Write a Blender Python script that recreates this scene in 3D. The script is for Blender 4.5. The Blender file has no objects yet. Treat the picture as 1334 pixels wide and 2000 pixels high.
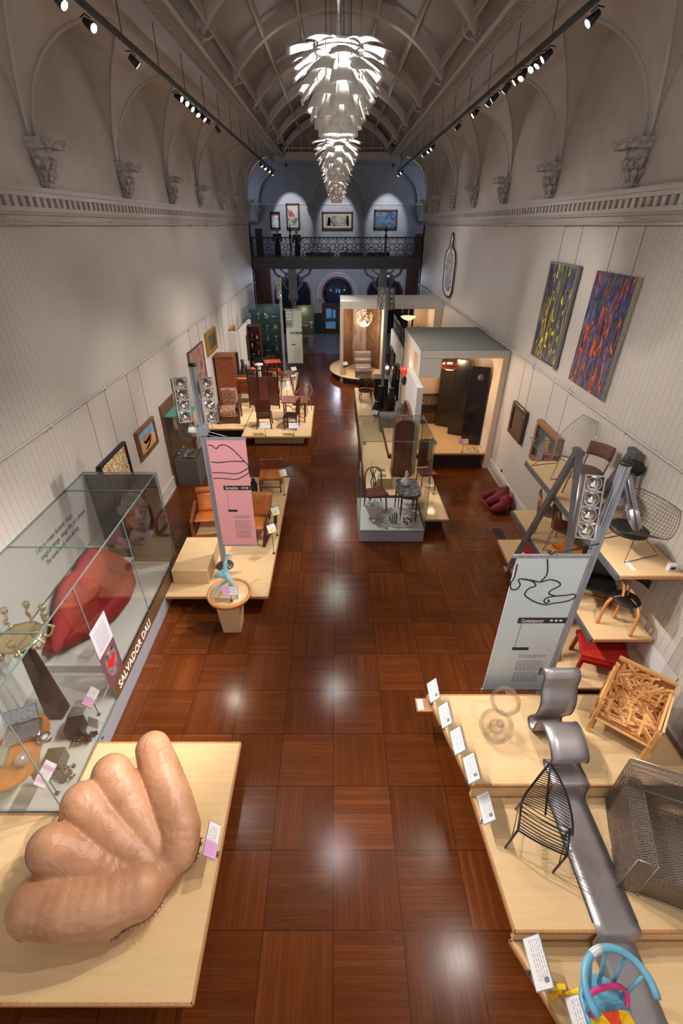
import bpy, math, random
from mathutils import Vector, Matrix
C = bpy.context.scene.collection
S = bpy.context.scene
PI = math.pi

# ------------------------------------------------------------------ camera, world, exposure
cd = bpy.data.cameras.new('camera'); cam = bpy.data.objects.new('camera', cd); C.objects.link(cam)
cam.location = (0, 0, 6.0)
cam.rotation_euler = (math.radians(90 - 32.034), 0, 0)
cd.sensor_fit = 'VERTICAL'; cd.sensor_height = 36; cd.sensor_width = 24
cd.lens = 36 * 895 / 2000; cd.shift_x = 11 / 2000; cd.clip_start = 0.05; cd.clip_end = 100
S.camera = cam
S.view_settings.view_transform = 'Standard'
try: S.view_settings.look = 'None'
except Exception: pass
S.view_settings.gamma = 1.0; S.view_settings.use_curve_mapping = False
S.view_settings.exposure = -0.12
S.cycles.max_bounces = 10; S.cycles.transparent_max_bounces = 24
S.cycles.diffuse_bounces = 3; S.cycles.glossy_bounces = 4; S.cycles.transmission_bounces = 8
S.cycles.caustics_reflective = False; S.cycles.caustics_refractive = False
S.cycles.sample_clamp_indirect = 3.0
S.cycles.use_denoising = True
w = bpy.data.worlds.new('world'); S.world = w; w.use_nodes = True
w.node_tree.nodes['Background'].inputs[0].default_value = (1.0, 0.95, 0.91, 1)
w.node_tree.nodes['Background'].inputs[1].default_value = 0.95  # ambient fill let in through the hall's unbuilt end behind the camera

def spot(p, tgt, watts, col=(1, .86, .70), size=50, blend=.6, rad=.05, parent=None, name='spot_light'):
    l = bpy.data.lights.new(name, 'SPOT'); l.energy = watts; l.color = col
    l.spot_size = math.radians(size); l.spot_blend = blend; l.shadow_soft_size = rad
    o = bpy.data.objects.new(name, l); C.objects.link(o)
    d = Vector(tgt) - Vector(p)
    o.rotation_euler = d.to_track_quat('-Z', 'Y').to_euler(); o.location = p
    if parent is not None:
        o.parent = parent; o.matrix_parent_inverse = parent.matrix_basis.inverted()
    return o
def bulb(p, watts, col=(1, .9, .78), rad=.05, parent=None, name='bulb_light'):
    l = bpy.data.lights.new(name, 'POINT'); l.energy = watts; l.color = col; l.shadow_soft_size = rad
    o = bpy.data.objects.new(name, l); C.objects.link(o); o.location = p
    if parent is not None:
        o.parent = parent; o.matrix_parent_inverse = parent.matrix_basis.inverted()
    return o
# rectangular lamp for added fill from behind the camera; never called
def area(p, rot, w_, h_, watts, col):
    l = bpy.data.lights.new('area_fill', 'AREA'); l.shape = 'RECTANGLE'; l.size = w_; l.size_y = h_; l.energy = watts; l.color = col
    o = bpy.data.objects.new('area_fill', l); C.objects.link(o); o.location = p; o.rotation_euler = rot
    return o

# ------------------------------------------------------------------ materials
def srgb(r, g, b):
    f = lambda c: ((c / 255 + .055) / 1.055) ** 2.4 if c > 10 else c / 255 / 12.92
    return (f(r), f(g), f(b), 1)
def nt(name):
    m = bpy.data.materials.new(name); m.use_nodes = True
    return m, m.node_tree.nodes, m.node_tree.links, m.node_tree.nodes['Principled BSDF']
def noise_mix(N, L, b, c1, c2, scale=6, det=4, stretch=None, lo=.35, hi=.65):
    tc = N.new('ShaderNodeTexCoord'); mp = N.new('ShaderNodeMapping'); n = N.new('ShaderNodeTexNoise')
    r = N.new('ShaderNodeValToRGB')
    n.inputs['Scale'].default_value = scale; n.inputs['Detail'].default_value = det
    if stretch: mp.inputs['Scale'].default_value = stretch
    L.new(tc.outputs['Object'], mp.inputs[0]); L.new(mp.outputs[0], n.inputs['Vector']); L.new(n.outputs[0], r.inputs[0])
    r.color_ramp.elements[0].position = lo; r.color_ramp.elements[1].position = hi
    r.color_ramp.elements[0].color = c1; r.color_ramp.elements[1].color = c2
    L.new(r.outputs[0], b.inputs['Base Color'])
    return n, r, mp
MC = {}
def mat(name, rgb, rough=.6, metal=0, rgb2=None, scale=6, stretch=None, bump=0, bscale=None, coat=0, lo=.35, hi=.65, emit=0):
    if name in MC: return MC[name]
    m, N, L, b = nt(name); MC[name] = m
    b.inputs['Base Color'].default_value = srgb(*rgb); b.inputs['Roughness'].default_value = rough; b.inputs['Metallic'].default_value = metal
    b.inputs['Coat Weight'].default_value = coat
    if rgb2: noise_mix(N, L, b, srgb(*rgb), srgb(*rgb2), scale, 5, stretch, lo, hi)
    if bump:
        tc = N.new('ShaderNodeTexCoord'); n = N.new('ShaderNodeTexNoise'); bp = N.new('ShaderNodeBump')
        n.inputs['Scale'].default_value = bscale or scale * 4; n.inputs['Detail'].default_value = 5
        bp.inputs['Strength'].default_value = bump; bp.inputs['Distance'].default_value = .01
        L.new(tc.outputs['Object'], n.inputs['Vector']); L.new(n.outputs[0], bp.inputs['Height']); L.new(bp.outputs[0], b.inputs['Normal'])
    if emit:
        b.inputs['Emission Color'].default_value = srgb(*rgb); b.inputs['Emission Strength'].default_value = emit
    return m
def wood(name, rgb, rgb2, rough=.45, scale=5, stretch=(1, 12, 12)):
    return mat(name, rgb, rough, 0, rgb2, scale, stretch, coat=.1)
def glass_mat(name, tint=(.982, .994, .988), gloss=.07, fres=.30):
    m = bpy.data.materials.new(name); m.use_nodes = True; N = m.node_tree.nodes; L = m.node_tree.links
    N.clear(); o = N.new('ShaderNodeOutputMaterial'); t = N.new('ShaderNodeBsdfTransparent'); g = N.new('ShaderNodeBsdfGlossy')
    mx = N.new('ShaderNodeMixShader'); f = N.new('ShaderNodeLayerWeight'); mt = N.new('ShaderNodeMath'); ad = N.new('ShaderNodeMath')
    t.inputs[0].default_value = (*tint, 1); g.inputs['Roughness'].default_value = .02
    f.inputs['Blend'].default_value = .25; mt.operation = 'MULTIPLY'; mt.inputs[1].default_value = fres
    ad.operation = 'ADD'; ad.inputs[1].default_value = gloss * .3
    L.new(f.outputs['Fresnel'], mt.inputs[0]); L.new(mt.outputs[0], ad.inputs[0]); L.new(ad.outputs[0], mx.inputs[0])
    L.new(t.outputs[0], mx.inputs[1]); L.new(g.outputs[0], mx.inputs[2]); L.new(mx.outputs[0], o.inputs[0])
    return m
def real_glass(name, tint=(1, 1, 1), rough=0):
    m, N, L, b = nt(name)
    b.inputs['Base Color'].default_value = (*tint, 1); b.inputs['Transmission Weight'].default_value = 1
    b.inputs['Roughness'].default_value = rough; b.inputs['IOR'].default_value = 1.3
    return m
def emis(name, rgb, st):
    m, N, L, b = nt(name)
    b.inputs['Base Color'].default_value = srgb(*rgb); b.inputs['Emission Color'].default_value = srgb(*rgb)
    b.inputs['Emission Strength'].default_value = st
    return m
def math_node(N, L, op, a, b=None):
    n = N.new('ShaderNodeMath'); n.operation = op
    for i, v in enumerate((a, b)):
        if v is None: continue
        if isinstance(v, (int, float)): n.inputs[i].default_value = v
        else: L.new(v, n.inputs[i])
    return n.outputs[0]
def mixc(N, L, fac, a, b):
    n = N.new('ShaderNodeMix'); n.data_type = 'RGBA'
    for sock, v in ((n.inputs[0], fac), (n.inputs[6], a), (n.inputs[7], b)):
        if isinstance(v, tuple): sock.default_value = v
        elif isinstance(v, (int, float)): sock.default_value = v
        else: L.new(v, sock)
    return n.outputs[2]
def ramp(N, L, src, stops, const=False):
    r = N.new('ShaderNodeValToRGB'); e = r.color_ramp.elements
    if const: r.color_ramp.interpolation = 'CONSTANT'
    e[0].position, e[0].color = stops[0]; e[1].position, e[1].color = stops[-1]
    for p_, c_ in stops[1:-1]:
        q = e.new(p_); q.color = c_
    L.new(src, r.inputs[0]); return r.outputs[0]

def parquet_mat():
    m, N, L, b = nt('parquet_wood')
    tc = N.new('ShaderNodeTexCoord'); sp = N.new('ShaderNodeSeparateXYZ'); L.new(tc.outputs['Object'], sp.inputs[0])
    u = math_node(N, L, 'DIVIDE', math_node(N, L, 'ADD', sp.outputs[0], .03), .70)
    v = math_node(N, L, 'DIVIDE', math_node(N, L, 'ADD', sp.outputs[1], .43), .70)
    iu = math_node(N, L, 'FLOOR', u); iv = math_node(N, L, 'FLOOR', v)
    fu = math_node(N, L, 'FRACT', u); fv = math_node(N, L, 'FRACT', v)
    par = math_node(N, L, 'FLOORED_MODULO', math_node(N, L, 'ADD', iu, iv), 2)
    inv = math_node(N, L, 'SUBTRACT', 1, par)
    across = math_node(N, L, 'ADD', math_node(N, L, 'MULTIPLY', fu, par), math_node(N, L, 'MULTIPLY', fv, inv))
    along = math_node(N, L, 'ADD', math_node(N, L, 'MULTIPLY', fv, par), math_node(N, L, 'MULTIPLY', fu, inv))
    st = math_node(N, L, 'MULTIPLY', across, 13)
    ist = math_node(N, L, 'FLOOR', st); fst = math_node(N, L, 'FRACT', st)
    # random per strip
    cb = N.new('ShaderNodeCombineXYZ'); L.new(iu, cb.inputs[0]); L.new(iv, cb.inputs[1]); L.new(ist, cb.inputs[2])
    wn = N.new('ShaderNodeTexWhiteNoise'); L.new(cb.outputs[0], wn.inputs[0])
    cb2 = N.new('ShaderNodeCombineXYZ'); L.new(iu, cb2.inputs[0]); L.new(iv, cb2.inputs[1])
    wn2 = N.new('ShaderNodeTexWhiteNoise'); L.new(cb2.outputs[0], wn2.inputs[0])
    # grain
    cg = N.new('ShaderNodeCombineXYZ'); L.new(math_node(N, L, 'MULTIPLY', along, 2), cg.inputs[0])
    L.new(math_node(N, L, 'MULTIPLY', across, 60), cg.inputs[1]); L.new(math_node(N, L, 'ADD', math_node(N, L, 'MULTIPLY', iu, 7), math_node(N, L, 'MULTIPLY', iv, 13)), cg.inputs[2])
    gn = N.new('ShaderNodeTexNoise'); gn.inputs['Scale'].default_value = 1.0; gn.inputs['Detail'].default_value = 4; L.new(cg.outputs[0], gn.inputs['Vector'])
    big = N.new('ShaderNodeTexNoise'); big.inputs['Scale'].default_value = .55; big.inputs['Detail'].default_value = 3; L.new(tc.outputs['Object'], big.inputs['Vector'])
    val = math_node(N, L, 'ADD', math_node(N, L, 'MULTIPLY', wn.outputs[0], .13), math_node(N, L, 'MULTIPLY', wn2.outputs[0], .13))
    val = math_node(N, L, 'ADD', val, math_node(N, L, 'MULTIPLY', gn.outputs[0], .34))
    val = math_node(N, L, 'ADD', val, math_node(N, L, 'MULTIPLY', big.outputs[0], .42))
    col = ramp(N, L, val, [(.26, srgb(70, 32, 12)), (.55, srgb(98, 49, 20)), (.92, srgb(146, 80, 34))])
    # seams
    def edge(x, w_): # 1 near 0 or 1
        return math_node(N, L, 'MAXIMUM', math_node(N, L, 'LESS_THAN', x, w_), math_node(N, L, 'GREATER_THAN', x, 1 - w_))
    seam = math_node(N, L, 'MULTIPLY', edge(fst, .05), .35)
    joint = math_node(N, L, 'MULTIPLY', math_node(N, L, 'MAXIMUM', edge(fu, .008), edge(fv, .008)), .75)
    sm = math_node(N, L, 'MAXIMUM', seam, joint)
    col = mixc(N, L, sm, col, srgb(52, 26, 14))
    L.new(col, b.inputs['Base Color'])
    rr = N.new('ShaderNodeMapRange'); L.new(gn.outputs[0], rr.inputs[0]); rr.inputs[3].default_value = .12; rr.inputs[4].default_value = .24
    L.new(rr.outputs[0], b.inputs['Roughness']); b.inputs['Specular IOR Level'].default_value = .30
    bp = N.new('ShaderNodeBump'); bp.inputs['Strength'].default_value = .12; bp.inputs['Distance'].default_value = .004
    L.new(math_node(N, L, 'SUBTRACT', math_node(N, L, 'MULTIPLY', gn.outputs[0], .5), sm), bp.inputs['Height']); L.new(bp.outputs[0], b.inputs['Normal'])
    return m
def board_mat(name, rgb, axis, pitch, rough=.55, dark=(70, 64, 60), width=.05, k=.55):
    # painted tongue and groove boards; axis = object axis across which boards repeat
    m, N, L, b = nt(name)
    tc = N.new('ShaderNodeTexCoord'); sp = N.new('ShaderNodeSeparateXYZ'); L.new(tc.outputs['Object'], sp.inputs[0])
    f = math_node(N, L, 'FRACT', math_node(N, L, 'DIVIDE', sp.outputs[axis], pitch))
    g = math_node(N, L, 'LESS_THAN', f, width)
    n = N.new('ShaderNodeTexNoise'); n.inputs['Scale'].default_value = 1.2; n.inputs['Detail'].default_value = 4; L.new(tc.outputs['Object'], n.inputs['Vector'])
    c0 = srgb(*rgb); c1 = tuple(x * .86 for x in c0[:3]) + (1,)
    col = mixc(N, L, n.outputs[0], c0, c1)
    col = mixc(N, L, math_node(N, L, 'MULTIPLY', g, k), col, srgb(*dark))  # groove lines darkened in the colour to stand for their shade
    L.new(col, b.inputs['Base Color']); b.inputs['Roughness'].default_value = rough
    bp = N.new('ShaderNodeBump'); bp.inputs['Strength'].default_value = .5; bp.inputs['Distance'].default_value = .006
    L.new(math_node(N, L, 'SUBTRACT', 1, g), bp.inputs['Height']); L.new(bp.outputs[0], b.inputs['Normal'])
    return m
M_floor = parquet_mat()
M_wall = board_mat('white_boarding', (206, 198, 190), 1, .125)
M_plaster = mat('white_plaster', (200, 192, 184), .7, 0, (186, 178, 170), 1.5, bump=.1, bscale=30)
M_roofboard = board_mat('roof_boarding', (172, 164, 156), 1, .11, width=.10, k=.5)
M_trimw = mat('white_painted_trim', (196, 188, 180), .5)
M_iron = mat('dark_painted_iron', (40, 42, 50), .5)
M_stone = mat('grey_painted_stone', (132, 134, 146), .6, 0, (116, 118, 130), 3)
M_ply = mat('birch_ply', (230, 198, 152), .42, 0, (220, 184, 136), 2.2, (1, 9, 1), coat=.08, lo=.2, hi=.8)
M_plyedge = mat('ply_edge', (196, 146, 98), .5, 0, (176, 124, 80), 4, (14, 1, 14))
M_black = mat('black_paint', (18, 17, 18), .5)
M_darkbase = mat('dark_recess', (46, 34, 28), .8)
M_gpane = glass_mat('display_glass')
M_alu = mat('anodised_aluminium', (176, 180, 190), .38, .45, (140, 146, 158), 3, (30, 30, .3))
M_steel = mat('bright_steel', (200, 200, 205), .2, 1)
M_white = mat('white_card', (228, 226, 228), .6)
M_whitelam = mat('white_laminate', (214, 214, 210), .45)
M_greyc = mat('grey_painted_case', (150, 150, 160), .5)
M_dkwood = wood('dark_mahogany', (62, 28, 18), (92, 44, 26), .35)
M_midwood = wood('red_brown_wood', (108, 54, 30), (140, 72, 40), .4)
M_oak = wood('honey_oak', (196, 128, 66), (216, 150, 86), .4)

# ------------------------------------------------------------------ mesh helpers
class MB:
    def __init__(s): s.v = []; s.f = []; s.sm = []
    def add(s, vs, fs, smooth=False):
        n = len(s.v); s.v += [tuple(p) for p in vs]; s.f += [tuple(i + n for i in q) for q in fs]; s.sm += [smooth] * len(fs); return s
    def bx(s, x0, x1, y0, y1, z0, z1):
        return s.add([(x0, y0, z0), (x1, y0, z0), (x1, y1, z0), (x0, y1, z0), (x0, y0, z1), (x1, y0, z1), (x1, y1, z1), (x0, y1, z1)],
                     [(0, 3, 2, 1), (4, 5, 6, 7), (0, 1, 5, 4), (1, 2, 6, 5), (2, 3, 7, 6), (3, 0, 4, 7)])
    def obx(s, c, size, rot=(0, 0, 0)):     # oriented box
        from mathutils import Euler
        R = Euler(rot).to_matrix(); a, b_, c_ = [q / 2 for q in size]
        vs = [Vector(c) + R @ Vector((x, y, z)) for z in (-c_, c_) for x, y in ((-a, -b_), (a, -b_), (a, b_), (-a, b_))]
        return s.add(vs, [(0, 3, 2, 1), (4, 5, 6, 7), (0, 1, 5, 4), (1, 2, 6, 5), (2, 3, 7, 6), (3, 0, 4, 7)])
    def beam(s, p0, p1, w_, h_, up=(0, 0, 1)):   # rectangular bar between two points
        p0 = Vector(p0); p1 = Vector(p1); d = (p1 - p0).normalized(); u = Vector(up)
        if abs(d.dot(u)) > .95: u = Vector((0, 1, 0))
        r = d.cross(u).normalized() * w_ / 2; t = r.cross(d).normalized() * h_ / 2
        vs = [p + a * r + b_ * t for p in (p0, p1) for a, b_ in ((-1, -1), (1, -1), (1, 1), (-1, 1))]
        return s.add(vs, [(0, 1, 2, 3), (7, 6, 5, 4), (0, 4, 5, 1), (1, 5, 6, 2), (2, 6, 7, 3), (3, 7, 4, 0)])
    def tube(s, pts, r, n=6, closed=False, cap=True, flat=1.0):
        pts = [Vector(p) for p in pts]; k = len(pts)
        rs = r if isinstance(r, (list, tuple)) else [r] * k
        tg = []
        for i in range(k):
            a = pts[(i - 1) % k] if (closed or i > 0) else pts[i]; b_ = pts[(i + 1) % k] if (closed or i < k - 1) else pts[i]
            t = (b_ - a); tg.append(t.normalized() if t.length > 1e-9 else Vector((0, 0, 1)))
        u = Vector((0, 0, 1)) if abs(tg[0].z) < .9 else Vector((1, 0, 0))
        u = (u - tg[0] * u.dot(tg[0])).normalized(); vs = []
        for i in range(k):
            u = u - tg[i] * u.dot(tg[i])
            if u.length < 1e-6: u = tg[i].orthogonal()
            u.normalize(); v_ = tg[i].cross(u)
            for j in range(n):
                a = 2 * PI * j / n; vs.append(pts[i] + (u * math.cos(a) * flat + v_ * math.sin(a)) * rs[i])
        fs = []
        for i in range(k if closed else k - 1):
            i2 = (i + 1) % k
            for j in range(n):
                j2 = (j + 1) % n; fs.append((i * n + j, i * n + j2, i2 * n + j2, i2 * n + j))
        if cap and not closed: fs += [tuple(range(n - 1, -1, -1)), tuple((k - 1) * n + j for j in range(n))]
        return s.add(vs, fs, True)
    def lathe(s, prof, c=(0, 0, 0), n=20, sx=1, sy=1):
        vs = []; fs = []; c = Vector(c)
        for r, z in prof:
            for j in range(n):
                a = 2 * PI * j / n; vs.append((c.x + r * sx * math.cos(a), c.y + r * sy * math.sin(a), c.z + z))
        for i in range(len(prof) - 1):
            for j in range(n):
                j2 = (j + 1) % n; fs.append((i * n + j, i * n + j2, (i + 1) * n + j2, (i + 1) * n + j))
        if prof[0][0] > 1e-4: fs.append(tuple(range(n - 1, -1, -1)))
        if prof[-1][0] > 1e-4: fs.append(tuple((len(prof) - 1) * n + j for j in range(n)))
        return s.add(vs, fs, True)
    def prism(s, poly, z0, z1):      # horizontal outline, extruded upwards
        n = len(poly)
        return s.add([(x, y, z0) for x, y in poly] + [(x, y, z1) for x, y in poly],
                     [tuple(range(n - 1, -1, -1)), tuple(range(n, 2 * n))] + [(i, (i + 1) % n, n + (i + 1) % n, n + i) for i in range(n)])
    def slab(s, poly, o, u, v_, t):   # outline in the plane o+u*a+v*b with thickness vector t
        o, u, v_, t = map(Vector, (o, u, v_, t)); n = len(poly)
        a = [o + u * p[0] + v_ * p[1] for p in poly]
        return s.add(a + [q + t for q in a], [tuple(range(n - 1, -1, -1)), tuple(range(n, 2 * n))] + [(i, (i + 1) % n, n + (i + 1) % n, n + i) for i in range(n)])
    def grid(s, fn, nu, nv, smooth=True, cu=False):
        vs = [fn(i / nu, j / nv) for i in range(nu + 1) for j in range(nv + 1)]
        fs = [(i * (nv + 1) + j, (i + 1) * (nv + 1) + j, (i + 1) * (nv + 1) + j + 1, i * (nv + 1) + j + 1) for i in range(nu) for j in range(nv)]
        return s.add(vs, fs, smooth)
    def ball(s, c, r, sc=(1, 1, 1), n=12, m=8):
        pr = [(max(1e-5, math.sin(PI * i / m)) * r, -math.cos(PI * i / m) * r) for i in range(m + 1)]
        k = len(s.v); s.lathe([(a, 0 + b_) for a, b_ in pr], (0, 0, 0), n)
        for i in range(k, len(s.v)):
            x, y, z = s.v[i]; s.v[i] = (c[0] + x * sc[0], c[1] + y * sc[1], c[2] + z * sc[2])
        return s
    def cyl(s, p0, p1, r0, r1=None, n=16): return s.tube([p0, p1], [r0, r0 if r1 is None else r1], n)
    def move(s, off=(0, 0, 0), rz=0, k=1):
        c_, s_ = math.cos(rz), math.sin(rz)
        s.v = [(k * (x * c_ - y * s_) + off[0], k * (x * s_ + y * c_) + off[1], k * z + off[2]) for x, y, z in s.v]; return s
def obj(name, mb, m, parent=None, bevel=0, solid=0, auto=True, weld=False):
    me = bpy.data.meshes.new(name); me.from_pydata(mb.v, [], mb.f)
    me.polygons.foreach_set('use_smooth', mb.sm)
    me.materials.append(m)
    if isinstance(m, (list, tuple)): pass
    me.update()
    o = bpy.data.objects.new(name, me); C.objects.link(o)
    if solid:
        q = o.modifiers.new('s', 'SOLIDIFY'); q.thickness = solid; q.offset = 0
    if bevel:
        q = o.modifiers.new('b', 'BEVEL'); q.width = bevel; q.segments = 2; q.limit_method = 'ANGLE'; q.angle_limit = .8
    if parent is not None: o.parent = parent
    return o
def empty(name, label, cat, loc=(0, 0, 0), rz=0, group=None):
    o = bpy.data.objects.new(name, None); C.objects.link(o); o.empty_display_size = .1
    o.location = loc; o.rotation_euler = (0, 0, rz); o['label'] = label; o['category'] = cat
    if group: o['group'] = group
    return o
def tag(o, label, cat, group=None):
    o['label'] = label; o['category'] = cat
    if group: o['group'] = group
    return o
def struct(name, mb, m, parent=None, **k):
    o = obj(name, mb, m, parent, **k)
    if parent is None: o['kind'] = 'structure'
    return o
def dup(root, loc=None, rz=None, label=None, group=None):
    r = root.copy(); C.objects.link(r)
    if loc is not None: r.location = loc
    if rz is not None: r.rotation_euler = (0, 0, rz)
    if label: r['label'] = label
    if group: r['group'] = group
    for ch in list(root.children):
        c = ch.copy(); C.objects.link(c); c.parent = r
        for g in list(ch.children):
            d = g.copy(); C.objects.link(d); d.parent = c
    return r
def text_mesh(s, size, u, v_, o, m, name, parent, bold=0, extrude=.002, width=None, align='LEFT', shear=0):
    cu = bpy.data.curves.new(name, 'FONT'); cu.body = s; cu.size = size; cu.extrude = extrude; cu.align_x = align
    cu.offset = bold; cu.shear = shear; cu.resolution_u = 2
    t = bpy.data.objects.new(name + '_t', cu); C.objects.link(t)
    dg = bpy.context.evaluated_depsgraph_get(); me = bpy.data.meshes.new_from_object(t.evaluated_get(dg))
    bpy.data.objects.remove(t); bpy.data.curves.remove(cu)
    u = Vector(u).normalized(); v_ = Vector(v_).normalized(); n = u.cross(v_)
    xs = [q.co.x for q in me.vertices]; k = 1
    if width and xs: k = width / (max(xs) - min(xs))
    M = Matrix(((u.x, v_.x, n.x, o[0]), (u.y, v_.y, n.y, o[1]), (u.z, v_.z, n.z, o[2]), (0, 0, 0, 1)))
    for q in me.vertices: q.co = M @ Vector((q.co.x * k, q.co.y, q.co.z))
    me.materials.clear(); me.materials.append(m)
    ob = bpy.data.objects.new(name, me); C.objects.link(ob); ob.parent = parent
    if parent.type == 'EMPTY': ob.matrix_parent_inverse = parent.matrix_basis.inverted()
    return ob
def bez(p, n=8):     # catmull-rom through points
    p = [Vector(q) for q in p]; out = []
    for i in range(len(p) - 1):
        a = p[max(i - 1, 0)]; b_ = p[i]; c = p[i + 1]; d = p[min(i + 2, len(p) - 1)]
        for j in range(n):
            t = j / n
            out.append(.5 * ((2 * b_) + (c - a) * t + (2 * a - 5 * b_ + 4 * c - d) * t * t + (3 * b_ - a - 3 * c + d) * t ** 3))
    out.append(p[-1]); return out
def wobj(name, mb, m, parent, **k):      # mesh given in room coordinates under a thing that has its own place
    o = obj(name, mb, m, None, **k); o.parent = parent
    if parent.type == 'EMPTY': o.matrix_parent_inverse = parent.matrix_basis.inverted()
    return o
XL, XR = -4.35, 4.45
YC = [2.24 + 3.08 * i for i in range(9)]          # 2.24, 5.32, 8.40 ... 26.88 arcade springers
# ------------------------------------------------------------------ floor
struct('floor', MB().bx(XL, XR, -3, 26.1, -.1, 0), M_floor)
m_tile = mat('grey_floor_tile', (104, 100, 108), .35, 0, (88, 84, 92), 4)
struct('floor_tiled', MB().bx(-6.2, 6.2, 26.1, 31.6, -.1, -.002), m_tile)
# ------------------------------------------------------------------ side walls
for side, X0, X1 in (('left', XL - .2, XL), ('right', XR, XR + .2)):
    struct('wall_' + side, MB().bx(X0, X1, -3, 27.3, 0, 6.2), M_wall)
    struct('wall_%s_upper' % side, MB().bx(X0, X1, -3, 27.3, 6.2, 9.6), M_plaster)
    s = 1 if side == 'left' else -1; xw = XL if side == 'left' else XR
    b = MB()
    b.bx(*sorted((xw, xw + s * .03)), -3, 27.3, 0, .32); b.bx(*sorted((xw, xw + s * .045)), -3, 27.3, 0, .05); b.bx(*sorted((xw, xw + s * .04)), -3, 27.3, .30, .34)
    struct('baseboard_' + side, b, M_trimw)
    b = MB()
    b.bx(*sorted((xw, xw + s * .13)), -3, 27.3, 6.40, 6.46); b.bx(*sorted((xw, xw + s * .10)), -3, 27.3, 6.34, 6.40)
    b.bx(*sorted((xw, xw + s * .10)), -3, 27.3, 6.16, 6.22); b.bx(*sorted((xw, xw + s * .06)), -3, 27.3, 6.13, 6.16)
    y = -3
    while y < 27.2: b.bx(*sorted((xw, xw + s * .07)), y, y + .095, 6.22, 6.34); y += .185
    struct('trim_1' if s > 0 else 'trim_2', b, M_trimw)
    struct('trim_3' if s > 0 else 'trim_4', MB().bx(*sorted((xw, xw + s * .012)), -3, 27.3, 6.22, 6.34), M_black)
    # vaulted arcade on the wall
    def cove(th): return xw + s * 1.35 * (1 - math.cos(th)), 7.05 + 1.7 * math.sin(th)
    a_ = 1.45; b = MB(); lun = MB(); rib = MB()
    for i in range(len(YC) - 1):
        yc = (YC[i] + YC[i + 1]) / 2; K = 40; hw = 1.54
        cols = []; arch = []; warch = []
        for j in range(K + 1):
            t = -1 + 2 * j / K; y = yc + hw * t; q = (y - yc) / a_
            zf = 7.05 + (1.6 * math.sqrt(max(0, 1 - q * q)) if abs(q) < 1 else 0)
            th = math.asin(min(1, (zf - 7.05) / 1.7)); cols.append((y, th))
        def fn(u, v): 
            y, th = cols[round(u * K)]; x, z = cove(th + (PI / 2 - th) * v); return (x, y, z)
        b.grid(fn, K, 10)
        for j in range(K + 1):
            al = PI * j / K; y = yc - a_ * math.cos(al); z = 7.05 + 1.6 * math.sin(al)
            x, _ = cove(math.asin(min(1, (z - 7.05) / 1.7))); arch.append((x, y, z)); warch.append((xw, y, z))
        lun.grid(lambda u, v: tuple(warch[round(u * K)][k] * (1 - v) + arch[round(u * K)][k] * v for k in range(3)), K, 3)
        rib.tube([(p[0] + s * .015, p[1], p[2]) for p in arch], .028, 6)
    struct('wall_%s_cove' % side, b, M_plaster); struct('wall_%s_lunettes' % side, lun, M_plaster); struct('wall_%s_arch_moulding' % side, rib, M_trimw)
    # eaves beam with mouldings
    b = MB(); X_ = lambda d: xw + s * d
    for d0, d1, z0, z1 in ((1.28, 1.42, 8.66, 8.78), (1.35, 1.50, 8.78, 8.84), (1.35, 1.46, 8.84, 8.92), (1.35, 1.58, 8.92, 8.98), (1.2, 1.5, 8.98, 9.2), (1.28, 1.34, 8.62, 8.66)):
        b.bx(*sorted((X_(d0), X_(d1))), -3, 27.3, z0, z1)
    struct('trim_5' if s > 0 else 'trim_6', b, M_trimw)
    b = MB(); y = -2.9
    while y < 27.2:
        b.bx(*sorted((X_(1.48), X_(1.86))), y, y + .03, 8.80, 8.84); y += .13
    b.bx(*sorted((X_(1.66), X_(1.69))), -3, 27.3, 8.80, 8.85)
    struct('trim_7' if s > 0 else 'trim_8', b, M_trimw)
    struct('trim_9' if s > 0 else 'trim_10', MB().tube([(X_(1.90), -3, 8.74), (X_(1.90), 27.2, 8.74)], .045, 8), M_trimw)
# ------------------------------------------------------------------ roof
RR, RZ = 3.13, 10.11 - 3.13                     # ribs follow this circle
def arc(x, off=0): r = RR + off; return RZ + math.sqrt(max(.01, r * r - x * x))
xc = .05
b = MB(); n = 30
b.grid(lambda u, v: ((u * 2 - 1) * 3.05 + xc, -3 + v * 30.5, arc((u * 2 - 1) * 3.05, .30)), n, 1)
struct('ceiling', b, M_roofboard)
b = MB()
for yy in [YC[0] - 3.08] + YC:
    pts = [((u / 24 * 2 - 1) * 2.46 + xc, yy - .05, arc((u / 24 * 2 - 1) * 2.46)) for u in range(25)]
    top = [(p[0], p[1], p[2] + .22) for p in pts]
    k = len(b.v)
    V = pts + top + [(p[0], p[1] + .10, p[2]) for p in pts] + [(p[0], p[1] + .10, p[2]) for p in top]
    F = []
    for i in range(24): F += [(i, i + 1, 25 + i + 1, 25 + i), (50 + i, 75 + i, 75 + i + 1, 50 + i + 1), (i, 50 + i, 50 + i + 1, i + 1)]
    b.add(V, F, False)
    b.tube([(p[0], p[1] + .05, p[2] - .01) for p in pts], .055, 6)
struct('ceiling_ribs', b, M_trimw)
b = MB()
for x_ in (-2.35, -1.69, -.87, 0, .87, 1.69, 2.35):
    z = arc(x_) + .05; b.beam((x_ + xc, -3, z), (x_ + xc, 27.2, z), .06, .14)
struct('ceiling_purlins', b, M_trimw)
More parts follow.
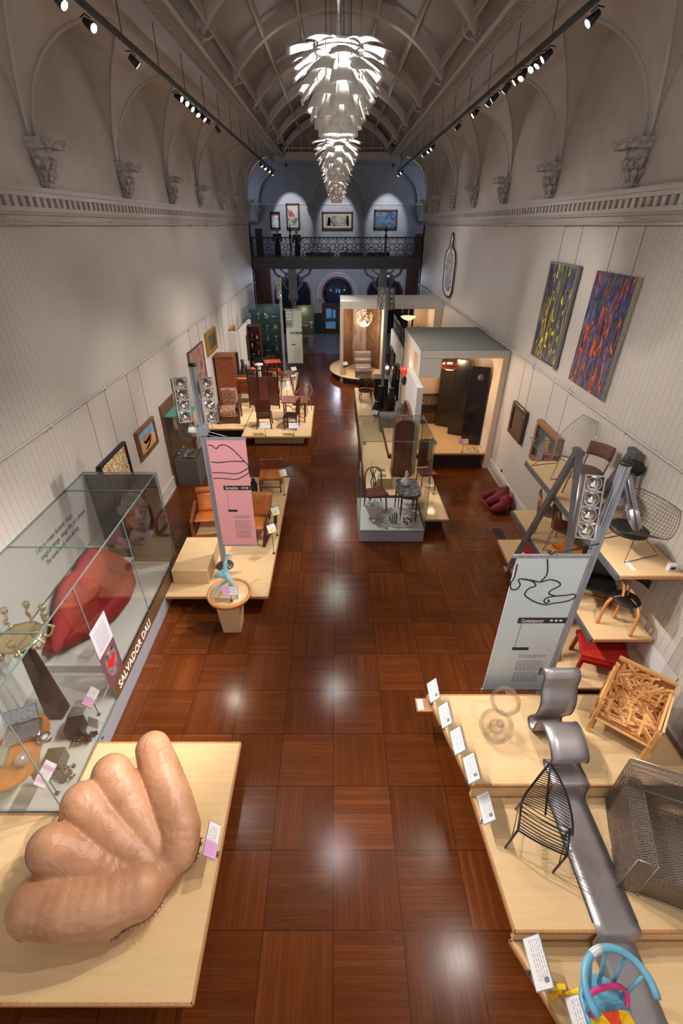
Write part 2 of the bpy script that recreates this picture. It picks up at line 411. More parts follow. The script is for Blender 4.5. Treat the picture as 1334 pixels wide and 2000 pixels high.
# scrolled iron roundels where the ribs meet the eaves
rb = None
for i, yy in enumerate(YC[1:]):
    for s, xw in ((1, XL), (-1, XR)):
        b = MB(); cx, cz = xw + s * 2.02, 9.0
        b.tube([(cx + .17 * math.cos(t), yy, cz + .17 * math.sin(t)) for t in [2 * PI * k / 18 for k in range(18)]], .02, 5, closed=True)
        b.tube([(cx + (.13 - .035 * t) * math.cos(t * 2), yy, cz + (.13 - .035 * t) * math.sin(t * 2)) for t in [k * .18 for k in range(20)]], .016, 5)
        b.tube([(xw + s * 1.90, yy, 8.76), (cx - .03 * s, yy, cz - .17)], .02, 5)
        b.tube([(cx, yy, cz + .17), (cx + s * .22, yy, cz + .36)], .03, 5)
        tag(obj('iron_roundel', b, M_trimw), 'painted iron scroll roundel on the %s eaves rail, %s' % ('left-hand' if s > 0 else 'right-hand', ['below the first roof rib', 'below the second roof rib', 'below the third roof rib', 'below the fourth roof rib', 'below the fifth roof rib', 'below the sixth roof rib', 'below the seventh roof rib', 'at the end gable'][i]), 'roundel', 'scrolled iron roundels along the eaves')
# end gable and tie beam over the gallery opening
b = MB(); pts = [((u / 20 * 2 - 1) * 2.95 + xc, arc((u / 20 * 2 - 1) * 2.95, .3)) for u in range(21)]
b.slab([(p[0], p[1]) for p in pts] + [(3.0, 8.7), (-2.9, 8.7)], (0, 27.35, 0), (1, 0, 0), (0, 0, 1), (0, .1, 0))
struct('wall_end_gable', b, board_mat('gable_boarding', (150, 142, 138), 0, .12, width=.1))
b = MB().bx(-3.05, 3.15, 27.05, 27.35, 8.62, 8.9); b.bx(-3.05, 3.15, 27.0, 27.05, 8.8, 8.9); b.bx(-3.05, 3.15, 27.05, 27.12, 9.02, 9.07)
for k in range(13): b.bx(-2.5 + k * .42, -2.46 + k * .42, 27.28, 27.34, 8.9, 9.6)
struct('trim_11', b, M_trimw)
# spandrels that close the hall section above the gallery opening
for s, xw in ((1, XL), (-1, XR)):
    poly = [(xw, 7.05)] + [(xw + s * 1.35 * (1 - math.cos(t)), 7.05 + 1.7 * math.sin(t)) for t in [PI / 2 * k / 12 for k in range(1, 13)]] + [(xw + s * 1.6, 8.8), (xw + s * 1.6, 9.6), (xw - s * 1.3, 9.6), (xw - s * 1.3, 7.05)]
    struct('wall_%s_end_spandrel' % ('left' if s > 0 else 'right'), MB().slab(poly, (0, 27.2, 0), (1, 0, 0), (0, 0, 1), (0, .2, 0)), M_plaster)
    struct('wall_%s_end_pier' % ('left' if s > 0 else 'right'), MB().bx(*sorted((xw - s * .45, xw + s * .0)), 26.9, 27.4, 0, 7.1), M_plaster)
# ------------------------------------------------------------------ gallery beyond
YE = 31.6
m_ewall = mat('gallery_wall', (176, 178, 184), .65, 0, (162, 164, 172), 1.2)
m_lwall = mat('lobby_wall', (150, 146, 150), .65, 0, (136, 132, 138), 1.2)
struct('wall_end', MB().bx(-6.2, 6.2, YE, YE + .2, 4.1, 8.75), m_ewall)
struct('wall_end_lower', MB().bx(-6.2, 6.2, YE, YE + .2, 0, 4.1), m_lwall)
struct('ceiling_gallery', MB().bx(-6.2, 6.2, 27.2, YE + .2, 8.75, 8.85), m_ewall)
for s, n_ in ((-1, 'left'), (1, 'right')):
    struct('wall_%s_gallery' % n_, MB().bx(*sorted((s * 6.0, s * 6.2)), 27.2, YE, 0, 8.8), m_ewall)
    struct('wall_%s_return' % n_, MB().bx(*sorted((s * 4.5, s * 6.2)), 27.4, 27.5, 0, 8.8), m_ewall)
b = MB(); ar = MB()
for c0 in (-2.96, .12, 3.20):
    def fn(u, v):
        x = c0 + (u * 2 - 1) * 1.54; q = (x - c0) / 1.45
        z0 = 7.05 + (1.55 * math.sqrt(max(0, 1 - q * q)) if abs(q) < 1 else 0); return (x, YE - .28, z0 + (8.75 - z0) * v)
    b.grid(fn, 40, 1, False)
    ar.tube([(c0 - 1.45 * math.cos(PI * k / 30), YE - .30, 7.05 + 1.55 * math.sin(PI * k / 30)) for k in range(31)], .04, 6)
    b.grid(lambda u, v: (c0 - 1.45 * math.cos(PI * u), YE - .28 * v, 7.05 + 1.55 * math.sin(PI * u)), 30, 1)
for x0, x1 in ((-6.2, -4.5), (4.74, 6.2)): b.bx(x0, x1, YE - .28, YE, 6.2, 8.75)
struct('wall_end_arcade', b, m_ewall); struct('trim_12', ar, M_trimw)
struct('trim_13', MB().bx(-6.1, 6.1, YE - .03, YE, 7.0, 7.05), M_trimw)
# balcony
b = MB().bx(-4.9, 5.0, 27.3, YE, 4.05, 4.35)
struct('floor_balcony', b, mat('gallery_floor', (96, 84, 80), .6))
b = MB().bx(-4.35, 4.45, 27.22, 27.34, 4.05, 4.55); b.bx(-4.35, 4.45, 27.12, 27.3, 4.45, 4.58); b.bx(-4.35, 4.45, 27.16, 27.3, 4.05, 4.13); b.bx(-4.35, 4.45, 27.18, 27.3, 4.28, 4.32)
struct('trim_14', b, mat('balcony_beam_paint', (66, 64, 76), .45))
ral = empty('balcony_railing', 'black iron balustrade of interlaced circles and diamonds across the far balcony', 'railing', (0, 27.25, 4.58))
b = MB().bx(-4.35, 4.45, 27.19, 27.29, 5.44, 5.50); wobj('top_rail', b, M_iron, ral)
b = MB().bx(-4.35, 4.45, 27.21, 27.27, 4.60, 4.65); wobj('bottom_rail', b, M_iron, ral)
b = MB(); px_ = .44; x = -4.13; k = 0
while x < 4.4:
    cz = 5.05
    b.tube([(x + .15 * math.cos(t), 27.24, cz + .15 * math.sin(t)) for t in [2 * PI * j / 8 + PI / 8 for j in range(8)]], .016, 4, closed=True)
    for sx_ in (-1, 1):
        for sz in (-1, 1):
            b.tube([(x + sx_ * .11, 27.24, cz + sz * .11), (x + sx_ * .22, 27.24, cz + sz * .22), (x + sx_ * .22, 27.24, cz + sz * .40)], .015, 4)
            b.tube([(x, 27.24, cz + sz * .40), (x + sx_ * .12, 27.24, cz + sz * .28), (x + sx_ * .22, 27.24, cz + sz * .40)], .014, 4)
    b.tube([(x - .22, 27.24, cz), (x - .15, 27.24, cz)], .015, 4); b.tube([(x + .15, 27.24, cz), (x + .22, 27.24, cz)], .015, 4)
    x += px_
wobj('lattice_infill', b, M_iron, ral)
for x_ in (-2.33, 2.55, -4.3, 4.4):
    b = MB().bx(x_ - .05, x_ + .05, 27.19, 27.29, 4.58, 5.5)
    if abs(x_) < 3: b.lathe([(.05, 0), (.09, .04), (.04, .1), (.035, .22), (.08, .27), (.08, .33), (.03, .38), (.02, .5), (.001, .58)], (x_, 27.24, 5.5), 10)
    wobj('newel_post', b, M_iron, ral)
# columns below the balcony
for x_, w_ in ((-2.33, 'left-hand'), (2.52, 'right-hand')):
    t = empty('cast_iron_column', 'grey painted column with capital carrying the %s end of the balcony beam' % w_, 'column', (x_, 27.5, 0), group='columns under the balcony')
    wobj('upper_shaft', MB().bx(x_ - .2, x_ + .2, 27.3, 27.7, 2.75, 4.05).bx(x_ - .14, x_ - .04, 27.27, 27.3, 2.85, 3.95).bx(x_ + .04, x_ + .14, 27.27, 27.3, 2.85, 3.95), M_stone, t)
    wobj('capital', MB().bx(x_ - .25, x_ + .25, 27.24, 27.76, 2.62, 2.75).lathe([(.11, 0), (.15, .05), (.13, .15), (.22, .36)], (x_, 27.5, 2.26), 14).ball((x_ - .17, 27.3, 2.55), .07).ball((x_ + .17, 27.3, 2.55), .07), M_stone, t)
    wobj('lower_shaft', MB().lathe([(.2, 0), (.2, .15), (.12, .25), (.10, .4), (.09, 2.2), (.12, 2.26)], (x_, 27.5, 0), 14), M_stone, t)
    for s in (-1, 1):
        b = MB().tube([(x_ + s * .2, 27.5, 3.0), (x_ + s * .45, 27.5, 3.25), (x_ + s * .55, 27.5, 3.6), (x_ + s * .9, 27.5, 3.8), (x_ + s * 1.0, 27.5, 4.05)], .06, 6)
        b.tube([(x_ + s * .45 + .09 * math.cos(k), 27.5, 3.5 + .12 * math.sin(k)) for k in [2 * PI * j / 10 for j in range(10)]], .03, 5, closed=True)
        b.tube([(x_ + s * .2, 27.5, 3.75), (x_ + s * .5, 27.5, 3.9), (x_ + s * .6, 27.5, 4.05)], .04, 5)
        wobj('bracket', b, M_stone, t)
# lobby wall: doors and arched openings
m_redwood = wood('dark_red_door_wood', (52, 20, 16), (70, 30, 22), .4)
m_blue = emis('lit_room_glass', (96, 150, 190), .22); m_dkgl = mat('dark_window_glass', (24, 30, 40), .1)
d1 = empty('door_1', 'door', 'door', (.1, YE, 0)); d1['kind'] = 'structure'; del d1['label']; del d1['category']
cx = .10
b = MB()
b.tube([(cx + .88 * math.cos(a), YE - .06, 2.38 + .88 * math.sin(a)) for a in [2 * PI * k / 28 for k in range(28)]], .06, 6, closed=True)
b.bx(cx - .95, cx + .95, YE - .12, YE, 1.66, 1.84); b.bx(cx - .95, cx - .82, YE - .12, YE, 0, 1.7); b.bx(cx + .82, cx + .95, YE - .12, YE, 0, 1.7); b.bx(cx - .05, cx + .05, YE - .11, YE, 0, 1.7)
for a in (.5, 2.64, 1.57): b.tube([(cx + .3 * math.cos(a), YE - .06, 2.1 + .3 * math.sin(a)), (cx + .85 * math.cos(a), YE - .06, 2.38 + .85 * math.sin(a))], .03, 5)
b.tube([(cx + .3 * math.cos(a), YE - .06, 2.1 + .3 * math.sin(a)) for a in [PI * k / 12 for k in range(13)]], .03, 5)
wobj('door_frame', b, m_redwood, d1)
b = MB().cyl((cx, YE - .03, 2.38), (cx, YE, 2.38), .86, n=32); wobj('fanlight_glass', b, mat('blue_dark_glass', (40, 54, 70), .2), d1)
wobj('lit_pane', MB().bx(cx - .1, cx + .02, YE - .045, YE - .03, 2.42, 2.62).bx(cx + .06, cx + .17, YE - .045, YE - .03, 2.42, 2.62), m_blue, d1)
b = MB().bx(cx - .82, cx - .05, YE - .08, YE, 0, .30).bx(cx + .05, cx + .82, YE - .08, YE, 0, .30)
wobj('door_leaf', b, m_redwood, d1)
wobj('door_glass', MB().bx(cx - .82, cx - .05, YE - .05, YE, .3, 1.66).bx(cx + .05, cx + .82, YE - .05, YE, .3, 1.66), mat('pale_door_glass', (58, 72, 90), .15), d1)
wobj('lit_pane', MB().bx(cx - .72, cx - .38, YE - .06, YE - .04, .95, 1.5).bx(cx - .30, cx - .12, YE - .06, YE - .04, .95, 1.5).bx(cx - .75, cx - .12, YE - .06, YE - .04, .32, .72), m_blue, d1)
b = MB(); b.tube([(cx + 1.25 * math.cos(a), YE - .03, 2.2 + 1.35 * math.sin(a)) for a in [-.2 + (PI + .4) * k / 20 for k in range(21)]], .05, 6)
b.tube([(cx + 1.12 * math.cos(a), YE - .02, 2.2 + 1.2 * math.sin(a)) for a in [-.2 + (PI + .4) * k / 20 for k in range(21)]], .03, 6)
struct('trim_15', b, M_trimw)
for i, (c0, hw_, zt) in enumerate(((-2.7, 1.05, 3.55), (3.05, 1.05, 3.55))):
    poly = [(c0 - hw_, 0), (c0 + hw_, 0), (c0 + hw_, 2.55), (c0 + hw_ * .82, 2.95), (c0 + hw_ * .52, 3.05), (c0 + hw_ * .35, 3.38), (c0, zt), (c0 - hw_ * .35, 3.38), (c0 - hw_ * .52, 3.05), (c0 - hw_ * .82, 2.95), (c0 - hw_, 2.55)]
    w_ = struct('window_%d' % (i + 1), MB().slab(poly, (0, YE, 0), (1, 0, 0), (0, 0, 1), (0, -.05, 0)), m_dkgl)
    b = MB().tube([(p[0], YE - .06, p[1]) for p in poly[1:] + poly[:1]], .07, 6)
    b.bx(c0 - hw_, c0 + hw_, YE - .12, YE - .03, 1.5, 1.6); b.bx(c0 - .05, c0 + .05, YE - .1, YE - .03, 0, 2.6)
    obj('window_frame', b, m_redwood, w_)
struct('wall_end_wainscot', MB().bx(-1.4, -.9, YE - .04, YE, 0, 1.15).bx(1.15, 1.9, YE - .04, YE, 0, 1.15).bx(-6, -3.85, YE - .04, YE, 0, 1.15).bx(4.2, 6, YE - .04, YE, 0, 1.15), mat('dark_green_tile', (16, 48, 44), .3))
struct('trim_16', MB().bx(-1.4, -.9, YE - .07, YE, 1.15, 1.25).bx(1.15, 1.9, YE - .07, YE, 1.15, 1.25).bx(-6, -3.85, YE - .07, YE, 1.15, 1.25).bx(4.2, 6, YE - .07, YE, 1.15, 1.25), m_redwood)
struct('door_2', MB().bx(-5.0, -4.0, YE - .3, YE - .05, 0, 3.9), m_redwood); struct('door_3', MB().bx(4.3, 5.0, YE - .3, YE - .05, 0, 3.9), m_redwood)
struct('wall_left_lobby_pier', MB().bx(-5.6, -5.0, 29.6, 30.1, 0, 4.05), m_lwall)
# ------------------------------------------------------------------ corbels
cor = MB()
cor.bx(0, .36, -.24, .24, -.06, 0); cor.bx(0, .33, -.21, .21, -.12, -.06)
n0 = len(cor.v)
cor.lathe([(.04, -.62), (.10, -.58), (.13, -.55), (.12, -.51), (.10, -.50), (.13, -.40), (.17, -.25), (.21, -.12)], (.02, 0, 0), 16)
cor.lathe([(.001, -.74), (.035, -.70), (.02, -.66), (.06, -.60)], (.05, 0, 0), 10)
for a in (-1.3, -.65, 0, .65, 1.3):
    for zz, rr in ((-.27, .19), (-.40, .15)):
        aa = a + (.3 if zz < -.3 else 0); cor.ball((.02 + rr * math.cos(aa), rr * math.sin(aa), zz), .055, (1, 1, 1.0), 8, 5)
        cor.tube([(.02 + (rr - .05) * math.cos(aa), (rr - .05) * math.sin(aa), zz - .12), (.02 + rr * math.cos(aa), rr * math.sin(aa), zz)], [.02, .045], 5)
cor.v = [(max(0, p[0]), p[1], p[2]) for p in cor.v]
ordn = ['first', 'second', 'third', 'fourth', 'fifth', 'sixth', 'seventh']
m_corb = mat('corbel_plaster', (196, 190, 186), .6, 0, (150, 144, 142), 14, bump=.3, bscale=40)
c0 = None
for s in (1, -1):
    for i, y in enumerate([8.40, 11.48, 14.56, 17.6, 20.7, 23.8, 26.85]):
        lab = 'white carved foliate corbel high on the %s wall, %s counted from the camera' % ('left-hand' if s > 0 else 'right-hand', ordn[i])
        if c0 is None: c0 = obj('corbel', cor, m_corb); o = c0; tag(o, lab, 'corbel', 'carved corbels under the arcade')
        else: o = dup(c0, label=lab)
        o.location = (XL if s > 0 else XR, y, 7.05); o.rotation_euler = (0, 0, 0 if s > 0 else PI)
for i, (x_, w_) in enumerate(((-1.42, 'just left'), (1.66, 'just right'), (-4.5, 'at the far left'), (4.74, 'at the far right'))):
    o = dup(c0, (x_, YE - .285, 7.05), -PI / 2, 'carved plaster corbel on the end gallery wall, %s of the chandelier row' % w_)
# hanging rails on the walls
for s, xw, z, nm in ((1, XL, 3.45, 'left-hand wall at picture height'), (-1, XR, 3.36, 'right-hand wall at picture height'), (1, XL, 6.02, 'left-hand wall below the dentil cornice'), (-1, XR, 6.02, 'right-hand wall below the dentil cornice')):
    t = empty('hanging_rail', 'white tubular picture rail running along the ' + nm, 'picture rail', (xw, 12, z), group='tubular hanging rails')
    wobj('tube', MB().tube([(xw + s * .07, -3, z), (xw + s * .07, 27.0, z)], .02, 8), M_trimw, t)
    y = .8
    while y < 26.8:
        wobj('bracket', MB().bx(*sorted((xw, xw + s * .09)), y - .015, y + .015, z - .04, z - .015).tube([(xw + s * .07, y - .03, z), (xw + s * .07, y + .03, z)], .03, 8), M_trimw, t); y += 1.9
# lighting tracks
for s, xw in ((1, -2.9), (-1, 2.93)):
    t = empty('lighting_track', 'dark suspended lighting track on the %s side of the hall' % ('left-hand' if s > 0 else 'right-hand'), 'lighting track', (xw, 12, 8.15), group='suspended lighting tracks')
    wobj('track', MB().bx(xw - .03, xw + .03, -3, 26.9, 8.13, 8.18), mat('dark_grey_metal', (58, 56, 58), .5), t)
    y = 1.0
    while y < 26.8: wobj('drop_wire', MB().cyl((xw, y, 8.18), (xw, y, 8.72), .006, n=4), M_iron, t); y += 1.54
# ------------------------------------------------------------------ chandeliers of overlapping leaves
M_leaf, N, L, b_ = nt('white_enamel_leaf'); b_.inputs['Base Color'].default_value = srgb(238, 234, 228); b_.inputs['Roughness'].default_value = .4
tr_ = N.new('ShaderNodeBsdfTranslucent'); tr_.inputs[0].default_value = srgb(240, 238, 232); mx_ = N.new('ShaderNodeMixShader'); mx_.inputs[0].default_value = .28
L.new(b_.outputs[0], mx_.inputs[1]); L.new(tr_.outputs[0], mx_.inputs[2]); L.new(mx_.outputs[0], N['Material Output'].inputs[0])
M_core = emis('glowing_core', (255, 248, 236), 14); M_chrome = mat('chrome', (210, 212, 216), .12, 1)
ord4 = ['largest in view, first from the camera', 'second from the camera', 'third from the camera', 'last and smallest-looking, by the end gallery']
ch0 = empty('leaf_chandelier', 'white pendant of overlapping curved metal leaves, ' + ord4[0], 'chandelier', (0.02, 5.1, 7.24), group='leaf pendants in a row down the hall')
def leaf_mb(ri, zi, ang, L_, w0, w1):
    b = MB()
    def fn(u, v):
        a = ang + .35 * (u - .3); r = ri; z = zi
        r = ri + L_ * u * math.cos(ang + .22 * u); z = zi - L_ * u * math.sin(ang + .22 * u)
        ww = (w0 + (w1 - w0) * u) * (v - .5); bow = -.6 * (v - .5) ** 2 * w1
        return (r + bow * math.sin(ang), ww, z + bow * math.cos(ang) * .6)
    return b.grid(fn, 5, 4)
for i in range(9):
    t = i / 8; ang = math.radians(-2 + 66 * t ** .8); ri = .205 - .075 * max(0, (t - .35) / .65); L_ = .215 - .045 * t; w1 = .24 - .05 * t
    mb = leaf_mb(ri, -.01 - .051 * i, ang, L_, w1 * .66, w1)
    first = None
    for k in range(6):
        if first is None: o = first = obj('leaf', mb, M_leaf, ch0, solid=.004)
        else: o = first.copy(); C.objects.link(o); o.parent = ch0
        o.rotation_euler = (0, 0, 2 * PI * (k + (i % 2) / 2) / 6 + .12)
obj('core', MB().lathe([(.001, -.42), (.05, -.40), (.055, -.12), (.03, -.06), (.001, -.05)], n=14), M_core, ch0)
b = MB()
for k in range(12):
    a = 2 * PI * k / 12; b.beam((.205 * math.cos(a), .205 * math.sin(a), -.02), (.19 * math.cos(a), .19 * math.sin(a), -.36), .012, .025)
    b.beam((.19 * math.cos(a), .19 * math.sin(a), -.36), (.10 * math.cos(a), .10 * math.sin(a), -.52), .010, .02)
b.tube([(.205 * math.cos(a), .205 * math.sin(a), -.05) for a in [2 * PI * k / 20 for k in range(20)]], .008, 5, closed=True)
obj('frame', b, M_chrome, ch0)
obj('reflector', MB().lathe([(.04, .03), (.13, .01), (.17, -.015), (.165, -.02), (.12, 0), (.04, .02)], n=24), M_leaf, ch0)
obj('stem', MB().lathe([(.02, .02), (.02, .2), (.035, .22), (.035, .34), (.012, .36), (.012, 3.14)], n=10), M_chrome, ch0)
obj('suspension_wire', MB().cyl((.1, 0, 0), (.1, 0, 3.12), .003, n=4).cyl((-.1, 0, 0), (-.1, 0, 3.12), .003, n=4).cyl((.18, 0, 0), (.18, 0, 3.1), .003, n=4), M_iron, ch0)
chs = [ch0] + [dup(ch0, (0.02, y, 7.24), .3 * i, 'white pendant of overlapping curved metal leaves, ' + ord4[i + 1]) for i, y in enumerate((9.85, 14.6, 19.4))]
for c_ in chs:
    for z, wt in ((-.28, 330 + 26 * c_.location.y), (-.06, 190 + 20 * c_.location.y)):
        bl = bulb((c_.location.x, c_.location.y, 7.24 + z), wt, (1, .96, .93), .07, name='chandelier_bulb')
# ------------------------------------------------------------------ track spotlights
M_spotbody = mat('black_spot_body', (26, 26, 28), .4); M_spotface = emis('spot_face', (255, 240, 228), 6)
sp0 = empty('track_spotlight', 'x', 'spotlight', (0, 0, 0), group='small spotlights clipped to the lighting tracks')
obj('housing', MB().tube([(0, .0, .07), (0, 0, -.07)], [.035, .055], 12), M_spotbody, sp0)
obj('lens', MB().cyl((0, 0, -.07), (0, 0, -.075), .045, n=14), M_spotface, sp0)
obj('yoke', MB().tube([(0, .06, 0), (0, .06, .08), (0, 0, .13)], .008, 5), M_spotbody, sp0)
heads = [ # x, y, target, watts, cone
 (-2.9, 11.2, (3.9, 10.0, 4.4), 700, 34), (-2.9, 11.6, (3.9, 8.2, 4.2), 760, 36), (-2.9, 12.0, (4.3, 9.6, 1.9), 850, 30), (-2.9, 12.5, (1.3, 9.2, 1.0), 2002, 28), (-2.9, 13.0, (3.0, 11.9, 1.0), 1122, 40), (-2.9, 13.4, (4.3, 20, 4.6), 850, 26),
 (-2.9, 22.2, (1.0, 21.4, .5), 1360, 30), (-2.9, 23.3, (1.6, 18, .6), 1785, 30), (-2.9, 24.5, (3.5, 22, 2), 255, 40), (-2.9, 25.8, (.5, 26, 0), 228, 40),
 (2.93, 8.75, (-4.2, 9.7, 1.9), 988, 34), (2.93, 9.0, (-2.0, 8.6, .3), 558, 38), (2.93, 9.25, (-3.6, 5.6, .8), 1642, 40), (2.93, 9.7, (-1.9, 6.5, .4), 448, 32), (2.93, 9.95, (-4.1, 11.3, 1.2), 714, 28), (2.93, 11.2, (-4.2, 15.2, 2.0), 1560, 34), (2.93, 11.55, (-1.6, 14.4, .4), 1910, 30),
 (2.93, 17.6, (-3.6, 16.5, 1), 1352, 34), (2.93, 18.2, (-1.9, 17.2, .5), 1913, 34), (2.93, 19.2, (-3.8, 20.5, 2.0), 1456, 32), (2.93, 25.2, (-3.6, 23, 1.8), 780, 34), (2.93, 26.3, (-2, 26, 1), 204, 40),
 # heads added to light platforms, walls and banners; most sit above the frame
 (-2.9, 6.4, (2.9, 2.6, .5), 1495, 50), (-2.9, 5.0, (3.6, 3.0, .6), 1190, 44), (-2.9, 3.0, (3.7, 1.6, .5), 714, 46), (-2.9, 6.9, (4.2, 5.6, 1.8), 640, 50), (-2.9, 7.6, (4.3, 4.8, 3.2), 480, 52),
 (2.93, 5.6, (-2.4, 2.1, .5), 1142, 46), (2.93, 4.4, (-3.7, 4.3, .7), 2108, 34), (2.93, 3.4, (-1.6, 1.4, .4), 670, 44), (2.93, 6.4, (-3.9, 3.4, 1.0), 646, 44),
 (2.93, 7.4, (-4.3, 7.6, 1.5), 620, 46), (2.93, 12.6, (-4.3, 13.0, 1.5), 900, 44), (2.93, 2.4, (-3.7, 4.0, .6), 2000, 30),
 (-2.9, 1.6, (-1.8, 7.1, 1.9), 1837, 26), (2.93, .6, (2.5, 4.2, 1.6), 924, 34), (2.93, 10.5, (-2.4, 15.5, 1.0), 2160, 32), (-2.9, 14.5, (1.0, 20.8, 1.2), 1386, 30), (2.93, 14.2, (-3.2, 19.5, 1.4), 2380, 32), (-2.9, 9.0, (3.3, 13.2, 1.0), 1400, 34),

]
num = ['first', 'second', 'third', 'fourth', 'fifth', 'sixth', 'seventh', 'eighth', 'ninth', 'tenth', 'eleventh', 'twelfth', 'thirteenth', 'fourteenth', 'fifteenth', 'sixteenth', 'seventeenth', 'eighteenth', 'nineteenth', 'twentieth', 'twenty-first', 'twenty-second']
order = {x_: sorted(h[1] for h in heads if (h[0] < 0) == (x_ < 0)) for x_ in (-1, 1)}
for i, (x, y, tg, wt, cone) in enumerate(heads):
    lab = 'small black spotlight on the %s lighting track, %s from the camera' % ('left' if x < 0 else 'right', num[order[-1 if x < 0 else 1].index(y)])
    o = sp0 if i == 0 else dup(sp0)
    o['label'] = lab
    d = (Vector(tg) - Vector((x, y, 8.0))); e = d.to_track_quat('-Z', 'Y').to_euler()
    o.location = (x, y, 8.0); o.rotation_euler = e
    p = Vector((x, y, 8.0)) + d.normalized() * .10
    spot(p, tg, wt, (1, .92, .84), cone, .75, .04, name='track_spot_beam')
# paintings on the end gallery wall: little spots from the gallery ceiling track
for x_, z_ in ((-2.55, 6.4), (.1, 6.3), (2.95, 6.3)):
    o = dup(sp0, (x_, 29.4, 8.63), 0, 'small spotlight hanging over the gallery, aimed at the %s painting' % ('pair of' if x_ < -2 else 'long black and white' if x_ < 1 else 'blue'))
    d = Vector((x_, YE, z_)) - Vector((x_, 29.4, 8.55)); o.rotation_euler = d.to_track_quat('-Z', 'Y').to_euler()
    spot(Vector((x_, 29.4, 8.55)) + d.normalized() * .1, (x_, YE, z_), 330, (.95, .95, 1), 46, .5, .03)
bulb((-5.2, 29.5, 7.5), 26, (.6, .75, 1), .4, name='gallery_fill'); bulb((5.3, 29.5, 7.5), 26, (.6, .75, 1), .4, name='gallery_fill')  # unseen fill lamps added at both ends of the gallery
bulb((-3.2, 29.8, 3.4), 70, (.7, .78, 1), .2, name='lobby_fill'); bulb((3.4, 29.8, 3.4), 60, (.7, .78, 1), .2, name='lobby_fill'); bulb((.1, 29.4, 3.4), 80, (.7, .78, 1), .2, name='lobby_fill')  # unseen fill lamps added to lift the dark lobby
# ------------------------------------------------------------------ lamp poles with reflector arrays and banners
M_refl = mat('mirror_reflector', (226, 222, 214), .10, 1); M_reflframe = mat('array_frame', (150, 150, 156), .3, .8)
M_bulbglow = emis('warm_bulb', (255, 236, 205), 12)
def lamp_pole(name_lab, x, y, z0, z1, arrays, group='tall lamp poles beside the banners'):
    t = empty('lamp_pole', name_lab, 'lamp pole', (x, y, z0), group=group)
    b = MB(); r = .058
    poly = [(r * (1 - .2 * (k % 2)) * math.cos(PI * k / 12), r * (1 - .2 * (k % 2)) * math.sin(PI * k / 12)) for k in range(24)]
    b.prism(poly, .02, z1 - z0); obj('fluted_pole', b, M_alu, t)
    obj('pole_cap', MB().lathe([(.062, 0), (.065, .02), (.05, .035), (.001, .036)], (0, 0, z1 - z0), 20), M_black, t)
    obj('base_plate', MB().lathe([(.17, 0), (.17, .02), (.12, .035), (.075, .04), (.07, .12)], n=24), mat('cast_base', (92, 88, 88), .35, .6), t)
    for (dx, dy, zz, ang, tilt) in arrays:
        A = Matrix.Translation((dx, dy, zz - z0)) @ Matrix.Rotation(ang, 4, 'Z') @ Matrix.Rotation(tilt, 4, 'X')
        def put(nm, mb, m, par, **k):
            mb.v = [tuple(A @ Vector(p)) for p in mb.v]; return obj(nm, mb, m, par, **k)
        H = .34
        b = MB().bx(-.10, -.088, -.07, .02, -H, H).bx(.088, .10, -.07, .02, -H, H).bx(-.1, .1, -.07, .02, H - .01, H + .005).bx(-.1, .1, -.07, .02, -H - .005, -H + .01)
        for k in (-1, 0, 1): b.bx(-.09, .09, -.055, .0, k * .17 - .01, k * .17 + .01)
        b.cyl((-.13, -.02, -H), (-.13, -.02, H), .011, n=8); b.bx(-.02, .02, .02, .10, -.04, .04)
        ar = put('lamp_array', b, M_reflframe, t)
        for k in range(4):
            zc = -.255 + .17 * k
            rf = MB(); rf.lathe([(.078, 0), (.075, .01), (.060, -.01), (.035, -.035), (.012, -.045)], n=20); rf.lathe([(.082, .004), (.082, -.02), (.074, -.02)], n=20)
            rf.v = [(p[0], -p[2] - .06, p[1] + zc) for p in rf.v]; put('reflector', rf, M_refl, ar)
            gb = MB().ball((0, -.045, zc), .016, n=8, m=6); put('bulb', gb, M_bulbglow, ar)
    return t
pA = lamp_pole('tall fluted aluminium lamp pole with two reflector arrays holding the pink banner', -2.19, 7.11, .3, 4.18,
   [(-.22, -.05, 3.66, .25, -.35), (.19, -.05, 3.66, .30, -.35)])
pB = lamp_pole('tall fluted aluminium lamp pole beside the pale blue banner, its lamp arrays facing two ways', 2.98, 4.25, 0, 3.92,
   [(-.25, -.02, 3.42, -.25, -.45), (.20, .06, 3.46, 1.35, -.45)])
pC = lamp_pole('slender lamp pole far down the hall holding the pale green banner', -2.32, 21.0, .35, 4.2, [(-.02, -.12, 3.75, .1, -.1)])
pD = lamp_pole('slender lamp pole standing behind the white partition with the two dark mirrors', 1.78, 17.4, 0, 4.2, [(-.2, -.06, 3.85, -.2, -.1), (.14, -.06, 3.85, .6, -.1)])
# beams of the pole arrays
spot((-2.41, 6.9, 3.6), (-2.1, 2.6, .4), 60, (1, .88, .72), 70, .8, .06); spot((-1.98, 6.9, 3.6), (2.6, 2.2, .4), 380, (1, .90, .76), 44, .7, .05)
spot((-2.1, 7.2, 3.7), (-1.6, 10, .4), 50, (1, .88, .72), 80, .8, .06)
spot((2.72, 4.1, 3.35), (-2.2, 1.9, .4), 400, (1, .90, .76), 44, .7, .05); spot((3.2, 4.2, 3.4), (4.2, 5.8, 1.6), 50, (1, .90, .76), 90, .8, .05)
spot((2.75, 4.1, 3.3), (2.9, 2.3, .4), 60, (1, .90, .76), 85, .9, .06); 
for p_ in ((-2.3, 20.8, 3.7), (1.6, 17.3, 3.8)): spot(p_, (p_[0] * .4, p_[1] - 3.5, .3), 70, (1, .88, .74), 90, .8, .06)

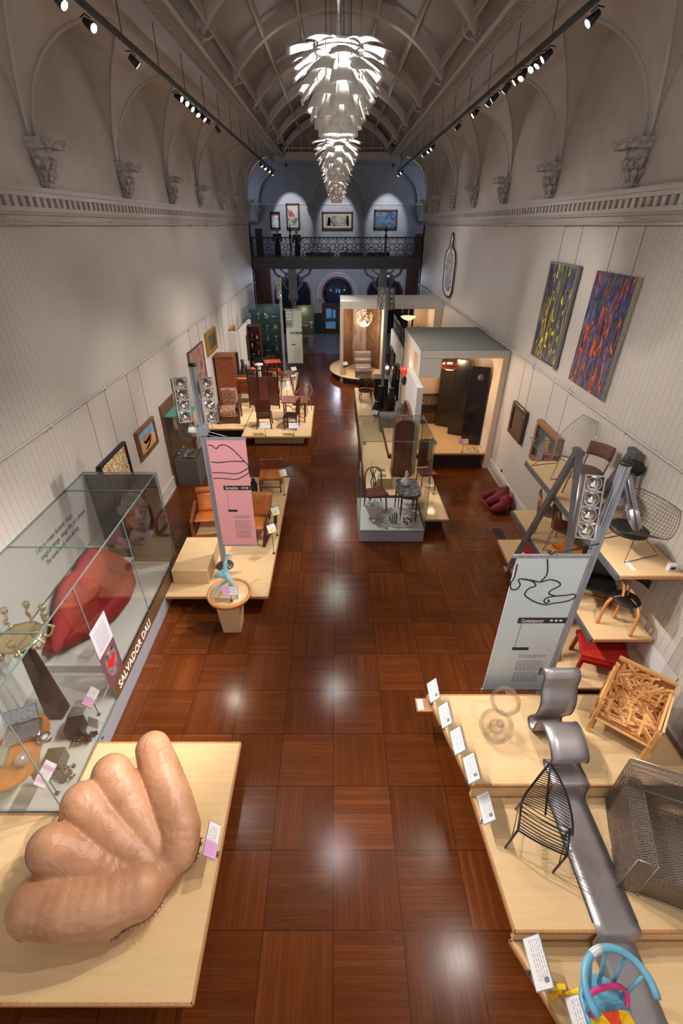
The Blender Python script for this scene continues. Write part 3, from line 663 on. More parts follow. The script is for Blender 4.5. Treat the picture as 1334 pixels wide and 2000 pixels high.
def banner(name_lab, x0, x1, y, z0, z1, m_cloth, title, strokes, groupname='hanging text banners'):
    t = empty('hanging_banner', name_lab, 'banner', ((x0 + x1) / 2, y, z0), group=groupname)
    wobj('cloth_panel', MB().bx(x0, x1, y - .006, y + .006, z0, z1), m_cloth, t)
    wobj('top_batten', MB().bx(x0 - .06, x1 + .01, y - .014, y + .014, z1 - .005, z1 + .035), M_alu, t)
    wobj('bottom_batten', MB().bx(x0 - .02, x1 + .01, y - .012, y + .012, z0 - .03, z0 + .003), M_alu, t)
    W, H = x1 - x0, z1 - z0; b = MB()
    for st in strokes:
        b.tube([(x0 + q[0] * W, y - .009, z1 - q[1] * H) for q in bez([(a[0], a[1], 0) for a in st], 6)], .008 if len(st) > 3 else .006, 5)
    wobj('line_drawing', b, M_black, t)
    if title:
        wobj('title_bar', MB().bx(x0 + .26 * W, x1, y - .012, y - .006, z1 - .445 * H, z1 - .405 * H), mat('banner_bar_black', (38, 36, 40), .6), t)
        text_mesh(title, .085, (1, 0, 0), (0, 0, 1), (x0 + .31 * W, y - .014, z1 - .437 * H), M_white, 'title_lettering', t, bold=0, width=.34 * W)
        wobj('title_squares', MB().bx(x0 + .75 * W, x0 + .79 * W, y - .015, y - .012, z1 - .43 * H, z1 - .418 * H).bx(x0 + .82 * W, x0 + .86 * W, y - .015, y - .012, z1 - .43 * H, z1 - .418 * H).bx(x0 + .89 * W, x0 + .93 * W, y - .015, y - .012, z1 - .43 * H, z1 - .418 * H), M_white, t)
        wobj('subtitle_bar', MB().bx(x0 + .30 * W, x0 + .56 * W, y - .012, y - .006, z1 - .655 * H, z1 - .635 * H), mat('banner_bar_black', (38, 36, 40), .6), t)
        wobj('hair_line', MB().bx(x0 + .33 * W, x0 + .335 * W, y - .009, y - .006, z1 - .64 * H, z1 - .445 * H), M_black, t)
        b = MB(); rnd = random.Random(5)
        for k in range(25):
            if k in (3, 14, 24): wobj('text_block', b, mat('banner_text_grey', (120, 104, 112), .7), t); b = MB()
            if k in (3, 4, 14, 24): continue
            zz = z1 - (.70 + .0098 * k) * H; xx = x0 + .44 * W
            while xx < x0 + (.82 + .05 * rnd.random()) * W:
                l = rnd.uniform(.02, .055); b.bx(xx, xx + l, y - .008, y - .006, zz, zz + .007); xx += l + .012
    return t
m_pink = mat('pink_banner_cloth', (228, 162, 170), .6); m_blueb = mat('pale_blue_banner_cloth', (196, 208, 214), .6); m_greenb = mat('pale_green_banner_cloth', (176, 186, 172), .6)
banner('pink hanging text banner with a line drawing of a lips sofa', -2.15, -1.50, 7.08, .84, 2.99, m_pink, 'Surrealism',
  [[(.03, .045), (.12, .05), (.22, .075), (.32, .05), (.45, .045), (.6, .07), (.75, .12), (.9, .18), (.99, .215), (1.0, .24), (.93, .255), (.8, .28), (.62, .295), (.3, .285), (.03, .285)],
   [(.03, .19), (.25, .195), (.55, .185), (.9, .185)], [(1.0, .24), (.99, .285), (.85, .315), (.65, .345), (.45, .342), (.2, .335), (.03, .338)]])
banner('pale blue hanging text banner with a line drawing of a long scrolled couch', 2.09, 2.92, 4.2, .40, 2.76, m_blueb, 'Contemporary',
  [[(.42, .01), (.46, .06), (.48, .11), (.42, .155)], [(.02, .04), (.03, .12), (.0, .17), (.04, .205), (.12, .20), (.14, .17), (.10, .145), (.14, .135), (.3, .145), (.42, .155), (.55, .14), (.68, .155), (.72, .18), (.62, .21), (.60, .235), (.72, .25)],
   [(.14, .135), (.30, .15), (.37, .18), (.28, .20), (.25, .24), (.34, .27), (.46, .295), (.60, .31), (.72, .30), (.90, .285), (1.0, .26), (.97, .238), (.85, .245), (.72, .25), (.60, .26), (.56, .28), (.6, .30), (.64, .285), (.61, .275)]])
banner('pale green hanging banner with a lattice drawing far down the hall', -2.14, -1.46, 20.9, .80, 2.98, m_greenb, 'Arts',
  [[(.02, .02 + .06 * k), (.45, .02 + .06 * k)] for k in range(5)] + [[(.02, .0), (.02, .33)], [(.45, 0), (.45, .33)]] + [[(.06 + .13 * (k % 3) + .05 * math.cos(a), .29 + .03 * math.sin(a) - .06 * (k // 3)) for a in [PI * j / 3 for j in range(7)]] for k in range(6)])
b = MB(); t = empty('banner_arm', 'thin stay arm bracing the top of the pink banner to its pole', 'bracket', (-2.19, 7.1, 3.02))
wobj('stay', b.tube([(-2.19, 7.08, 3.16), (-1.75, 7.08, 3.02)], .006, 5).tube([(-2.19, 7.05, 3.10), (-1.85, 7.05, 3.02)], .005, 5), M_alu, t)
wobj('clamp', MB().bx(-2.27, -2.11, 7.02, 7.2, 3.08, 3.22), M_alu, t)
wobj('clamp_lamp', MB().cyl((-2.40, 7.08, 3.18), (-2.27, 7.08, 3.15), .07, .06, 14), M_whitelam, t)
t = empty('banner_arm', 'thin stay arm bracing the top of the pale blue banner to its pole', 'bracket', (2.98, 4.2, 2.82))
wobj('stay', MB().tube([(2.98, 4.2, 2.95), (2.45, 4.2, 2.80)], .007, 5).tube([(2.98, 4.24, 2.86), (2.45, 4.24, 2.80)], .006, 5), M_black, t)
wobj('knob', MB().ball((2.45, 4.22, 2.82), .02), M_black, t)
# ------------------------------------------------------------------ shared display pieces
def platform(lab, poly, z1, z0=.06, base_in=.16, riser=None, loc=None, name='display_platform', group='low birch display platforms', top=.045):
    cx = sum(p[0] for p in poly) / len(poly); cy = sum(p[1] for p in poly) / len(poly)
    t = empty(name, lab, 'platform', (cx, cy, 0), group=group)
    wobj('deck', MB().prism(poly, z1 - top, z1), M_ply, t, bevel=.006)
    # hardwood lip round the edge
    b = MB(); n = len(poly)
    for i in range(n):
        (x0, y0), (x1, y1) = poly[i], poly[(i + 1) % n]
        b.beam((x0, y0, z1 - top / 2), (x1, y1, z1 - top / 2), .022, top + .004)
    wobj('edge_strip', b, M_plyedge, t)
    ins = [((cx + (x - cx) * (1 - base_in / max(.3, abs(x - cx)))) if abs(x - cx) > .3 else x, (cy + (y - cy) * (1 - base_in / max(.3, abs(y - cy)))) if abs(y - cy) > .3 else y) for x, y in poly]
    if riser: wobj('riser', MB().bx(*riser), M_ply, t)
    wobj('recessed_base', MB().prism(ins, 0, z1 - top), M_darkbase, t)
    return t
m_lilac = mat('lilac_print', (222, 160, 206), .6); m_yelp = mat('yellow_print', (232, 206, 110), .6); m_cardprint = mat('card_small_print', (120, 120, 132), .7)
M_rod = mat('dark_rod', (66, 62, 60), .4, .6)
def label_stand(lab, x, y, z, h=.30, face=-1, w_=.30, d_=.15, band=None, toward='aisle', group='caption cards on thin stands', style=0):
    t = empty('label_stand', lab, 'label stand', (x, y, z), group=group)
    obj('foot', MB().bx(-.025, .025, -.025, .025, 0, .012), M_steel, t)
    cd_ = .06 if toward == 'aisle' else 0
    obj('rod', MB().cyl((0, 0, .01), (0, 0, h - .04), .006, n=6).cyl((0, 0, h - .04), (0, -.02, h), .006, n=6), M_rod, t)
    if toward == 'aisle': ang = (0, face * -.8, 0); M_ = Matrix.Translation((0, 0, h)) @ Matrix.Rotation(face * .85, 4, 'Y') @ Matrix.Rotation(face * PI / 2, 4, 'Z')
    else: M_ = Matrix.Translation((0, 0, h)) @ Matrix.Rotation(face if toward == 'turned' else 0, 4, 'Z') @ Matrix.Rotation(.85, 4, 'X')
    def put(n_, mb, m): mb.v = [tuple(M_ @ Vector(p)) for p in mb.v]; return obj(n_, mb, m, t)
    a, b_ = w_ / 2, d_ / 2
    put('frame', MB().bx(-a - .008, a + .008, -b_ - .008, b_ + .008, -.008, 0), M_alu)
    put('card', MB().bx(-a, a, -b_, b_, 0, .003), M_white)
    if band == 'pink': put('colour_band', MB().bx(-a, -a + w_ * .45, -b_, b_, .003, .004), m_lilac)
    if band == 'pink2': put('colour_band', MB().bx(-a + .12 * w_, -a + w_ * .3, -b_, b_, .003, .004).bx(a - .35 * w_, a - w_ * .15, -b_, b_, .003, .004), m_lilac)
    if band == 'yellow': put('colour_band', MB().bx(-a, a, -b_, -b_ + d_ * .35, .003, .004), m_yelp)
    m = MB(); r = random.Random(int(x * 100 + y * 37))
    for k in range(5):
        yy = b_ - .02 - k * d_ * .14; xx = -a + .02
        while xx < a - .05:
            l = r.uniform(.012, .04); m.bx(xx, min(a - .01, xx + l), yy, yy + .0045, .0035, .0045); xx += l + .009
    if style: m.bx(a - .07, a - .035, b_ - .06, b_ - .02, .0035, .005)
    put('print', m, m_cardprint)
    return t
def capsules(chains, voxel, name, m, parent, smooth=8, n=14):
    b = MB()
    for ch in chains:
        P = [Vector(c[:3]) for c in ch]; R_ = [c[3] for c in ch]
        for i in range(len(P)): b.ball(P[i], R_[i], n=n, m=10)
        for i in range(len(P) - 1):
            steps = max(2, int((P[i + 1] - P[i]).length / (min(R_) * .35)))
            for k in range(1, steps): b.ball(P[i].lerp(P[i + 1], k / steps), R_[i] + (R_[i + 1] - R_[i]) * k / steps, n=n, m=8)
    me = bpy.data.meshes.new(name); me.from_pydata(b.v, [], b.f); me.update(); o = bpy.data.objects.new(name, me); C.objects.link(o)
    q = o.modifiers.new('r', 'REMESH'); q.mode = 'VOXEL'; q.voxel_size = voxel; q.use_smooth_shade = True
    q = o.modifiers.new('s', 'SMOOTH'); q.iterations = smooth; q.factor = .5
    dg = bpy.context.evaluated_depsgraph_get(); me2 = bpy.data.meshes.new_from_object(o.evaluated_get(dg))
    o.modifiers.clear(); o.data = me2; me2.materials.clear(); me2.materials.append(m)
    me2.polygons.foreach_set('use_smooth', [True] * len(me2.polygons))
    if parent is not None:
        o.parent = parent
        if parent.type == 'EMPTY': o.matrix_parent_inverse = parent.matrix_basis.inverted()
    return o
# ------------------------------------------------------------------ near left platform with the leather glove seat
platform('birch display platform under the giant leather glove seat', [(-3.07, 3.43), (-1.23, 3.43), (-1.23, 1.09), (-4.32, 1.09), (-4.32, 2.58), (-3.07, 2.58)], .35, base_in=.2)
m_lea, N, L, b_ = nt('tan_glove_leather'); n_, r_, mp = noise_mix(N, L, b_, srgb(164, 112, 80), srgb(200, 150, 114), 2.2, 6, None, .3, .7)
b_.inputs['Roughness'].default_value = .42
n1 = N.new('ShaderNodeTexNoise'); n1.inputs['Scale'].default_value = 5; n1.inputs['Detail'].default_value = 6; n1.inputs['Distortion'].default_value = 2.2
bp = N.new('ShaderNodeBump'); bp.inputs['Strength'].default_value = .42; bp.inputs['Distance'].default_value = .03
L.new(mp.outputs[0], n1.inputs['Vector']); L.new(n1.outputs[0], bp.inputs['Height']); L.new(bp.outputs[0], b_.inputs['Normal'])
gl = empty('glove_seat', 'giant tan leather baseball glove seat with five upturned fingers on the birch platform', 'armchair', (-2.1, 2.0, .35))
GL = {'thumb': [(-2.74, 1.65, 0.72, 0.26), (-2.47, 1.64, 0.7, 0.27), (-2.17, 1.68, 0.66, 0.27), (-1.88, 1.79, 0.62, 0.26)] , 'f2': [(-2.71, 2.0, 0.98, 0.22), (-2.6, 2.0, 0.86, 0.25), (-2.35, 1.96, 0.72, 0.24), (-2.03, 1.9, 0.6, 0.24)] , 'f3': [(-2.59, 2.39, 1.0, 0.215), (-2.43, 2.29, 0.88, 0.235), (-2.17, 2.13, 0.72, 0.23), (-1.94, 2.0, 0.6, 0.24)] , 'f4': [(-2.41, 2.68, 1.0, 0.215), (-2.25, 2.52, 0.88, 0.23), (-2.03, 2.3, 0.7, 0.22), (-1.86, 2.12, 0.58, 0.24)] , 'f5': [(-2.08, 2.99, 0.95, 0.2), (-1.94, 2.77, 0.86, 0.23), (-1.77, 2.52, 0.72, 0.24), (-1.65, 2.31, 0.62, 0.24), (-1.63, 2.14, 0.58, 0.23)] , 'palm': [(-2.11, 1.66, 0.58, 0.24), (-1.94, 1.77, 0.55, 0.22), (-1.77, 1.98, 0.55, 0.22), (-1.62, 2.2, 0.56, 0.22)] , }
gb = capsules([[(a, b2, c, r * .96) for a, b2, c, r in ch] for ch in GL.values()], .015, 'glove_body', m_lea, gl, 3, 20)
for v in gb.data.vertices:       # flatten on the deck, sharpen the heel edge
    if v.co.z < .352: v.co.z = .352
def nearest_on(p):
    return gb.closest_point_on_mesh(Vector(p))[1]
seam = MB(); heel = [(-1.33, 2.55), (-1.36, 2.25), (-1.52, 1.92), (-1.72, 1.66), (-1.98, 1.46), (-2.15, 1.38)]
pts = bez([(x, y, .47) for x, y in heel], 8); pts = [nearest_on((p.x + .25, p.y - .2, .50)) for p in pts]
seam.tube(pts, .009, 5)
for i in range(1, len(pts) - 1, 2):
    d = (pts[i + 1] - pts[i - 1]).normalized(); nn = Vector((-d.y, d.x, .4)).normalized() * .03
    seam.tube([pts[i] - nn, pts[i] + Vector((.006, -.006, .008)), pts[i] + nn], .006, 4)
wobj('heel_lacing', seam, mat('leather_lace', (138, 92, 62), .5), gl)
se = MB()
for nm in ('thumb', 'f2', 'f3'):
    ch = GL[nm]; q = []
    d = Vector(ch[1][:3]) - Vector(ch[0][:3]); d.normalize(); up = Vector((0, 0, 1)); sd = d.cross(up).normalized()
    for k in range(15):
        a = PI * k / 14; r = ch[0][3] * 1.15
        q.append(nearest_on(Vector(ch[0][:3]) - d * r * math.sin(a) * 1.0 + sd * r * math.cos(a) - up * .06))
    for k in range(1, 6): q.append(nearest_on(Vector(ch[0][:3]) + d * .09 * k - sd * ch[0][3] * 1.15 - up * .06))
    q2 = [q[0]]
    for p in q[1:15]:
        if (p - q2[-1]).length < .12: q2.append(p)
    se.tube(q2, .006, 4)
wobj('finger_piping', se, mat('leather_lace', (138, 92, 62), .5), gl)
wobj('lace_knots', MB().ball((-2.70, 1.93, 1.06), .012).ball((-2.58, 1.90, 1.04), .012).tube([(-2.70, 1.93, 1.065), (-2.64, 1.89, 1.08), (-2.58, 1.90, 1.05)], .006, 5), mat('leather_lace', (138, 92, 62), .5), gl)
label_stand('caption card with a white and pink print beside the leather glove seat', -1.26, 2.19, .35, .33, 1, .30, .15, 'pink')
# ------------------------------------------------------------------ long glass case on the left wall
CX0, CX1, CY0, CY1 = XL + .01, -3.08, 2.60, 7.02
ca = empty('display_case', 'long frameless glass display case against the wall holding the red lips sofa', 'display case', (-3.7, 4.8, 0))
wobj('plinth', MB().bx(CX0, CX1 - .01, CY0, CY1, 0, .33), M_greyc, ca, bevel=.004)
wobj('case_floor', MB().bx(CX0, CX1 - .03, CY0 + .01, CY1 - .01, .331, .36), M_whitelam, ca)
g = .006
wobj('glass_top', MB().bx(CX0, CX1, CY0, CY1, 2.4, 2.41), M_gpane, ca)
wobj('glass_front', MB().bx(CX1 - .01, CX1, CY0, CY1, .33, 2.4), M_gpane, ca)
wobj('glass_end', MB().bx(CX0, CX1, CY0, CY0 + .01, .33, 2.4), M_gpane, ca)
wobj('glass_end', MB().bx(CX0, CX1, CY1 - .01, CY1, .33, 2.4), M_gpane, ca)
m_edge = mat('glass_edge_green', (110, 134, 128), .15); b = MB(); e = .006
for y in (CY0, 3.37, 4.87, 6.38, CY1): b.bx(CX0, CX1, y - e, y + e, 2.404, 2.414)
b.bx(CX1 - e, CX1 + e, CY0, CY1, 2.40, 2.414); b.bx(CX0, CX0 + 2 * e, CY0, CY1, 2.40, 2.414)
for y in (CY0, 4.08, 5.53, CY1): b.bx(CX1 - e, CX1 + .003, y - e, y + e, .33, 2.4)
b.bx(CX0, CX0 + .01, CY0 - e, CY0 + e, .33, 2.4); b.bx(CX0, CX1, CY0 - e, CY0 + e, .33, .345); b.bx(CX1 - e, CX1 + e, CY0, CY1, .325, .34)
wobj('glass_edge', b, m_edge, ca)
wobj('back_panel', MB().bx(CX0, CX0 + .02, CY0 + .02, CY1 - .02, .36, 2.38), mat('case_back_white', (206, 208, 204), .6), ca)
m_qt = mat('quote_lettering', (96, 98, 98), .6)
for k, s_ in enumerate(('I try to create fantastic things,', 'magical things, things like in a dream.', 'The world needs more fantasy.')):
    text_mesh(s_, .12, (0, 1, 0), (0, 0, 1), (CX0 + .024, 5.28 + .05 * k, 1.96 - .14 * k), m_qt, 'quote_lettering', ca, width=(1.05, 1.36, 1.0)[k], shear=.2)
for o in ca.children:
    if o.name.startswith('quote_lettering'): o.matrix_parent_inverse = ca.matrix_basis.inverted()
m_brown = mat('brown_name_band', (104, 72, 40), .5)
wobj('name_band', MB().bx(CX1 + .001, CX1 + .006, 4.09, CY1, .335, .60), m_brown, ca)
t_ = text_mesh('SALVADOR DALI', .19, (0, 1, 0), (0, 0, 1), (CX1 + .009, 4.2, .395), M_white, 'name_lettering', ca, bold=.004, width=1.25); t_.matrix_parent_inverse = ca.matrix_basis.inverted()
wobj('lock', MB().cyl((CX1 - .005, 3.55, .27), (CX1 + .008, 3.55, .27), .02, n=12), M_steel, ca)
# portrait print on the far end of the case
po = empty('portrait_panel', 'grey photographic portrait of a man with flowers, at the far end of the glass case', 'picture', (-3.68, 6.98, .62))
wobj('panel', MB().bx(CX0 + .03, CX1 - .02, 6.975, 6.99, .62, 2.39), mat('portrait_ground', (40, 42, 42), .35), po)
m_sk = mat('portrait_grey', (150, 146, 142), .5, 0, (104, 102, 100), 5); m_skd = mat('portrait_shadow', (60, 58, 58), .5); m_skl = mat('portrait_light', (190, 186, 180), .5); m_fl = mat('portrait_flower', (168, 152, 160), .5)
def pslab(nm, pts, m, d, par=po): wobj(nm, MB().slab(pts, (0, 6.974 - d * .001, 0), (1, 0, 0), (0, 0, 1), (0, -.001, 0)), m, par)
el = lambda cx, cz, rx, rz, n=20, a0=0: [(cx + rx * math.cos(a0 + 2 * PI * k / n), cz + rz * math.sin(a0 + 2 * PI * k / n)) for k in range(n)]
pslab('shoulders', [(-4.2, .63), (-3.12, .63), (-3.12, .85), (-3.3, 1.0), (-3.5, 1.15), (-3.75, 1.12), (-4.0, .95), (-4.2, .8)], m_skd, 0)
pslab('collar', [(-3.85, 1.05), (-3.6, .9), (-3.35, 1.2), (-3.45, 1.3), (-3.75, 1.25)], m_skl, 1)
pslab('hair', el(-3.62, 1.88, .27, .34), m_skd, 1)
pslab('face', [(-3.84, 1.75), (-3.80, 1.45), (-3.68, 1.22), (-3.55, 1.18), (-3.42, 1.26), (-3.36, 1.5), (-3.36, 1.8), (-3.44, 2.0), (-3.6, 2.06), (-3.76, 1.98)], m_sk, 2)
pslab('ear', el(-3.87, 1.66, .045, .10), m_sk, 3)
pslab('brow', [(-3.74, 1.76), (-3.62, 1.79), (-3.62, 1.77), (-3.74, 1.73)], m_skd, 4); pslab('brow', [(-3.52, 1.79), (-3.40, 1.76), (-3.40, 1.73), (-3.52, 1.77)], m_skd, 4)
for x_ in (-3.67, -3.46): pslab('eye', el(x_, 1.69, .045, .018), m_skl, 4); pslab('iris', el(x_, 1.69, .018, .018), m_skd, 5)
pslab('nose', [(-3.59, 1.70), (-3.55, 1.70), (-3.51, 1.52), (-3.62, 1.52)], m_skl, 4); pslab('mouth', [(-3.64, 1.38), (-3.5, 1.38), (-3.57, 1.355)], m_skd, 4); pslab('lips', el(-3.57, 1.385, .07, .012), m_skd, 5)
for k, (x_, z_, r) in enumerate([(-4.0, 1.02, .09), (-3.92, .9, .1), (-4.08, .88, .08), (-3.85, 1.02, .07), (-3.72, .98, .08), (-3.62, 1.05, .06)]): pslab('flower', el(x_, z_, r, r * .8, 9, k), m_fl if k < 4 else m_sk, 6 + k)
# explanatory sign on the glass
sg = empty('lips_sign', 'narrow sign on the case glass, white text block above a face with red lips', 'sign', (CX1, 4.25, .65))
wobj('board', MB().bx(CX1 + .002, CX1 + .006, 4.03, 4.45, .62, 1.68), mat('sign_purple', (112, 70, 84), .5), sg)
wobj('text_block', MB().bx(CX1 + .006, CX1 + .008, 4.03, 4.45, 1.20, 1.68), mat('sign_white', (206, 202, 212), .5), sg)
b = MB()
for k in range(12): b.bx(CX1 + .008, CX1 + .009, 4.09, 4.38, 1.26 + k * .03, 1.267 + k * .03)
wobj('text_lines', b, m_cardprint, sg)
b = MB()
yslab = lambda pts, d: MB().slab(pts, (CX1 + .006 + d * .001, 0, 0), (0, 1, 0), (0, 0, 1), (.001, 0, 0))
wobj('face_print', yslab([(4.24 + .15 * math.cos(a), .93 + .24 * math.sin(a)) for a in [2 * PI * k / 20 for k in range(20)]], 0), mat('face_print_grey', (158, 136, 128), .5, 0, (90, 70, 66), 14), sg)
wobj('red_lips_print', yslab([(4.13, .95), (4.18, 1.02), (4.24, .99), (4.30, 1.03), (4.35, .96), (4.30, .88), (4.24, .84), (4.18, .88)], 2), mat('print_red', (206, 30, 38), .5), sg)
wobj('eye_print', yslab([(4.14, 1.09), (4.2, 1.12), (4.2, 1.08)], 2).slab([(4.29, 1.09), (4.35, 1.12), (4.35, 1.07)], (CX1 + .008, 0, 0), (0, 1, 0), (0, 0, 1), (.001, 0, 0)), M_black, sg)
# dais and sofa
tag(obj('case_dais', MB().bx(CX0 + .03, -3.2, 4.52, CY1 - .04, .361, .50), M_whitelam, bevel=.003), 'low white step inside the long glass case under the lips sofa', 'dais')
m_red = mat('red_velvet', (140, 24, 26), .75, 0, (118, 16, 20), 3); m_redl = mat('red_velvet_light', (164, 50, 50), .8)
li = empty('lips_sofa', 'red lips shaped sofa with a deep seat inside the long glass case', 'sofa', (-3.9, 5.75, .5))
def prof(t, pts):
    for i in range(len(pts) - 1):
        if t <= pts[i + 1][0]:
            a, b2 = pts[i], pts[i + 1]; u = (t - a[0]) / (b2[0] - a[0]); u = u * u * (3 - 2 * u) * .5 + u * .5; return a[1] + (b2[1] - a[1]) * u
    return pts[-1][1]
topz = [(4.58, .80), (4.85, 1.06), (5.10, 1.34), (5.32, 1.47), (5.55, 1.42), (5.72, 1.36), (5.9, 1.44), (6.1, 1.47), (6.35, 1.32), (6.62, 1.02), (6.88, .78)]
frx = [(4.58, -4.15), (4.8, -3.90), (5.1, -3.66), (5.45, -3.50), (5.8, -3.46), (6.15, -3.50), (6.5, -3.68), (6.75, -3.92), (6.88, -4.12)]
m = 40
def up(u, v):
    y = 4.58 + 2.3 * u; zt = prof(y, topz); z0 = .68; e = math.sin(PI * min(1, max(0, u))) ** .4 + .02
    a = 2 * PI * v; zc = (zt + z0) / 2; return (-4.10 + .17 * math.cos(a) * e, y, zc + (zt - z0) / 2 * math.sin(a))
def lo(u, v):
    y = 4.58 + 2.3 * u; xf = prof(y, frx); e = math.sin(PI * u) ** .45 + .02; a = 2 * PI * v; xb = -4.26
    xc_ = (xf + xb) / 2; r = (xf - xb) / 2; ca_, sa = math.cos(a), math.sin(a)
    sq = lambda q: math.copysign(abs(q) ** .7, q)
    return (xc_ + r * sq(ca_), y, .735 + .225 * e * sq(sa) - (.05 if sa > 0 and abs(ca_) < .5 else 0) * e)
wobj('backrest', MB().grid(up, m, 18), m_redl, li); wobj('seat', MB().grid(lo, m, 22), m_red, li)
# obelisk torchere with gilt branches
ob = empty('torchere', 'tall black tapering obelisk floor lamp with a ring of pale gold curling branches', 'floor lamp', (-3.78, 3.85, .36))
b = MB(); h = 1.42
b.add([(-.105, -.105, 0), (.105, -.105, 0), (.105, .105, 0), (-.105, .105, 0), (-.05, -.05, h), (.05, -.05, h), (.05, .05, h), (-.05, .05, h)], [(0, 3, 2, 1), (4, 5, 6, 7), (0, 1, 5, 4), (1, 2, 6, 5), (2, 3, 7, 6), (3, 0, 4, 7)])
obj('obelisk_shaft', b, mat('black_lacquer', (36, 28, 28), .18), ob)
m_gold = mat('pale_gilt', (216, 196, 150), .3, .75)
b = MB().lathe([(.08, 0), (.24, .02), (.26, .05), (.2, .05), (.05, .03)], (0, 0, h), 20)
br0 = []
for k in range(9):
    a = 2 * PI * k / 9 + .2; rr = lambda r, z, da=0: (r * math.cos(a + da), r * math.sin(a + da), h + z)
    b2 = MB().tube(bez([rr(.2, .04), rr(.30, -.02, .1), rr(.36, .08, .2), rr(.30, .15, .15), rr(.34, .22, .1)], 5), .016, 6)
    b2.lathe([(.012, 0), (.04, .03), (.032, .06), (.045, .08), (.02, .075)], rr(.34, .20, .1), 8); b2.ball(rr(.36, .07, .22), .026, n=8, m=5); b2.ball(rr(.27, .02, .0), .03, n=8, m=5)
    br0.append(b2)
obj('branch_ring', b, m_gold, ob)
for b2 in br0: obj('branch', b2, m_gold, ob)
# low biomorphic table with silver pieces
def blob(cx, cy, base, amp, n=40, ph=0): return [(cx + (base[0] + amp * math.cos(3 * a + ph)) * math.cos(a), cy + (base[1] + amp * math.cos(2 * a + ph)) * math.sin(a)) for a in [2 * PI * k / n for k in range(n)]]
tb = empty('low_table', 'orange brown kidney shaped low wooden table inside the long glass case', 'table', (-3.72, 3.12, .36))
pl = [(a + 3.72, b_ - 3.12) for a, b_ in blob(-3.74, 3.10, (.30, .42), .07, ph=2.4)]
obj('table_top', MB().prism(pl, .36, .40), wood('orange_elm', (176, 104, 40), (198, 124, 54), .35, 3, (3, 1, 1)), tb, bevel=.008)
for x_, y_ in ((-.18, -.28), (.2, -.22), (.02, .34)): obj('leg', MB().beam((x_ * .7, y_ * .7, .36), (x_, y_, 0), .04, .05), mat('slate_leg', (96, 86, 80), .5), tb)
m_silver = mat('crumpled_silver', (186, 188, 194), .18, 1, bump=1, bscale=26)
t = empty('silver_box', 'open crumpled silver casket on the kidney shaped table', 'casket', (-3.78, 3.28, .762), .4)
obj('tray', MB().bx(-.2, .2, -.13, .13, 0, .07), m_silver, t, bevel=.02); obj('lid', MB().obx((-.03, .20, .12), (.38, .03, .2), (-.5, 0, 0)), m_silver, t, bevel=.01)
t = empty('silver_tray', 'square glass and silver tray at the case wall end of the kidney shaped table', 'tray', (-3.92, 2.98, .762), .3)
obj('dish', MB().bx(-.13, .13, -.14, .14, 0, .05), mat('tray_silver', (196, 200, 196), .2, .9, bump=.6, bscale=14), t, bevel=.02)
t = empty('silver_ashtray', 'small round faceted silver dish with a white centre on the kidney shaped table', 'dish', (-3.50, 3.22, .762))
obj('bowl', MB().lathe([(.02, 0), (.06, .01), (.085, .04), (.07, .05), (.04, .03)], n=10), m_silver, t); obj('insert', MB().lathe([(.05, .045), (.001, .05)], n=12), M_white, t)
t = empty('crystal_ball', 'faceted pinkish crystal sphere on the kidney shaped table', 'ornament', (-3.58, 2.93, .762))
obj('crystal', MB().ball((0, 0, .075), .075, n=9, m=6), mat('crystal', (190, 168, 176), .1, .5), t)
# black cube sculpture and a solid copy standing in for its reflection
m_blk = mat('black_bronze', (44, 36, 36), .3)
def cubes(lab, x, y, rz):
    t = empty('cube_sculpture', lab, 'sculpture', (x, y, .36), rz, group='black cube and rubble sculptures')
    obj('cube', MB().bx(-.10, .10, -.08, .12, 0, .2), m_blk, t, bevel=.003)
    b = MB(); r = random.Random(int(x * 50))
    for k in range(34): b.ball((r.uniform(-.02, .26), r.uniform(-.20, -.05), r.uniform(.02, .09)), r.uniform(.015, .032), n=6, m=4)
    obj('rubble', b, mat('black_rubble', (38, 30, 30), .25), t)
cubes('black cube with lumps spilling from its foot, near the standing name card', -3.38, 3.55, .2)
cubes('brown black cube with lumps, solid copy for a reflection, beside the kidney shaped table', -3.42, 3.12, .1)
label_stand('tilted caption card standing inside the long glass case by the black cubes', -3.22, 3.82, .36, .38, 1, .26, .13, 'pink', group='caption cards inside the long glass case')
label_stand('caption card with two pink bands beside the kidney shaped table', -3.26, 2.80, .36, .42, 1, .26, .13, 'pink2', group='caption cards inside the long glass case')
tag(obj('folded_card', MB().slab([(0, 0), (.10, 0), (.05, .13)], (-3.30, 3.66, .361), (.3, 1, 0), (0, 0, 1), (.16, -.05, 0)), M_white), 'white folded tent card on the case floor behind the black cubes', 'card')
# green flask and its stand
t = empty('cactus_ornament', 'dark green bottle ornament with a knobbly stopper standing by the lips sofa', 'ornament', (-3.42, 4.72, .50))
m_gr = mat('dark_green_glass', (24, 50, 42), .15)
obj('flask', MB().lathe([(.04, 0), (.09, .03), (.10, .09), (.06, .14), (.03, .18), (.035, .22)], n=14), m_gr, t)
b = MB().lathe([(.03, .22), (.02, .25), (.06, .30), (.08, .37), (.05, .45), (.001, .47)], n=8)
for k in range(9): b.ball((.07 * math.cos(k * 2.4), .07 * math.sin(k * 2.4), .28 + .02 * k), .028, n=6, m=4)
obj('stopper', b, mat('olive_stopper', (64, 70, 48), .5), t)
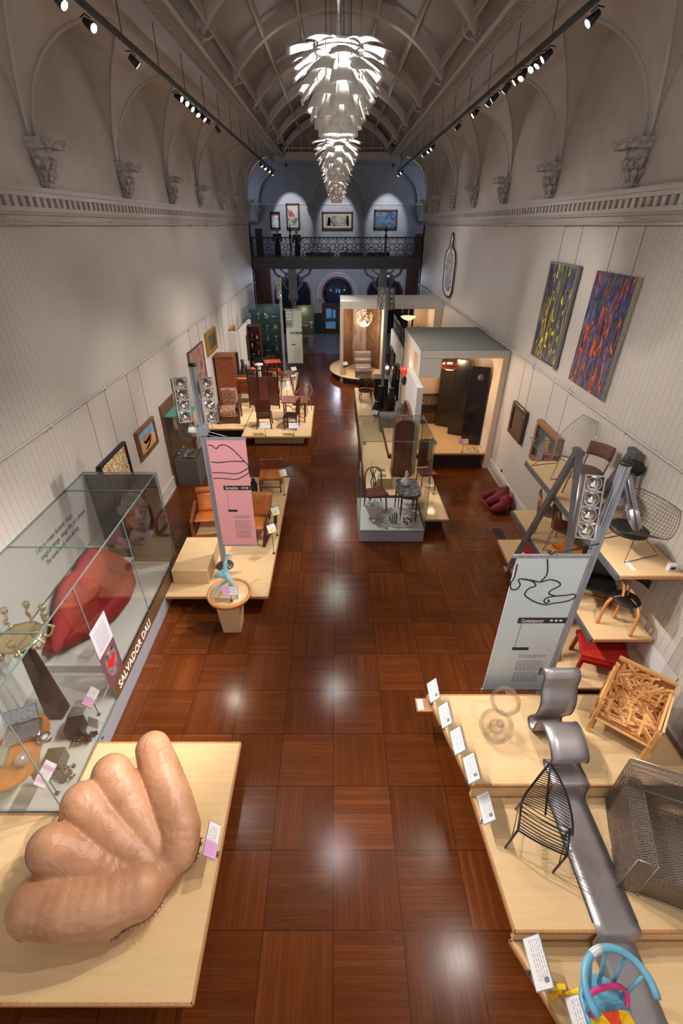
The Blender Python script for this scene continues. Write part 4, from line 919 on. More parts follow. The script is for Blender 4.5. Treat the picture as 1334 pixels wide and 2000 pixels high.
# ------------------------------------------------------------------ pictures
def painting(name, lab, side, y0, y1, z0, z1, m_frame, m_art, fw=.07, depth=.05, tilt=0, extra=None, plain=False, xw=None, wires=True):
    wires = wires and xw is None
    xw = (XL if side < 0 else XR) if xw is None else xw; s = -side
    t = empty(name, lab, 'painting', (xw, (y0 + y1) / 2, z0), group='framed pictures on the hall walls')
    b = MB(); X0 = xw + s * .012; X1 = xw + s * depth
    B = lambda a0, a1, c0, c1, p=X1: b.bx(*sorted((X0, p)), a0, a1, c0, c1)
    if not plain:
        B(y0, y1, z0, z0 + fw); B(y0, y1, z1 - fw, z1); B(y0, y0 + fw, z0 + fw, z1 - fw); B(y1 - fw, y1, z0 + fw, z1 - fw)
        wobj('frame', b, m_frame, t, bevel=.012)
        k = fw
    else: wobj('edge', b.bx(*sorted((X0, xw + s * (depth - .004))), y0, y1, z0, z1), m_frame, t); k = 0
    c = MB().bx(*sorted((X0 if not plain else xw + s * (depth - .003), xw + s * (depth * .6 if not plain else depth))), y0 + k, y1 - k, z0 + k, z1 - k)
    wobj('canvas', c, m_art, t)
    if extra:
        for nm, pts, m_ in extra:   # fractions across and up
            xx = xw + s * (depth * .6 if not plain else depth)
            P = [(y0 + k + (y1 - y0 - 2 * k) * a, z0 + k + (z1 - z0 - 2 * k) * b_) for a, b_ in pts]
            wobj(nm, MB().slab(P, (xx, 0, 0), (0, 1, 0), (0, 0, 1), (s * .002, 0, 0)), m_, t)
    if wires:
        zt = 6.0 if z1 > 4 else 3.42
        for yy in (y0 + .2 * (y1 - y0), y1 - .2 * (y1 - y0)): wobj('hanging_wire', MB().cyl((xw + s * .05, yy, z1 - .02), (xw + s * .06, yy, zt), .004, n=4), M_rod, t)
    return t
def art(name, cols, scale=4, stretch=(1, 1, 1), dist=1.5, det=4, rough=.5, const=False):
    if name in MC: return MC[name]
    m, N, L, b = nt(name); MC[name] = m
    tc = N.new('ShaderNodeTexCoord'); mp = N.new('ShaderNodeMapping'); n = N.new('ShaderNodeTexNoise'); mp.inputs['Scale'].default_value = stretch
    n.inputs['Scale'].default_value = scale; n.inputs['Detail'].default_value = det; n.inputs['Distortion'].default_value = dist
    L.new(tc.outputs['Object'], mp.inputs[0]); L.new(mp.outputs[0], n.inputs['Vector'])
    k = len(cols); L.new(ramp(N, L, n.outputs[0], [(.30 + .4 * i / (k - 1), srgb(*c)) for i, c in enumerate(cols)], const), b.inputs['Base Color'])
    b.inputs['Roughness'].default_value = rough; return m
m_gilt = mat('old_gilt_frame', (150, 104, 62), .4, .4, (112, 74, 44), 8); m_dkfr = wood('dark_frame_wood', (58, 40, 30), (84, 58, 42), .4)
m_brfr = wood('brown_frame_wood', (130, 92, 66), (154, 112, 84), .4)
painting('framed_painting', 'painting of a pink castle ruin under blue sky in a broad wooden frame', -1, 9.22, 10.30, 1.55, 2.22, m_gilt, art('castle_sky', [(96, 152, 190), (120, 168, 200), (176, 190, 190)], 2), .09, .08,
  extra=[('hillside', [(0, 0), (1, 0), (1, .45), (.7, .55), (.4, .45), (.2, .55), (0, .6)], art('ochre_hill', [(170, 112, 60), (206, 156, 96), (224, 190, 140)], 5)), ('castle', [(.25, .45), (.3, .8), (.38, .8), (.4, .65), (.48, .75), (.55, .62), (.68, .72), (.75, .5), (.6, .3), (.35, .3)], art('pink_stone', [(176, 100, 80), (206, 140, 112)], 9)), ('path', [(.3, .05), (.55, .1), (.8, .4), (.75, .42), (.5, .2), (.25, .12)], M_white)])
painting('framed_painting', 'bright multicoloured figure painting with a black frame, half hidden behind the glass case', -1, 7.45, 8.62, 1.45, 2.30, M_black, art('carnival_art', [(20, 20, 20), (206, 40, 34), (240, 210, 50), (236, 236, 230), (60, 150, 110), (220, 60, 50), (30, 30, 30)], 7, dist=3, det=1), .05, .10)
painting('framed_painting', 'tall muted pink figure painting leaning by the wardrobe', -1, 13.75, 15.45, 1.3, 2.85, m_dkfr, art('pink_nude_art', [(88, 60, 58), (128, 92, 86), (170, 128, 116), (96, 72, 72)], 2.2), .05, .05)
painting('framed_painting', 'dark green painting in a wide gilded frame above the wardrobe', -1, 15.9, 17.2, 2.25, 2.98, mat('gold_frame', (176, 138, 50), .35, .6), art('dark_portrait_art', [(46, 46, 30), (80, 78, 50), (110, 100, 66)], 3), .13, .10)
painting('framed_painting', 'small brown painting in an orange gold frame above the black doorway', -1, 19.5, 20.6, 1.82, 2.45, mat('orange_gold_frame', (196, 120, 40), .35, .5), art('sepia_art', [(70, 50, 36), (150, 120, 90), (90, 66, 50)], 4), .14, .09)
# ------------------------------------------------------------------ stepped platform on the right
pt1 = platform('tallest step of the birch platform below the scrap wood chair', [(1.23, 3.93), (1.53, 2.76), (4.1, 2.76), (4.1, 3.93)], .63, base_in=.45, riser=(1.56, 4.08, 2.758, 2.80, .36, .59))
pt2 = platform('middle step of the birch platform under the black wire chair', [(1.58, 2.755), (1.68, 1.56), (4.1, 1.56), (4.1, 2.755)], .38, base_in=.45, riser=(1.70, 4.08, 1.562, 1.60, .14, .34))
pt3 = platform('lowest step of the birch platform under the painted chair', [(1.68, 1.555), (1.94, 1.0), (2.2, .45), (4.1, .45), (4.1, 1.555)], .15, base_in=.30)
for lab, x, y, z, h, st in (('caption card at the far corner of the stepped platform', 1.26, 3.80, .63, .27, 1), ('caption card second from the far corner of the stepped platform', 1.34, 3.45, .63, .27, 1),
    ('caption card midway along the top step, beside the glass bubbles', 1.42, 3.12, .63, .27, 0), ('caption card at the near end of the top step', 1.50, 2.80, .63, .27, 1),
    ('caption card on the middle step beside the black wire chair', 1.62, 2.50, .38, .30, 1), ('large caption card on the lowest step, left of the painted chair', 1.78, 1.32, .15, .34, 1), ('large caption card at the bottom edge of the picture below the painted chair', 2.02, .95, .15, .30, 1)):
    big = 'large' in lab
    label_stand(lab, x, y, z, h, -1, .34 if big else .28, .17 if big else .15, None, style=st, group='caption cards along the stepped platform')
t = empty('paper_tray', 'small wooden tray with a white leaflet fixed below the far corner card', 'tray', (1.18, 3.86, .50))
obj('tray', MB().bx(-.10, .14, -.10, .10, 0, .02), M_plyedge, t); obj('leaflet', MB().bx(-.08, 0, -.08, .08, .02, .025), M_white, t)
# glass bubbles
M_clear = glass_mat('clear_blown_glass', (.975, .965, .955), .12, .42)
t = empty('glass_sculpture', 'blown glass ornament of two pinched clear bubbles, one leaning above the other', 'sculpture', (1.96, 3.36, .63))
b = MB(); pr = [(.001, 0), (.10, .015), (.17, .07), (.205, .17), (.19, .26), (.13, .33), (.06, .37), (.035, .40)]
b.lathe(pr, (0, 0, .002), 28); obj('lower_bubble', b, M_clear, t)
b = MB(); pr = [(.035, 0), (.06, .03), (.13, .07), (.175, .15), (.16, .25), (.10, .32), (.04, .335), (.03, .30)]
b.lathe(pr, (0, 0, 0), 28)
R_ = Matrix.Translation((.03, .02, .40)) @ Matrix.Rotation(-.25, 4, 'X') @ Matrix.Rotation(.15, 4, 'Y'); b.v = [tuple(R_ @ Vector(p)) for p in b.v]; obj('upper_bubble', b, M_clear, t)
obj('inner_core', MB().ball((.0, 0, .17), .09, n=10, m=7).ball((.03, -.02, .26), .05, n=8, m=6), M_clear, t)
# woven steel chaise and runner
def mesh_metal(name, rgb, cell=.012, open_=.35, rough=.38, tr=True, axes=(0, 1)):
    m, N, L, b = nt(name); tc = N.new('ShaderNodeTexCoord'); sp = N.new('ShaderNodeSeparateXYZ'); L.new(tc.outputs['UV'] if False else tc.outputs['Object'], sp.inputs[0])
    b.inputs['Base Color'].default_value = srgb(*rgb); b.inputs['Metallic'].default_value = .8; b.inputs['Roughness'].default_value = rough
    a = math_node(N, L, 'MULTIPLY', math_node(N, L, 'ADD', math_node(N, L, 'ADD', sp.outputs[0], sp.outputs[2]), math_node(N, L, 'MULTIPLY', sp.outputs[1], .37)), 1 / cell)
    c = math_node(N, L, 'MULTIPLY', math_node(N, L, 'SUBTRACT', math_node(N, L, 'ADD', sp.outputs[1], math_node(N, L, 'MULTIPLY', sp.outputs[2], .8)), math_node(N, L, 'MULTIPLY', sp.outputs[0], .5)), 1 / cell)
    fa = math_node(N, L, 'ABSOLUTE', math_node(N, L, 'SUBTRACT', math_node(N, L, 'FRACT', a), .5)); fc = math_node(N, L, 'ABSOLUTE', math_node(N, L, 'SUBTRACT', math_node(N, L, 'FRACT', c), .5))
    hole = math_node(N, L, 'MULTIPLY', math_node(N, L, 'LESS_THAN', fa, open_), math_node(N, L, 'LESS_THAN', fc, open_))
    al = math_node(N, L, 'SUBTRACT', 1, hole) if tr else None
    if tr: L.new(al, b.inputs['Alpha'])
    else:
        bp = N.new('ShaderNodeBump'); bp.inputs['Strength'].default_value = .6; bp.inputs['Distance'].default_value = .004; L.new(math_node(N, L, 'SUBTRACT', 1, hole), bp.inputs['Height']); L.new(bp.outputs[0], b.inputs['Normal'])
        L.new(mixc(N, L, math_node(N, L, 'MULTIPLY', hole, .45), srgb(*rgb), srgb(rgb[0] * .5, rgb[1] * .5, rgb[2] * .5)), b.inputs['Base Color'])
    return m
m_woven = mesh_metal('woven_steel_ribbon', (188, 182, 186), .016, .30, .42, False)
t = empty('ribbon_chair', 'chair made of one rippling woven steel ribbon that runs down the platform steps', 'chair', (2.65, 3.2, .63))
path = bez([(0, 3.63, 1.42), (0, 3.64, 1.53), (0, 3.57, 1.58), (0, 3.51, 1.50), (0, 3.50, 1.36), (0, 3.42, 1.18), (0, 3.42, .98), (0, 3.51, .80), (0, 3.54, .70), (0, 3.46, .645), (0, 3.37, .70), (0, 3.36, .86), (0, 3.28, 1.0), (0, 3.12, 1.02), (0, 2.97, .95), (0, 2.90, .86), (0, 2.94, .76), (0, 3.02, .69), (0, 2.97, .64), (0, 2.86, .65), (0, 2.78, .645)], 5)
path += bez([(0, 2.765, .645), (0, 2.74, .60), (0, 2.74, .46), (0, 2.70, .40)], 3)[0:]; path += [Vector((0, 1.62, .392)), Vector((0, 1.56, .395)), Vector((0, 1.53, .36)), Vector((0, 1.53, .22)), Vector((0, 1.50, .17)), Vector((0, .46, .162))]
b = MB(); k = len(path)
b.add([(x, p.y, p.z) for p in path for x in (2.44, 2.55, 2.65, 2.75, 2.86)], [(i * 5 + j, i * 5 + j + 1, i * 5 + j + 6, i * 5 + j + 5) for i in range(k - 1) for j in range(4)], True)
wobj('steel_ribbon', b, m_woven, t, solid=.006)
wobj('ribbon_edge', MB().tube([(2.44, p.y, p.z) for p in path[:112]], .009, 5).tube([(2.86, p.y, p.z) for p in path[:112]], .009, 5), mat('ribbon_edge_steel', (104, 100, 106), .4, .8), t)
# black wire chair
t = empty('wire_chair', 'small black wire chair with a tall narrow pointed back on the middle platform step', 'chair', (2.1, 2.25, .38))
m_bw = mat('black_wire', (22, 20, 20), .4)
Lf, Rf, Lb, Rb, A = Vector((1.84, 2.22, .82)), Vector((2.24, 2.0, .82)), Vector((1.98, 2.50, .80)), Vector((2.36, 2.22, .84)), Vector((2.20, 2.62, 1.34))
def quadpt(u, v):   # u across, v from front to back
    f = Lf.lerp(Rf, u); bk = Lb.lerp(Rb, u); p = f.lerp(bk, v); p.z -= .05 * math.sin(PI * v) * 1 + .03 * math.sin(PI * u); return p
b = MB(); b.tube([Lf, Lb], .012, 6).tube([Rf, Rb], .012, 6).tube([quadpt(u / 8, 0) for u in range(9)], .010, 6)
wobj('seat_frame', b, m_bw, t)
b = MB()
for i in range(9): b.tube([quadpt(u / 8, i / 8) for u in range(9)], .006, 5)
wobj('seat_wires', b, m_bw, t)
b = MB(); rl = bez([Lf, Lb + Vector((0, 0, .02)), Lb.lerp(A, .5) + Vector((-.01, 0, .03)), A], 8); rr = bez([Rf, Rb + Vector((.02, 0, .03)), Rb.lerp(A, .5) + Vector((.05, .0, .04)), A], 8)
b.tube(rl[6:], .012, 6).tube(rr[6:], .012, 6).tube([Lb.lerp(Rb, .5), A], .010, 6); wobj('back_frame', b, m_bw, t)
b = MB()
for i in range(22):
    q = 8 + int(i * 15 / 22); f = i / 22
    p0 = Lb.lerp(A, f) + Vector((-.01 * math.sin(PI * f), 0, .03 * math.sin(PI * f))); p1 = Rb.lerp(A, f) + Vector((.05 * math.sin(PI * f), 0, .04 * math.sin(PI * f)))
    md = p0.lerp(p1, .5) + Vector((.02, .03, -.02)) * (1 - f); b.tube(bez([p0, md, p1], 3), .005, 5)
wobj('back_wires', b, m_bw, t)
for p, q in ((Lf, (1.80, 2.24, .38)), (Rf, (2.22, 2.02, .38)), (Lb, (2.04, 2.62, .38)), (Rb, (2.46, 2.34, .38))): wobj('leg', MB().tube(bez([p, Vector(p).lerp(Vector(q), .5) + Vector((.0, .0, 0)), Vector(q)], 3), .011, 6), m_bw, t)
wobj('stretcher', MB().tube([(1.83, 2.23, .55), (2.02, 2.56, .52), (2.44, 2.3, .55), (2.23, 2.01, .55)], .006, 5), m_bw, t)
# expanded steel mesh armchair
m_exp = mesh_metal('expanded_steel_mesh', (150, 138, 130), .022, .31, .45)
def armchair_shell(t, m, W, D, H, SH, AH, th):
    def panel(nm, x0, x1, y0, y1, z0, z1): obj(nm, MB().bx(x0, x1, y0, y1, z0, z1), m, t)
    return
t = empty('mesh_armchair', 'large boxy armchair of silvery expanded steel mesh cut by the frame edge', 'armchair', (3.42, 2.12, .38), -.35)
for nm, bb in (('arm', (-.50, -.33, -.42, .42, 0, .62)), ('arm', (.33, .50, -.42, .42, 0, .62)), ('backrest', (-.50, .50, .30, .46, .02, .86)), ('seat', (-.33, .33, -.40, .30, .28, .40)), ('front_panel', (-.33, .33, -.40, -.39, .0, .28))):
    b = MB().bx(*bb)
    obj(nm, b, m_exp, t)
b = MB()
for q in ((-.50, -.42), (-.33, -.42), (.33, -.42), (.5, -.42), (-.5, .46), (.5, .46)): b.cyl((q[0], q[1], 0), (q[0], q[1], .62 if q[1] < 0 else .86), .006, n=5)
b.tube([(-.5, .46, .86), (.5, .46, .86)], .006, 5).tube([(-.5, -.42, .62), (-.33, -.42, .62), (-.33, .3, .62), (.33, .3, .62), (.33, -.42, .62), (.5, -.42, .62)], .006, 5).tube([(-.5, -.42, 0), (.5, -.42, 0)], .006, 5).tube([(-.5, -.42, 0), (-.5, .46, 0)], .006, 5)
obj('edge_seam', b, mat('seam_steel', (190, 182, 176), .3, .9), t)
# scrap wood chair
t = empty('scrap_wood_chair', 'rough armchair nailed together from hundreds of pine offcuts on the top step', 'armchair', (3.58, 3.45, .63), -.72)
m_scr = [wood('pine_scrap_%s' % c, a, b2, .6, 6, (1, 1, 1)) for c, a, b2 in (('pale', (218, 164, 104), (196, 138, 82)), ('mid', (196, 136, 78), (174, 112, 60)), ('deep', (172, 108, 58), (148, 88, 44)))]
for m_ in m_scr:
    N, L = m_.node_tree.nodes, m_.node_tree.links; g = N.new('ShaderNodeNewGeometry')
    L.new(ramp(N, L, g.outputs['Random Per Island'], [(0, srgb(150, 92, 48)), (.35, srgb(196, 138, 80)), (.7, srgb(222, 168, 106)), (1, srgb(236, 190, 132))]), N['Principled BSDF'].inputs['Base Color'])
rs = random.Random(11)
def stickpanel(nm, o, u, v_, th, W, H, n, mi):
    o, u, v_ = Vector(o), Vector(u).normalized(), Vector(v_).normalized(); nn = u.cross(v_)
    obj(nm + '_core', MB().slab([(0, 0), (W, 0), (W, H), (0, H)], o, u, v_, nn * th * .6), mat('scrap_shadow_wood', (116, 70, 38), .7), t); b = MB()
    for k in range(n):
        a = rs.choice([0, 0, 1.57, 1.57, .5, .9, -.6, 2.2, -.95]) + rs.uniform(-.18, .18); l = rs.uniform(.14, .30)
        cx, cy = rs.uniform(.04, W - .04), rs.uniform(.04, H - .04); d = u * math.cos(a) + v_ * math.sin(a)
        half = l / 2
        p0 = [cx - math.cos(a) * half, cy - math.sin(a) * half]; p1 = [cx + math.cos(a) * half, cy + math.sin(a) * half]
        cl = lambda p: (min(max(p[0], 0), W), min(max(p[1], 0), H))
        p0, p1 = cl(p0), cl(p1); off = nn * (th * .6 + rs.uniform(0, .014)) if k % 2 else nn * rs.uniform(-.013, .0)
        A0 = o + u * p0[0] + v_ * p0[1] + off; A1 = o + u * p1[0] + v_ * p1[1] + off
        if (A1 - A0).length > .03: b.beam(A0, A1, rs.uniform(.018, .030), .014, nn)
    obj(nm, b, m_scr[mi], t)
W = .30
stickpanel('seat', (-W, -W, .30), (1, 0, 0), (0, 1, 0), .05, .6, .6, 230, 0)
stickpanel('backrest', (W, W - .06, .18), (-1, 0, 0), (0, .12, 1), .05, .6, .58, 230, 2)
stickpanel('side_panel', (-W - .03, -W, .20), (0, 1, 0), (0, 0, 1), .05, .6, .36, 130, 1)
stickpanel('side_panel', (W, -W, .20), (0, 1, 0), (0, 0, 1), .05, .6, .36, 130, 1)
for x_, y_, h in ((-W, -W, .58), (W, -W, .58), (-W, W, .70), (W, W, .70)):
    b = MB().beam((x_, y_, 0), (x_, y_, h), .05, .05)
    for k in range(9):
        z0 = rs.uniform(0, .3); dx, dy = rs.uniform(-.035, .035), rs.uniform(-.035, .035); b.beam((x_ + dx, y_ + dy, z0), (x_ + dx * .9, y_ + dy * .9, min(h, z0 + rs.uniform(.15, .32))), .022, .018)
    obj('leg', b, m_scr[0], t)
b = MB()
for (x0, y0, z0, x1, y1, z1) in ((-W, -W, .58, -W, W, .62), (W, -W, .58, W, W, .62), (-W, W + .05, .76, W, W + .05, .76), (-W, -W, .32, W, -W, .32), (-W, W, .32, W, W, .32)):
    for k in range(5):
        o1 = Vector((rs.uniform(-.03, .03), rs.uniform(-.03, .03), rs.uniform(-.02, .025))); b.beam(Vector((x0, y0, z0)) + o1, Vector((x1, y1, z1)) + o1 * .7, .026, .018)
obj('rail', b, m_scr[1], t)
# painted child's chair
t = empty('painted_chair', 'small wooden chair painted sky blue with pink, yellow, red and zebra striped parts', 'chair', (2.22, 1.02, .15), .18)
m_sky = mat('sky_blue_paint', (112, 178, 206), .4, 0, (100, 164, 196), 8); m_pk = mat('hot_pink_paint', (226, 60, 128), .4); m_yl = mat('yellow_paint', (244, 196, 24), .4); m_rd = mat('orange_red_paint', (234, 76, 40), .4)
hoop = [(.27 * math.cos(a), .02 + .25 * math.sin(a), .80 + .03 * math.sin(a)) for a in [-.35 + (PI + .7) * k / 20 for k in range(21)]]
obj('back_hoop', MB().tube(hoop, .030, 8, flat=1.0), m_sky, t)
obj('hoop_patch', MB().tube(hoop[10:13], .031, 8), M_white, t)
for k in (3, 6, 9, 12, 15, 18):
    h = hoop[k]; obj('spindle', MB().tube([(h[0] * .98, h[1] * .98, h[2] - .02), (h[0] * .62, h[1] * .55, .40)], [.013, .017], 6), m_sky, t)
obj('seat', MB().prism([(.19 * math.cos(a) * (1.0 if math.sin(a) > 0 else 1.1), .02 + .20 * math.sin(a)) for a in [2 * PI * k / 24 for k in range(24)]], .36, .41), m_sky, t, bevel=.015)
obj('pink_rail', MB().tube(bez([(-.15, -.02, .44), (-.16, .03, .50), (-.12, .09, .53), (0, .10, .54), (.12, .09, .53), (.18, .05, .50), (.15, -.02, .46)], 4), .020, 6), m_pk, t)
def tri(nm, pts, m, z0=.412): obj(nm, MB().prism(pts, z0, z0 + .012), m, t)
tri('seat_panel', [(-.17, -.02), (-.06, -.01), (.02, -.20), (-.16, -.21)], m_yl); tri('seat_panel', [(-.06, -.01), (.08, -.02), (.02, -.20)], m_rd); tri('seat_panel', [(.08, -.02), (.16, -.04), (.16, -.21), (.02, -.20)], m_yl)
tri('seat_panel', [(-.16, -.215), (.16, -.215), (.16, -.235), (-.16, -.235)], mat('teal_paint', (40, 150, 176), .4))
b = MB(); 
for k in range(6): b.bx(-.15 + k * .052, -.124 + k * .052, -.24, -.235, .15, .40)
obj('zebra_stripes', b, M_black, t); obj('front_apron', MB().bx(-.16, .16, -.235, -.21, .15, .40), M_white, t)
for x_, y_, m_ in ((-.18, -.16, m_sky), (.18, -.16, m_sky), (-.16, .17, m_yl), (.16, .17, m_sky)): obj('leg', MB().tube([(x_ * .85, y_ * .85, .36), (x_ * 1.1, y_ * 1.1, 0)], [.024, .018], 8), m_, t)
t = empty('yellow_footrest', 'yellow painted turned foot and rail beside the sky blue painted chair', 'stool', (1.93, 1.17, .15))
obj('stem', MB().lathe([(.03, 0), (.018, .04), (.026, .1), (.016, .16), (.028, .22), (.02, .3)], n=10), m_yl, t); obj('rail', MB().bx(-.09, .04, -.02, .02, .3, .335), m_yl, t, bevel=.01)
# ------------------------------------------------------------------ steel A-frame shelving
SX0, SX1 = 3.58, XR - .02
m_frame = mat('grey_steel_frame', (128, 128, 134), .4, .5, (112, 112, 118), 4)
sh = empty('display_shelving', 'tall shelving of two grey steel A-frames with birch shelves full of chairs against the wall', 'shelving', (4.0, 6.2, 0))
for x_ in (SX0 - .06, SX1 - .10):
    for yf in (7.32, 4.88):
        b = MB().beam((x_, yf, 0), (x_, 6.10 + (.03 if yf > 6 else -.03), 3.22), .10, .07, (1, 0, 0)); wobj('a_frame_leg', b, m_frame, sh)
    wobj('apex_plate', MB().bx(x_ - .05, x_ + .05, 6.0, 6.2, 3.19, 3.25), m_frame, sh)
wobj('floor_foot', MB().bx(SX0 - .13, SX0 + .01, 7.25, 7.40, 0, .05).bx(SX0 - .13, SX0 + .01, 4.80, 4.95, 0, .05), mat('foot_steel', (180, 180, 184), .4, .6), sh)
for z_, y0, y1 in ((1.1, 4.49, 7.9), (2.24, 4.49, 7.82)):
    b = MB()
    for (a0, a1) in ((y0, y0 + 1.15), (y0 + 1.155, y0 + 2.28), (y0 + 2.285, y1)): b.bx(SX0 + .02, SX1, a0, a1, z_ - .045, z_)
    wobj('shelf_board', b, M_ply, sh, bevel=.006)
    wobj('shelf_rail', MB().bx(SX0 - .02, SX0 + .02, y0, y1, z_ - .08, z_ - .005), m_frame, sh)
    wobj('shelf_nosing', MB().bx(SX0 + .02, SX1, y0 - .02, y0, z_ - .045, z_), M_plyedge, sh)
platform('lowest birch platform under the steel A-frame shelving', [(3.42, 4.40), (XR - .02, 4.40), (XR - .02, 8.2), (3.55, 8.2)], .15, base_in=.1)
# ---- wire lounge chairs
m_cw = mat('chromed_wire', (160, 154, 150), .3, .7); m_brw = mat('bronze_wire', (98, 84, 74), .35, .6)
def wire_grid(fn, nu, nv, r, n=4):
    b = MB()
    for i in range(nu + 1): b.tube([fn(i / nu, j / 14) for j in range(15)], r, n)
    for j in range(nv + 1): b.tube([fn(i / 14, j / nv) for i in range(15)], r, n)
    return b
t = empty('bird_wire_chair', 'tall backed chrome wire lounge chair at the far end of the top shelf', 'chair', (3.93, 7.40, 2.24), -1.35)
def bird(u, v):
    w_ = (.37 + .03 * math.sin(PI * v)) * (1 - .5 * max(0, (v - .55) / .45) ** 1.6); x = (u - .5) * 2 * w_
    if v < .42: q = v / .42; y, z = -.38 + .60 * q, .42 - .12 * q
    else: q = (v - .42) / .58; y, z = .22 + .22 * q, .30 + .66 * q
    return (x, y, z + .12 * (2 * u - 1) ** 2 * (1 - v))
def bird_unused(u, v):   # u across, v front to top; local x right, y back
    w_ = (.36 + .04 * math.sin(PI * v)) * (1 - .55 * max(0, v - .6) / .4 * max(0, v - .6) / .4); x = (u - .5) * 2 * w_
    if v < .45: y = -.36 + v / .45 * .62; z = .40 - .12 * v / .45
    else: q = (v - .45) / .55; y = .26 + .22 * q; z = .28 + .62 * q
    z += .14 * abs(u - .5) ** 2 * 4 * (1 - q if v >= .45 else 1) * .9; return (-x, -(-y) * -1 * -1, z)
bb = wire_grid(bird, 14, 20, .003); obj('wire_shell', bb, m_cw, t)
rim = [bird(k / 10, 0) for k in range(11)] + [bird(1, k / 14) for k in range(1, 15)] + [bird(1 - k / 10, 1) for k in range(1, 11)] + [bird(0, 1 - k / 14) for k in range(1, 14)]
obj('rim', MB().tube(rim, .007, 5, closed=True), m_cw, t)
def rodbase(t, m, w_=.28, d=.26, h=.26):
    for s in (-1, 1): obj('leg', MB().tube([(s * w_ * .5, -d * .3, h), (s * w_, -d, .006), (s * w_, d, .006), (s * w_ * .5, d * .2, h)], .006, 5), m, t)
    obj('cross_rod', MB().tube([(-w_ * .5, -d * .3, h), (w_ * .5, -d * .3, h)], .006, 5).tube([(-w_ * .5, d * .2, h), (w_ * .5, d * .2, h)], .006, 5), m, t)
rodbase(t, m_brw)
t = empty('diamond_wire_chair', 'wide wire lounge chair with a black cushion at the near end of the top shelf', 'chair', (3.98, 5.08, 2.24), -2.2 + PI / 2 - .65)
def dia(u, v):
    a = (u - .5) * 2; w_ = .22 + .24 * math.sin(PI * min(1, v * .75 + .12)); x = a * w_
    if v < .45: q = v / .45; y = -.30 + q * .42; z = .36 - .08 * q
    else: q = (v - .45) / .55; y = .12 + .24 * q; z = .28 + .42 * q - .06 * a * a * q
    return (x, y - .20 * a * a * (.3 + v * .3), z + .20 * a * a * (1 - .5 * v))
obj('wire_shell', wire_grid(dia, 18, 18, .003), m_brw, t)
rim = [dia(k / 10, 0) for k in range(11)] + [dia(1, k / 14) for k in range(1, 15)] + [dia(1 - k / 10, 1) for k in range(1, 11)] + [dia(0, 1 - k / 14) for k in range(1, 14)]
obj('rim', MB().tube(rim, .006, 5, closed=True), m_brw, t); rodbase(t, m_brw, .26, .28, .27)
obj('seat_cushion', MB().lathe([(.20, 0), (.25, .015), (.25, .04), (.2, .055), (.001, .06)], (0, -.08, .30), 20, 1, .95), M_black, t)
# ---- upholstered chair on the top shelf
def legs4(t, w_, d, h, r0, r1, m, splay=1.15, sq=False):
    for x_, y_ in ((-w_, -d), (w_, -d), (-w_, d), (w_, d)):
        b = MB().beam((x_, y_, h), (x_ * splay, y_ * splay, 0), r0 * 2, r0 * 2) if sq else MB().tube([(x_, y_, h), (x_ * splay, y_ * splay, 0)], [r0, r1], 8)
        obj('leg', b, m, t)
m_bfab = mat('brown_fabric', (112, 80, 66), .85, 0, (98, 68, 56), 20); m_greym = mat('grey_metal_leg', (120, 116, 110), .4, .5)
t = empty('upholstered_chair', 'brown upholstered chair with grey metal legs in the middle of the top shelf', 'chair', (4.02, 6.55, 2.24), -.95)
obj('seat', MB().lathe([(.16, 0), (.21, .01), (.215, .035), (.19, .05), (.001, .055)], (0, 0, .41), 18, 1.05, .95), m_bfab, t)
obj('backrest', MB().grid(lambda u, v: (.20 * (2 * u - 1), .24 + .05 * v - .05 * (2 * u - 1) ** 2, .62 + .21 * v), 8, 4), m_bfab, t, solid=.03)
legs4(t, .17, .16, .41, .016, .011, m_greym, 1.2)
for s in (-1, 1): obj('back_post', MB().tube([(s * .17, .17, .38), (s * .18, .24, .64)], .012, 6), m_greym, t)
t = empty('black_seat_chair', 'round black backed chair half hidden behind the lamp pole on the top shelf', 'chair', (4.16, 5.78, 2.24), -.6)
obj('seat', MB().lathe([(.18, 0), (.21, .02), (.18, .045), (.001, .05)], (0, 0, .42), 18), M_black, t); obj('backrest', MB().ball((0, .22, .78), .17, (1, .18, .8), 16, 8), M_black, t); legs4(t, .14, .14, .42, .013, .01, m_greym, 1.3)
obj('back_post', MB().tube([(0, .16, .44), (0, .23, .72)], .012, 6), m_greym, t)
t = empty('data_logger', 'tiny white sensor box on the near end of the top shelf', 'sensor', (4.30, 4.60, 2.24)); obj('case', MB().bx(-.05, .05, -.03, .03, 0, .10), M_white, t, bevel=.005); obj('screen', MB().bx(-.03, .03, -.034, -.03, .03, .07), M_black, t)
tag(obj('flat_caption_card', MB().bx(3.80, 3.86, 4.58, 4.80, 2.241, 2.246), M_white), 'small white caption card lying flat on the near end of the top shelf', 'card')
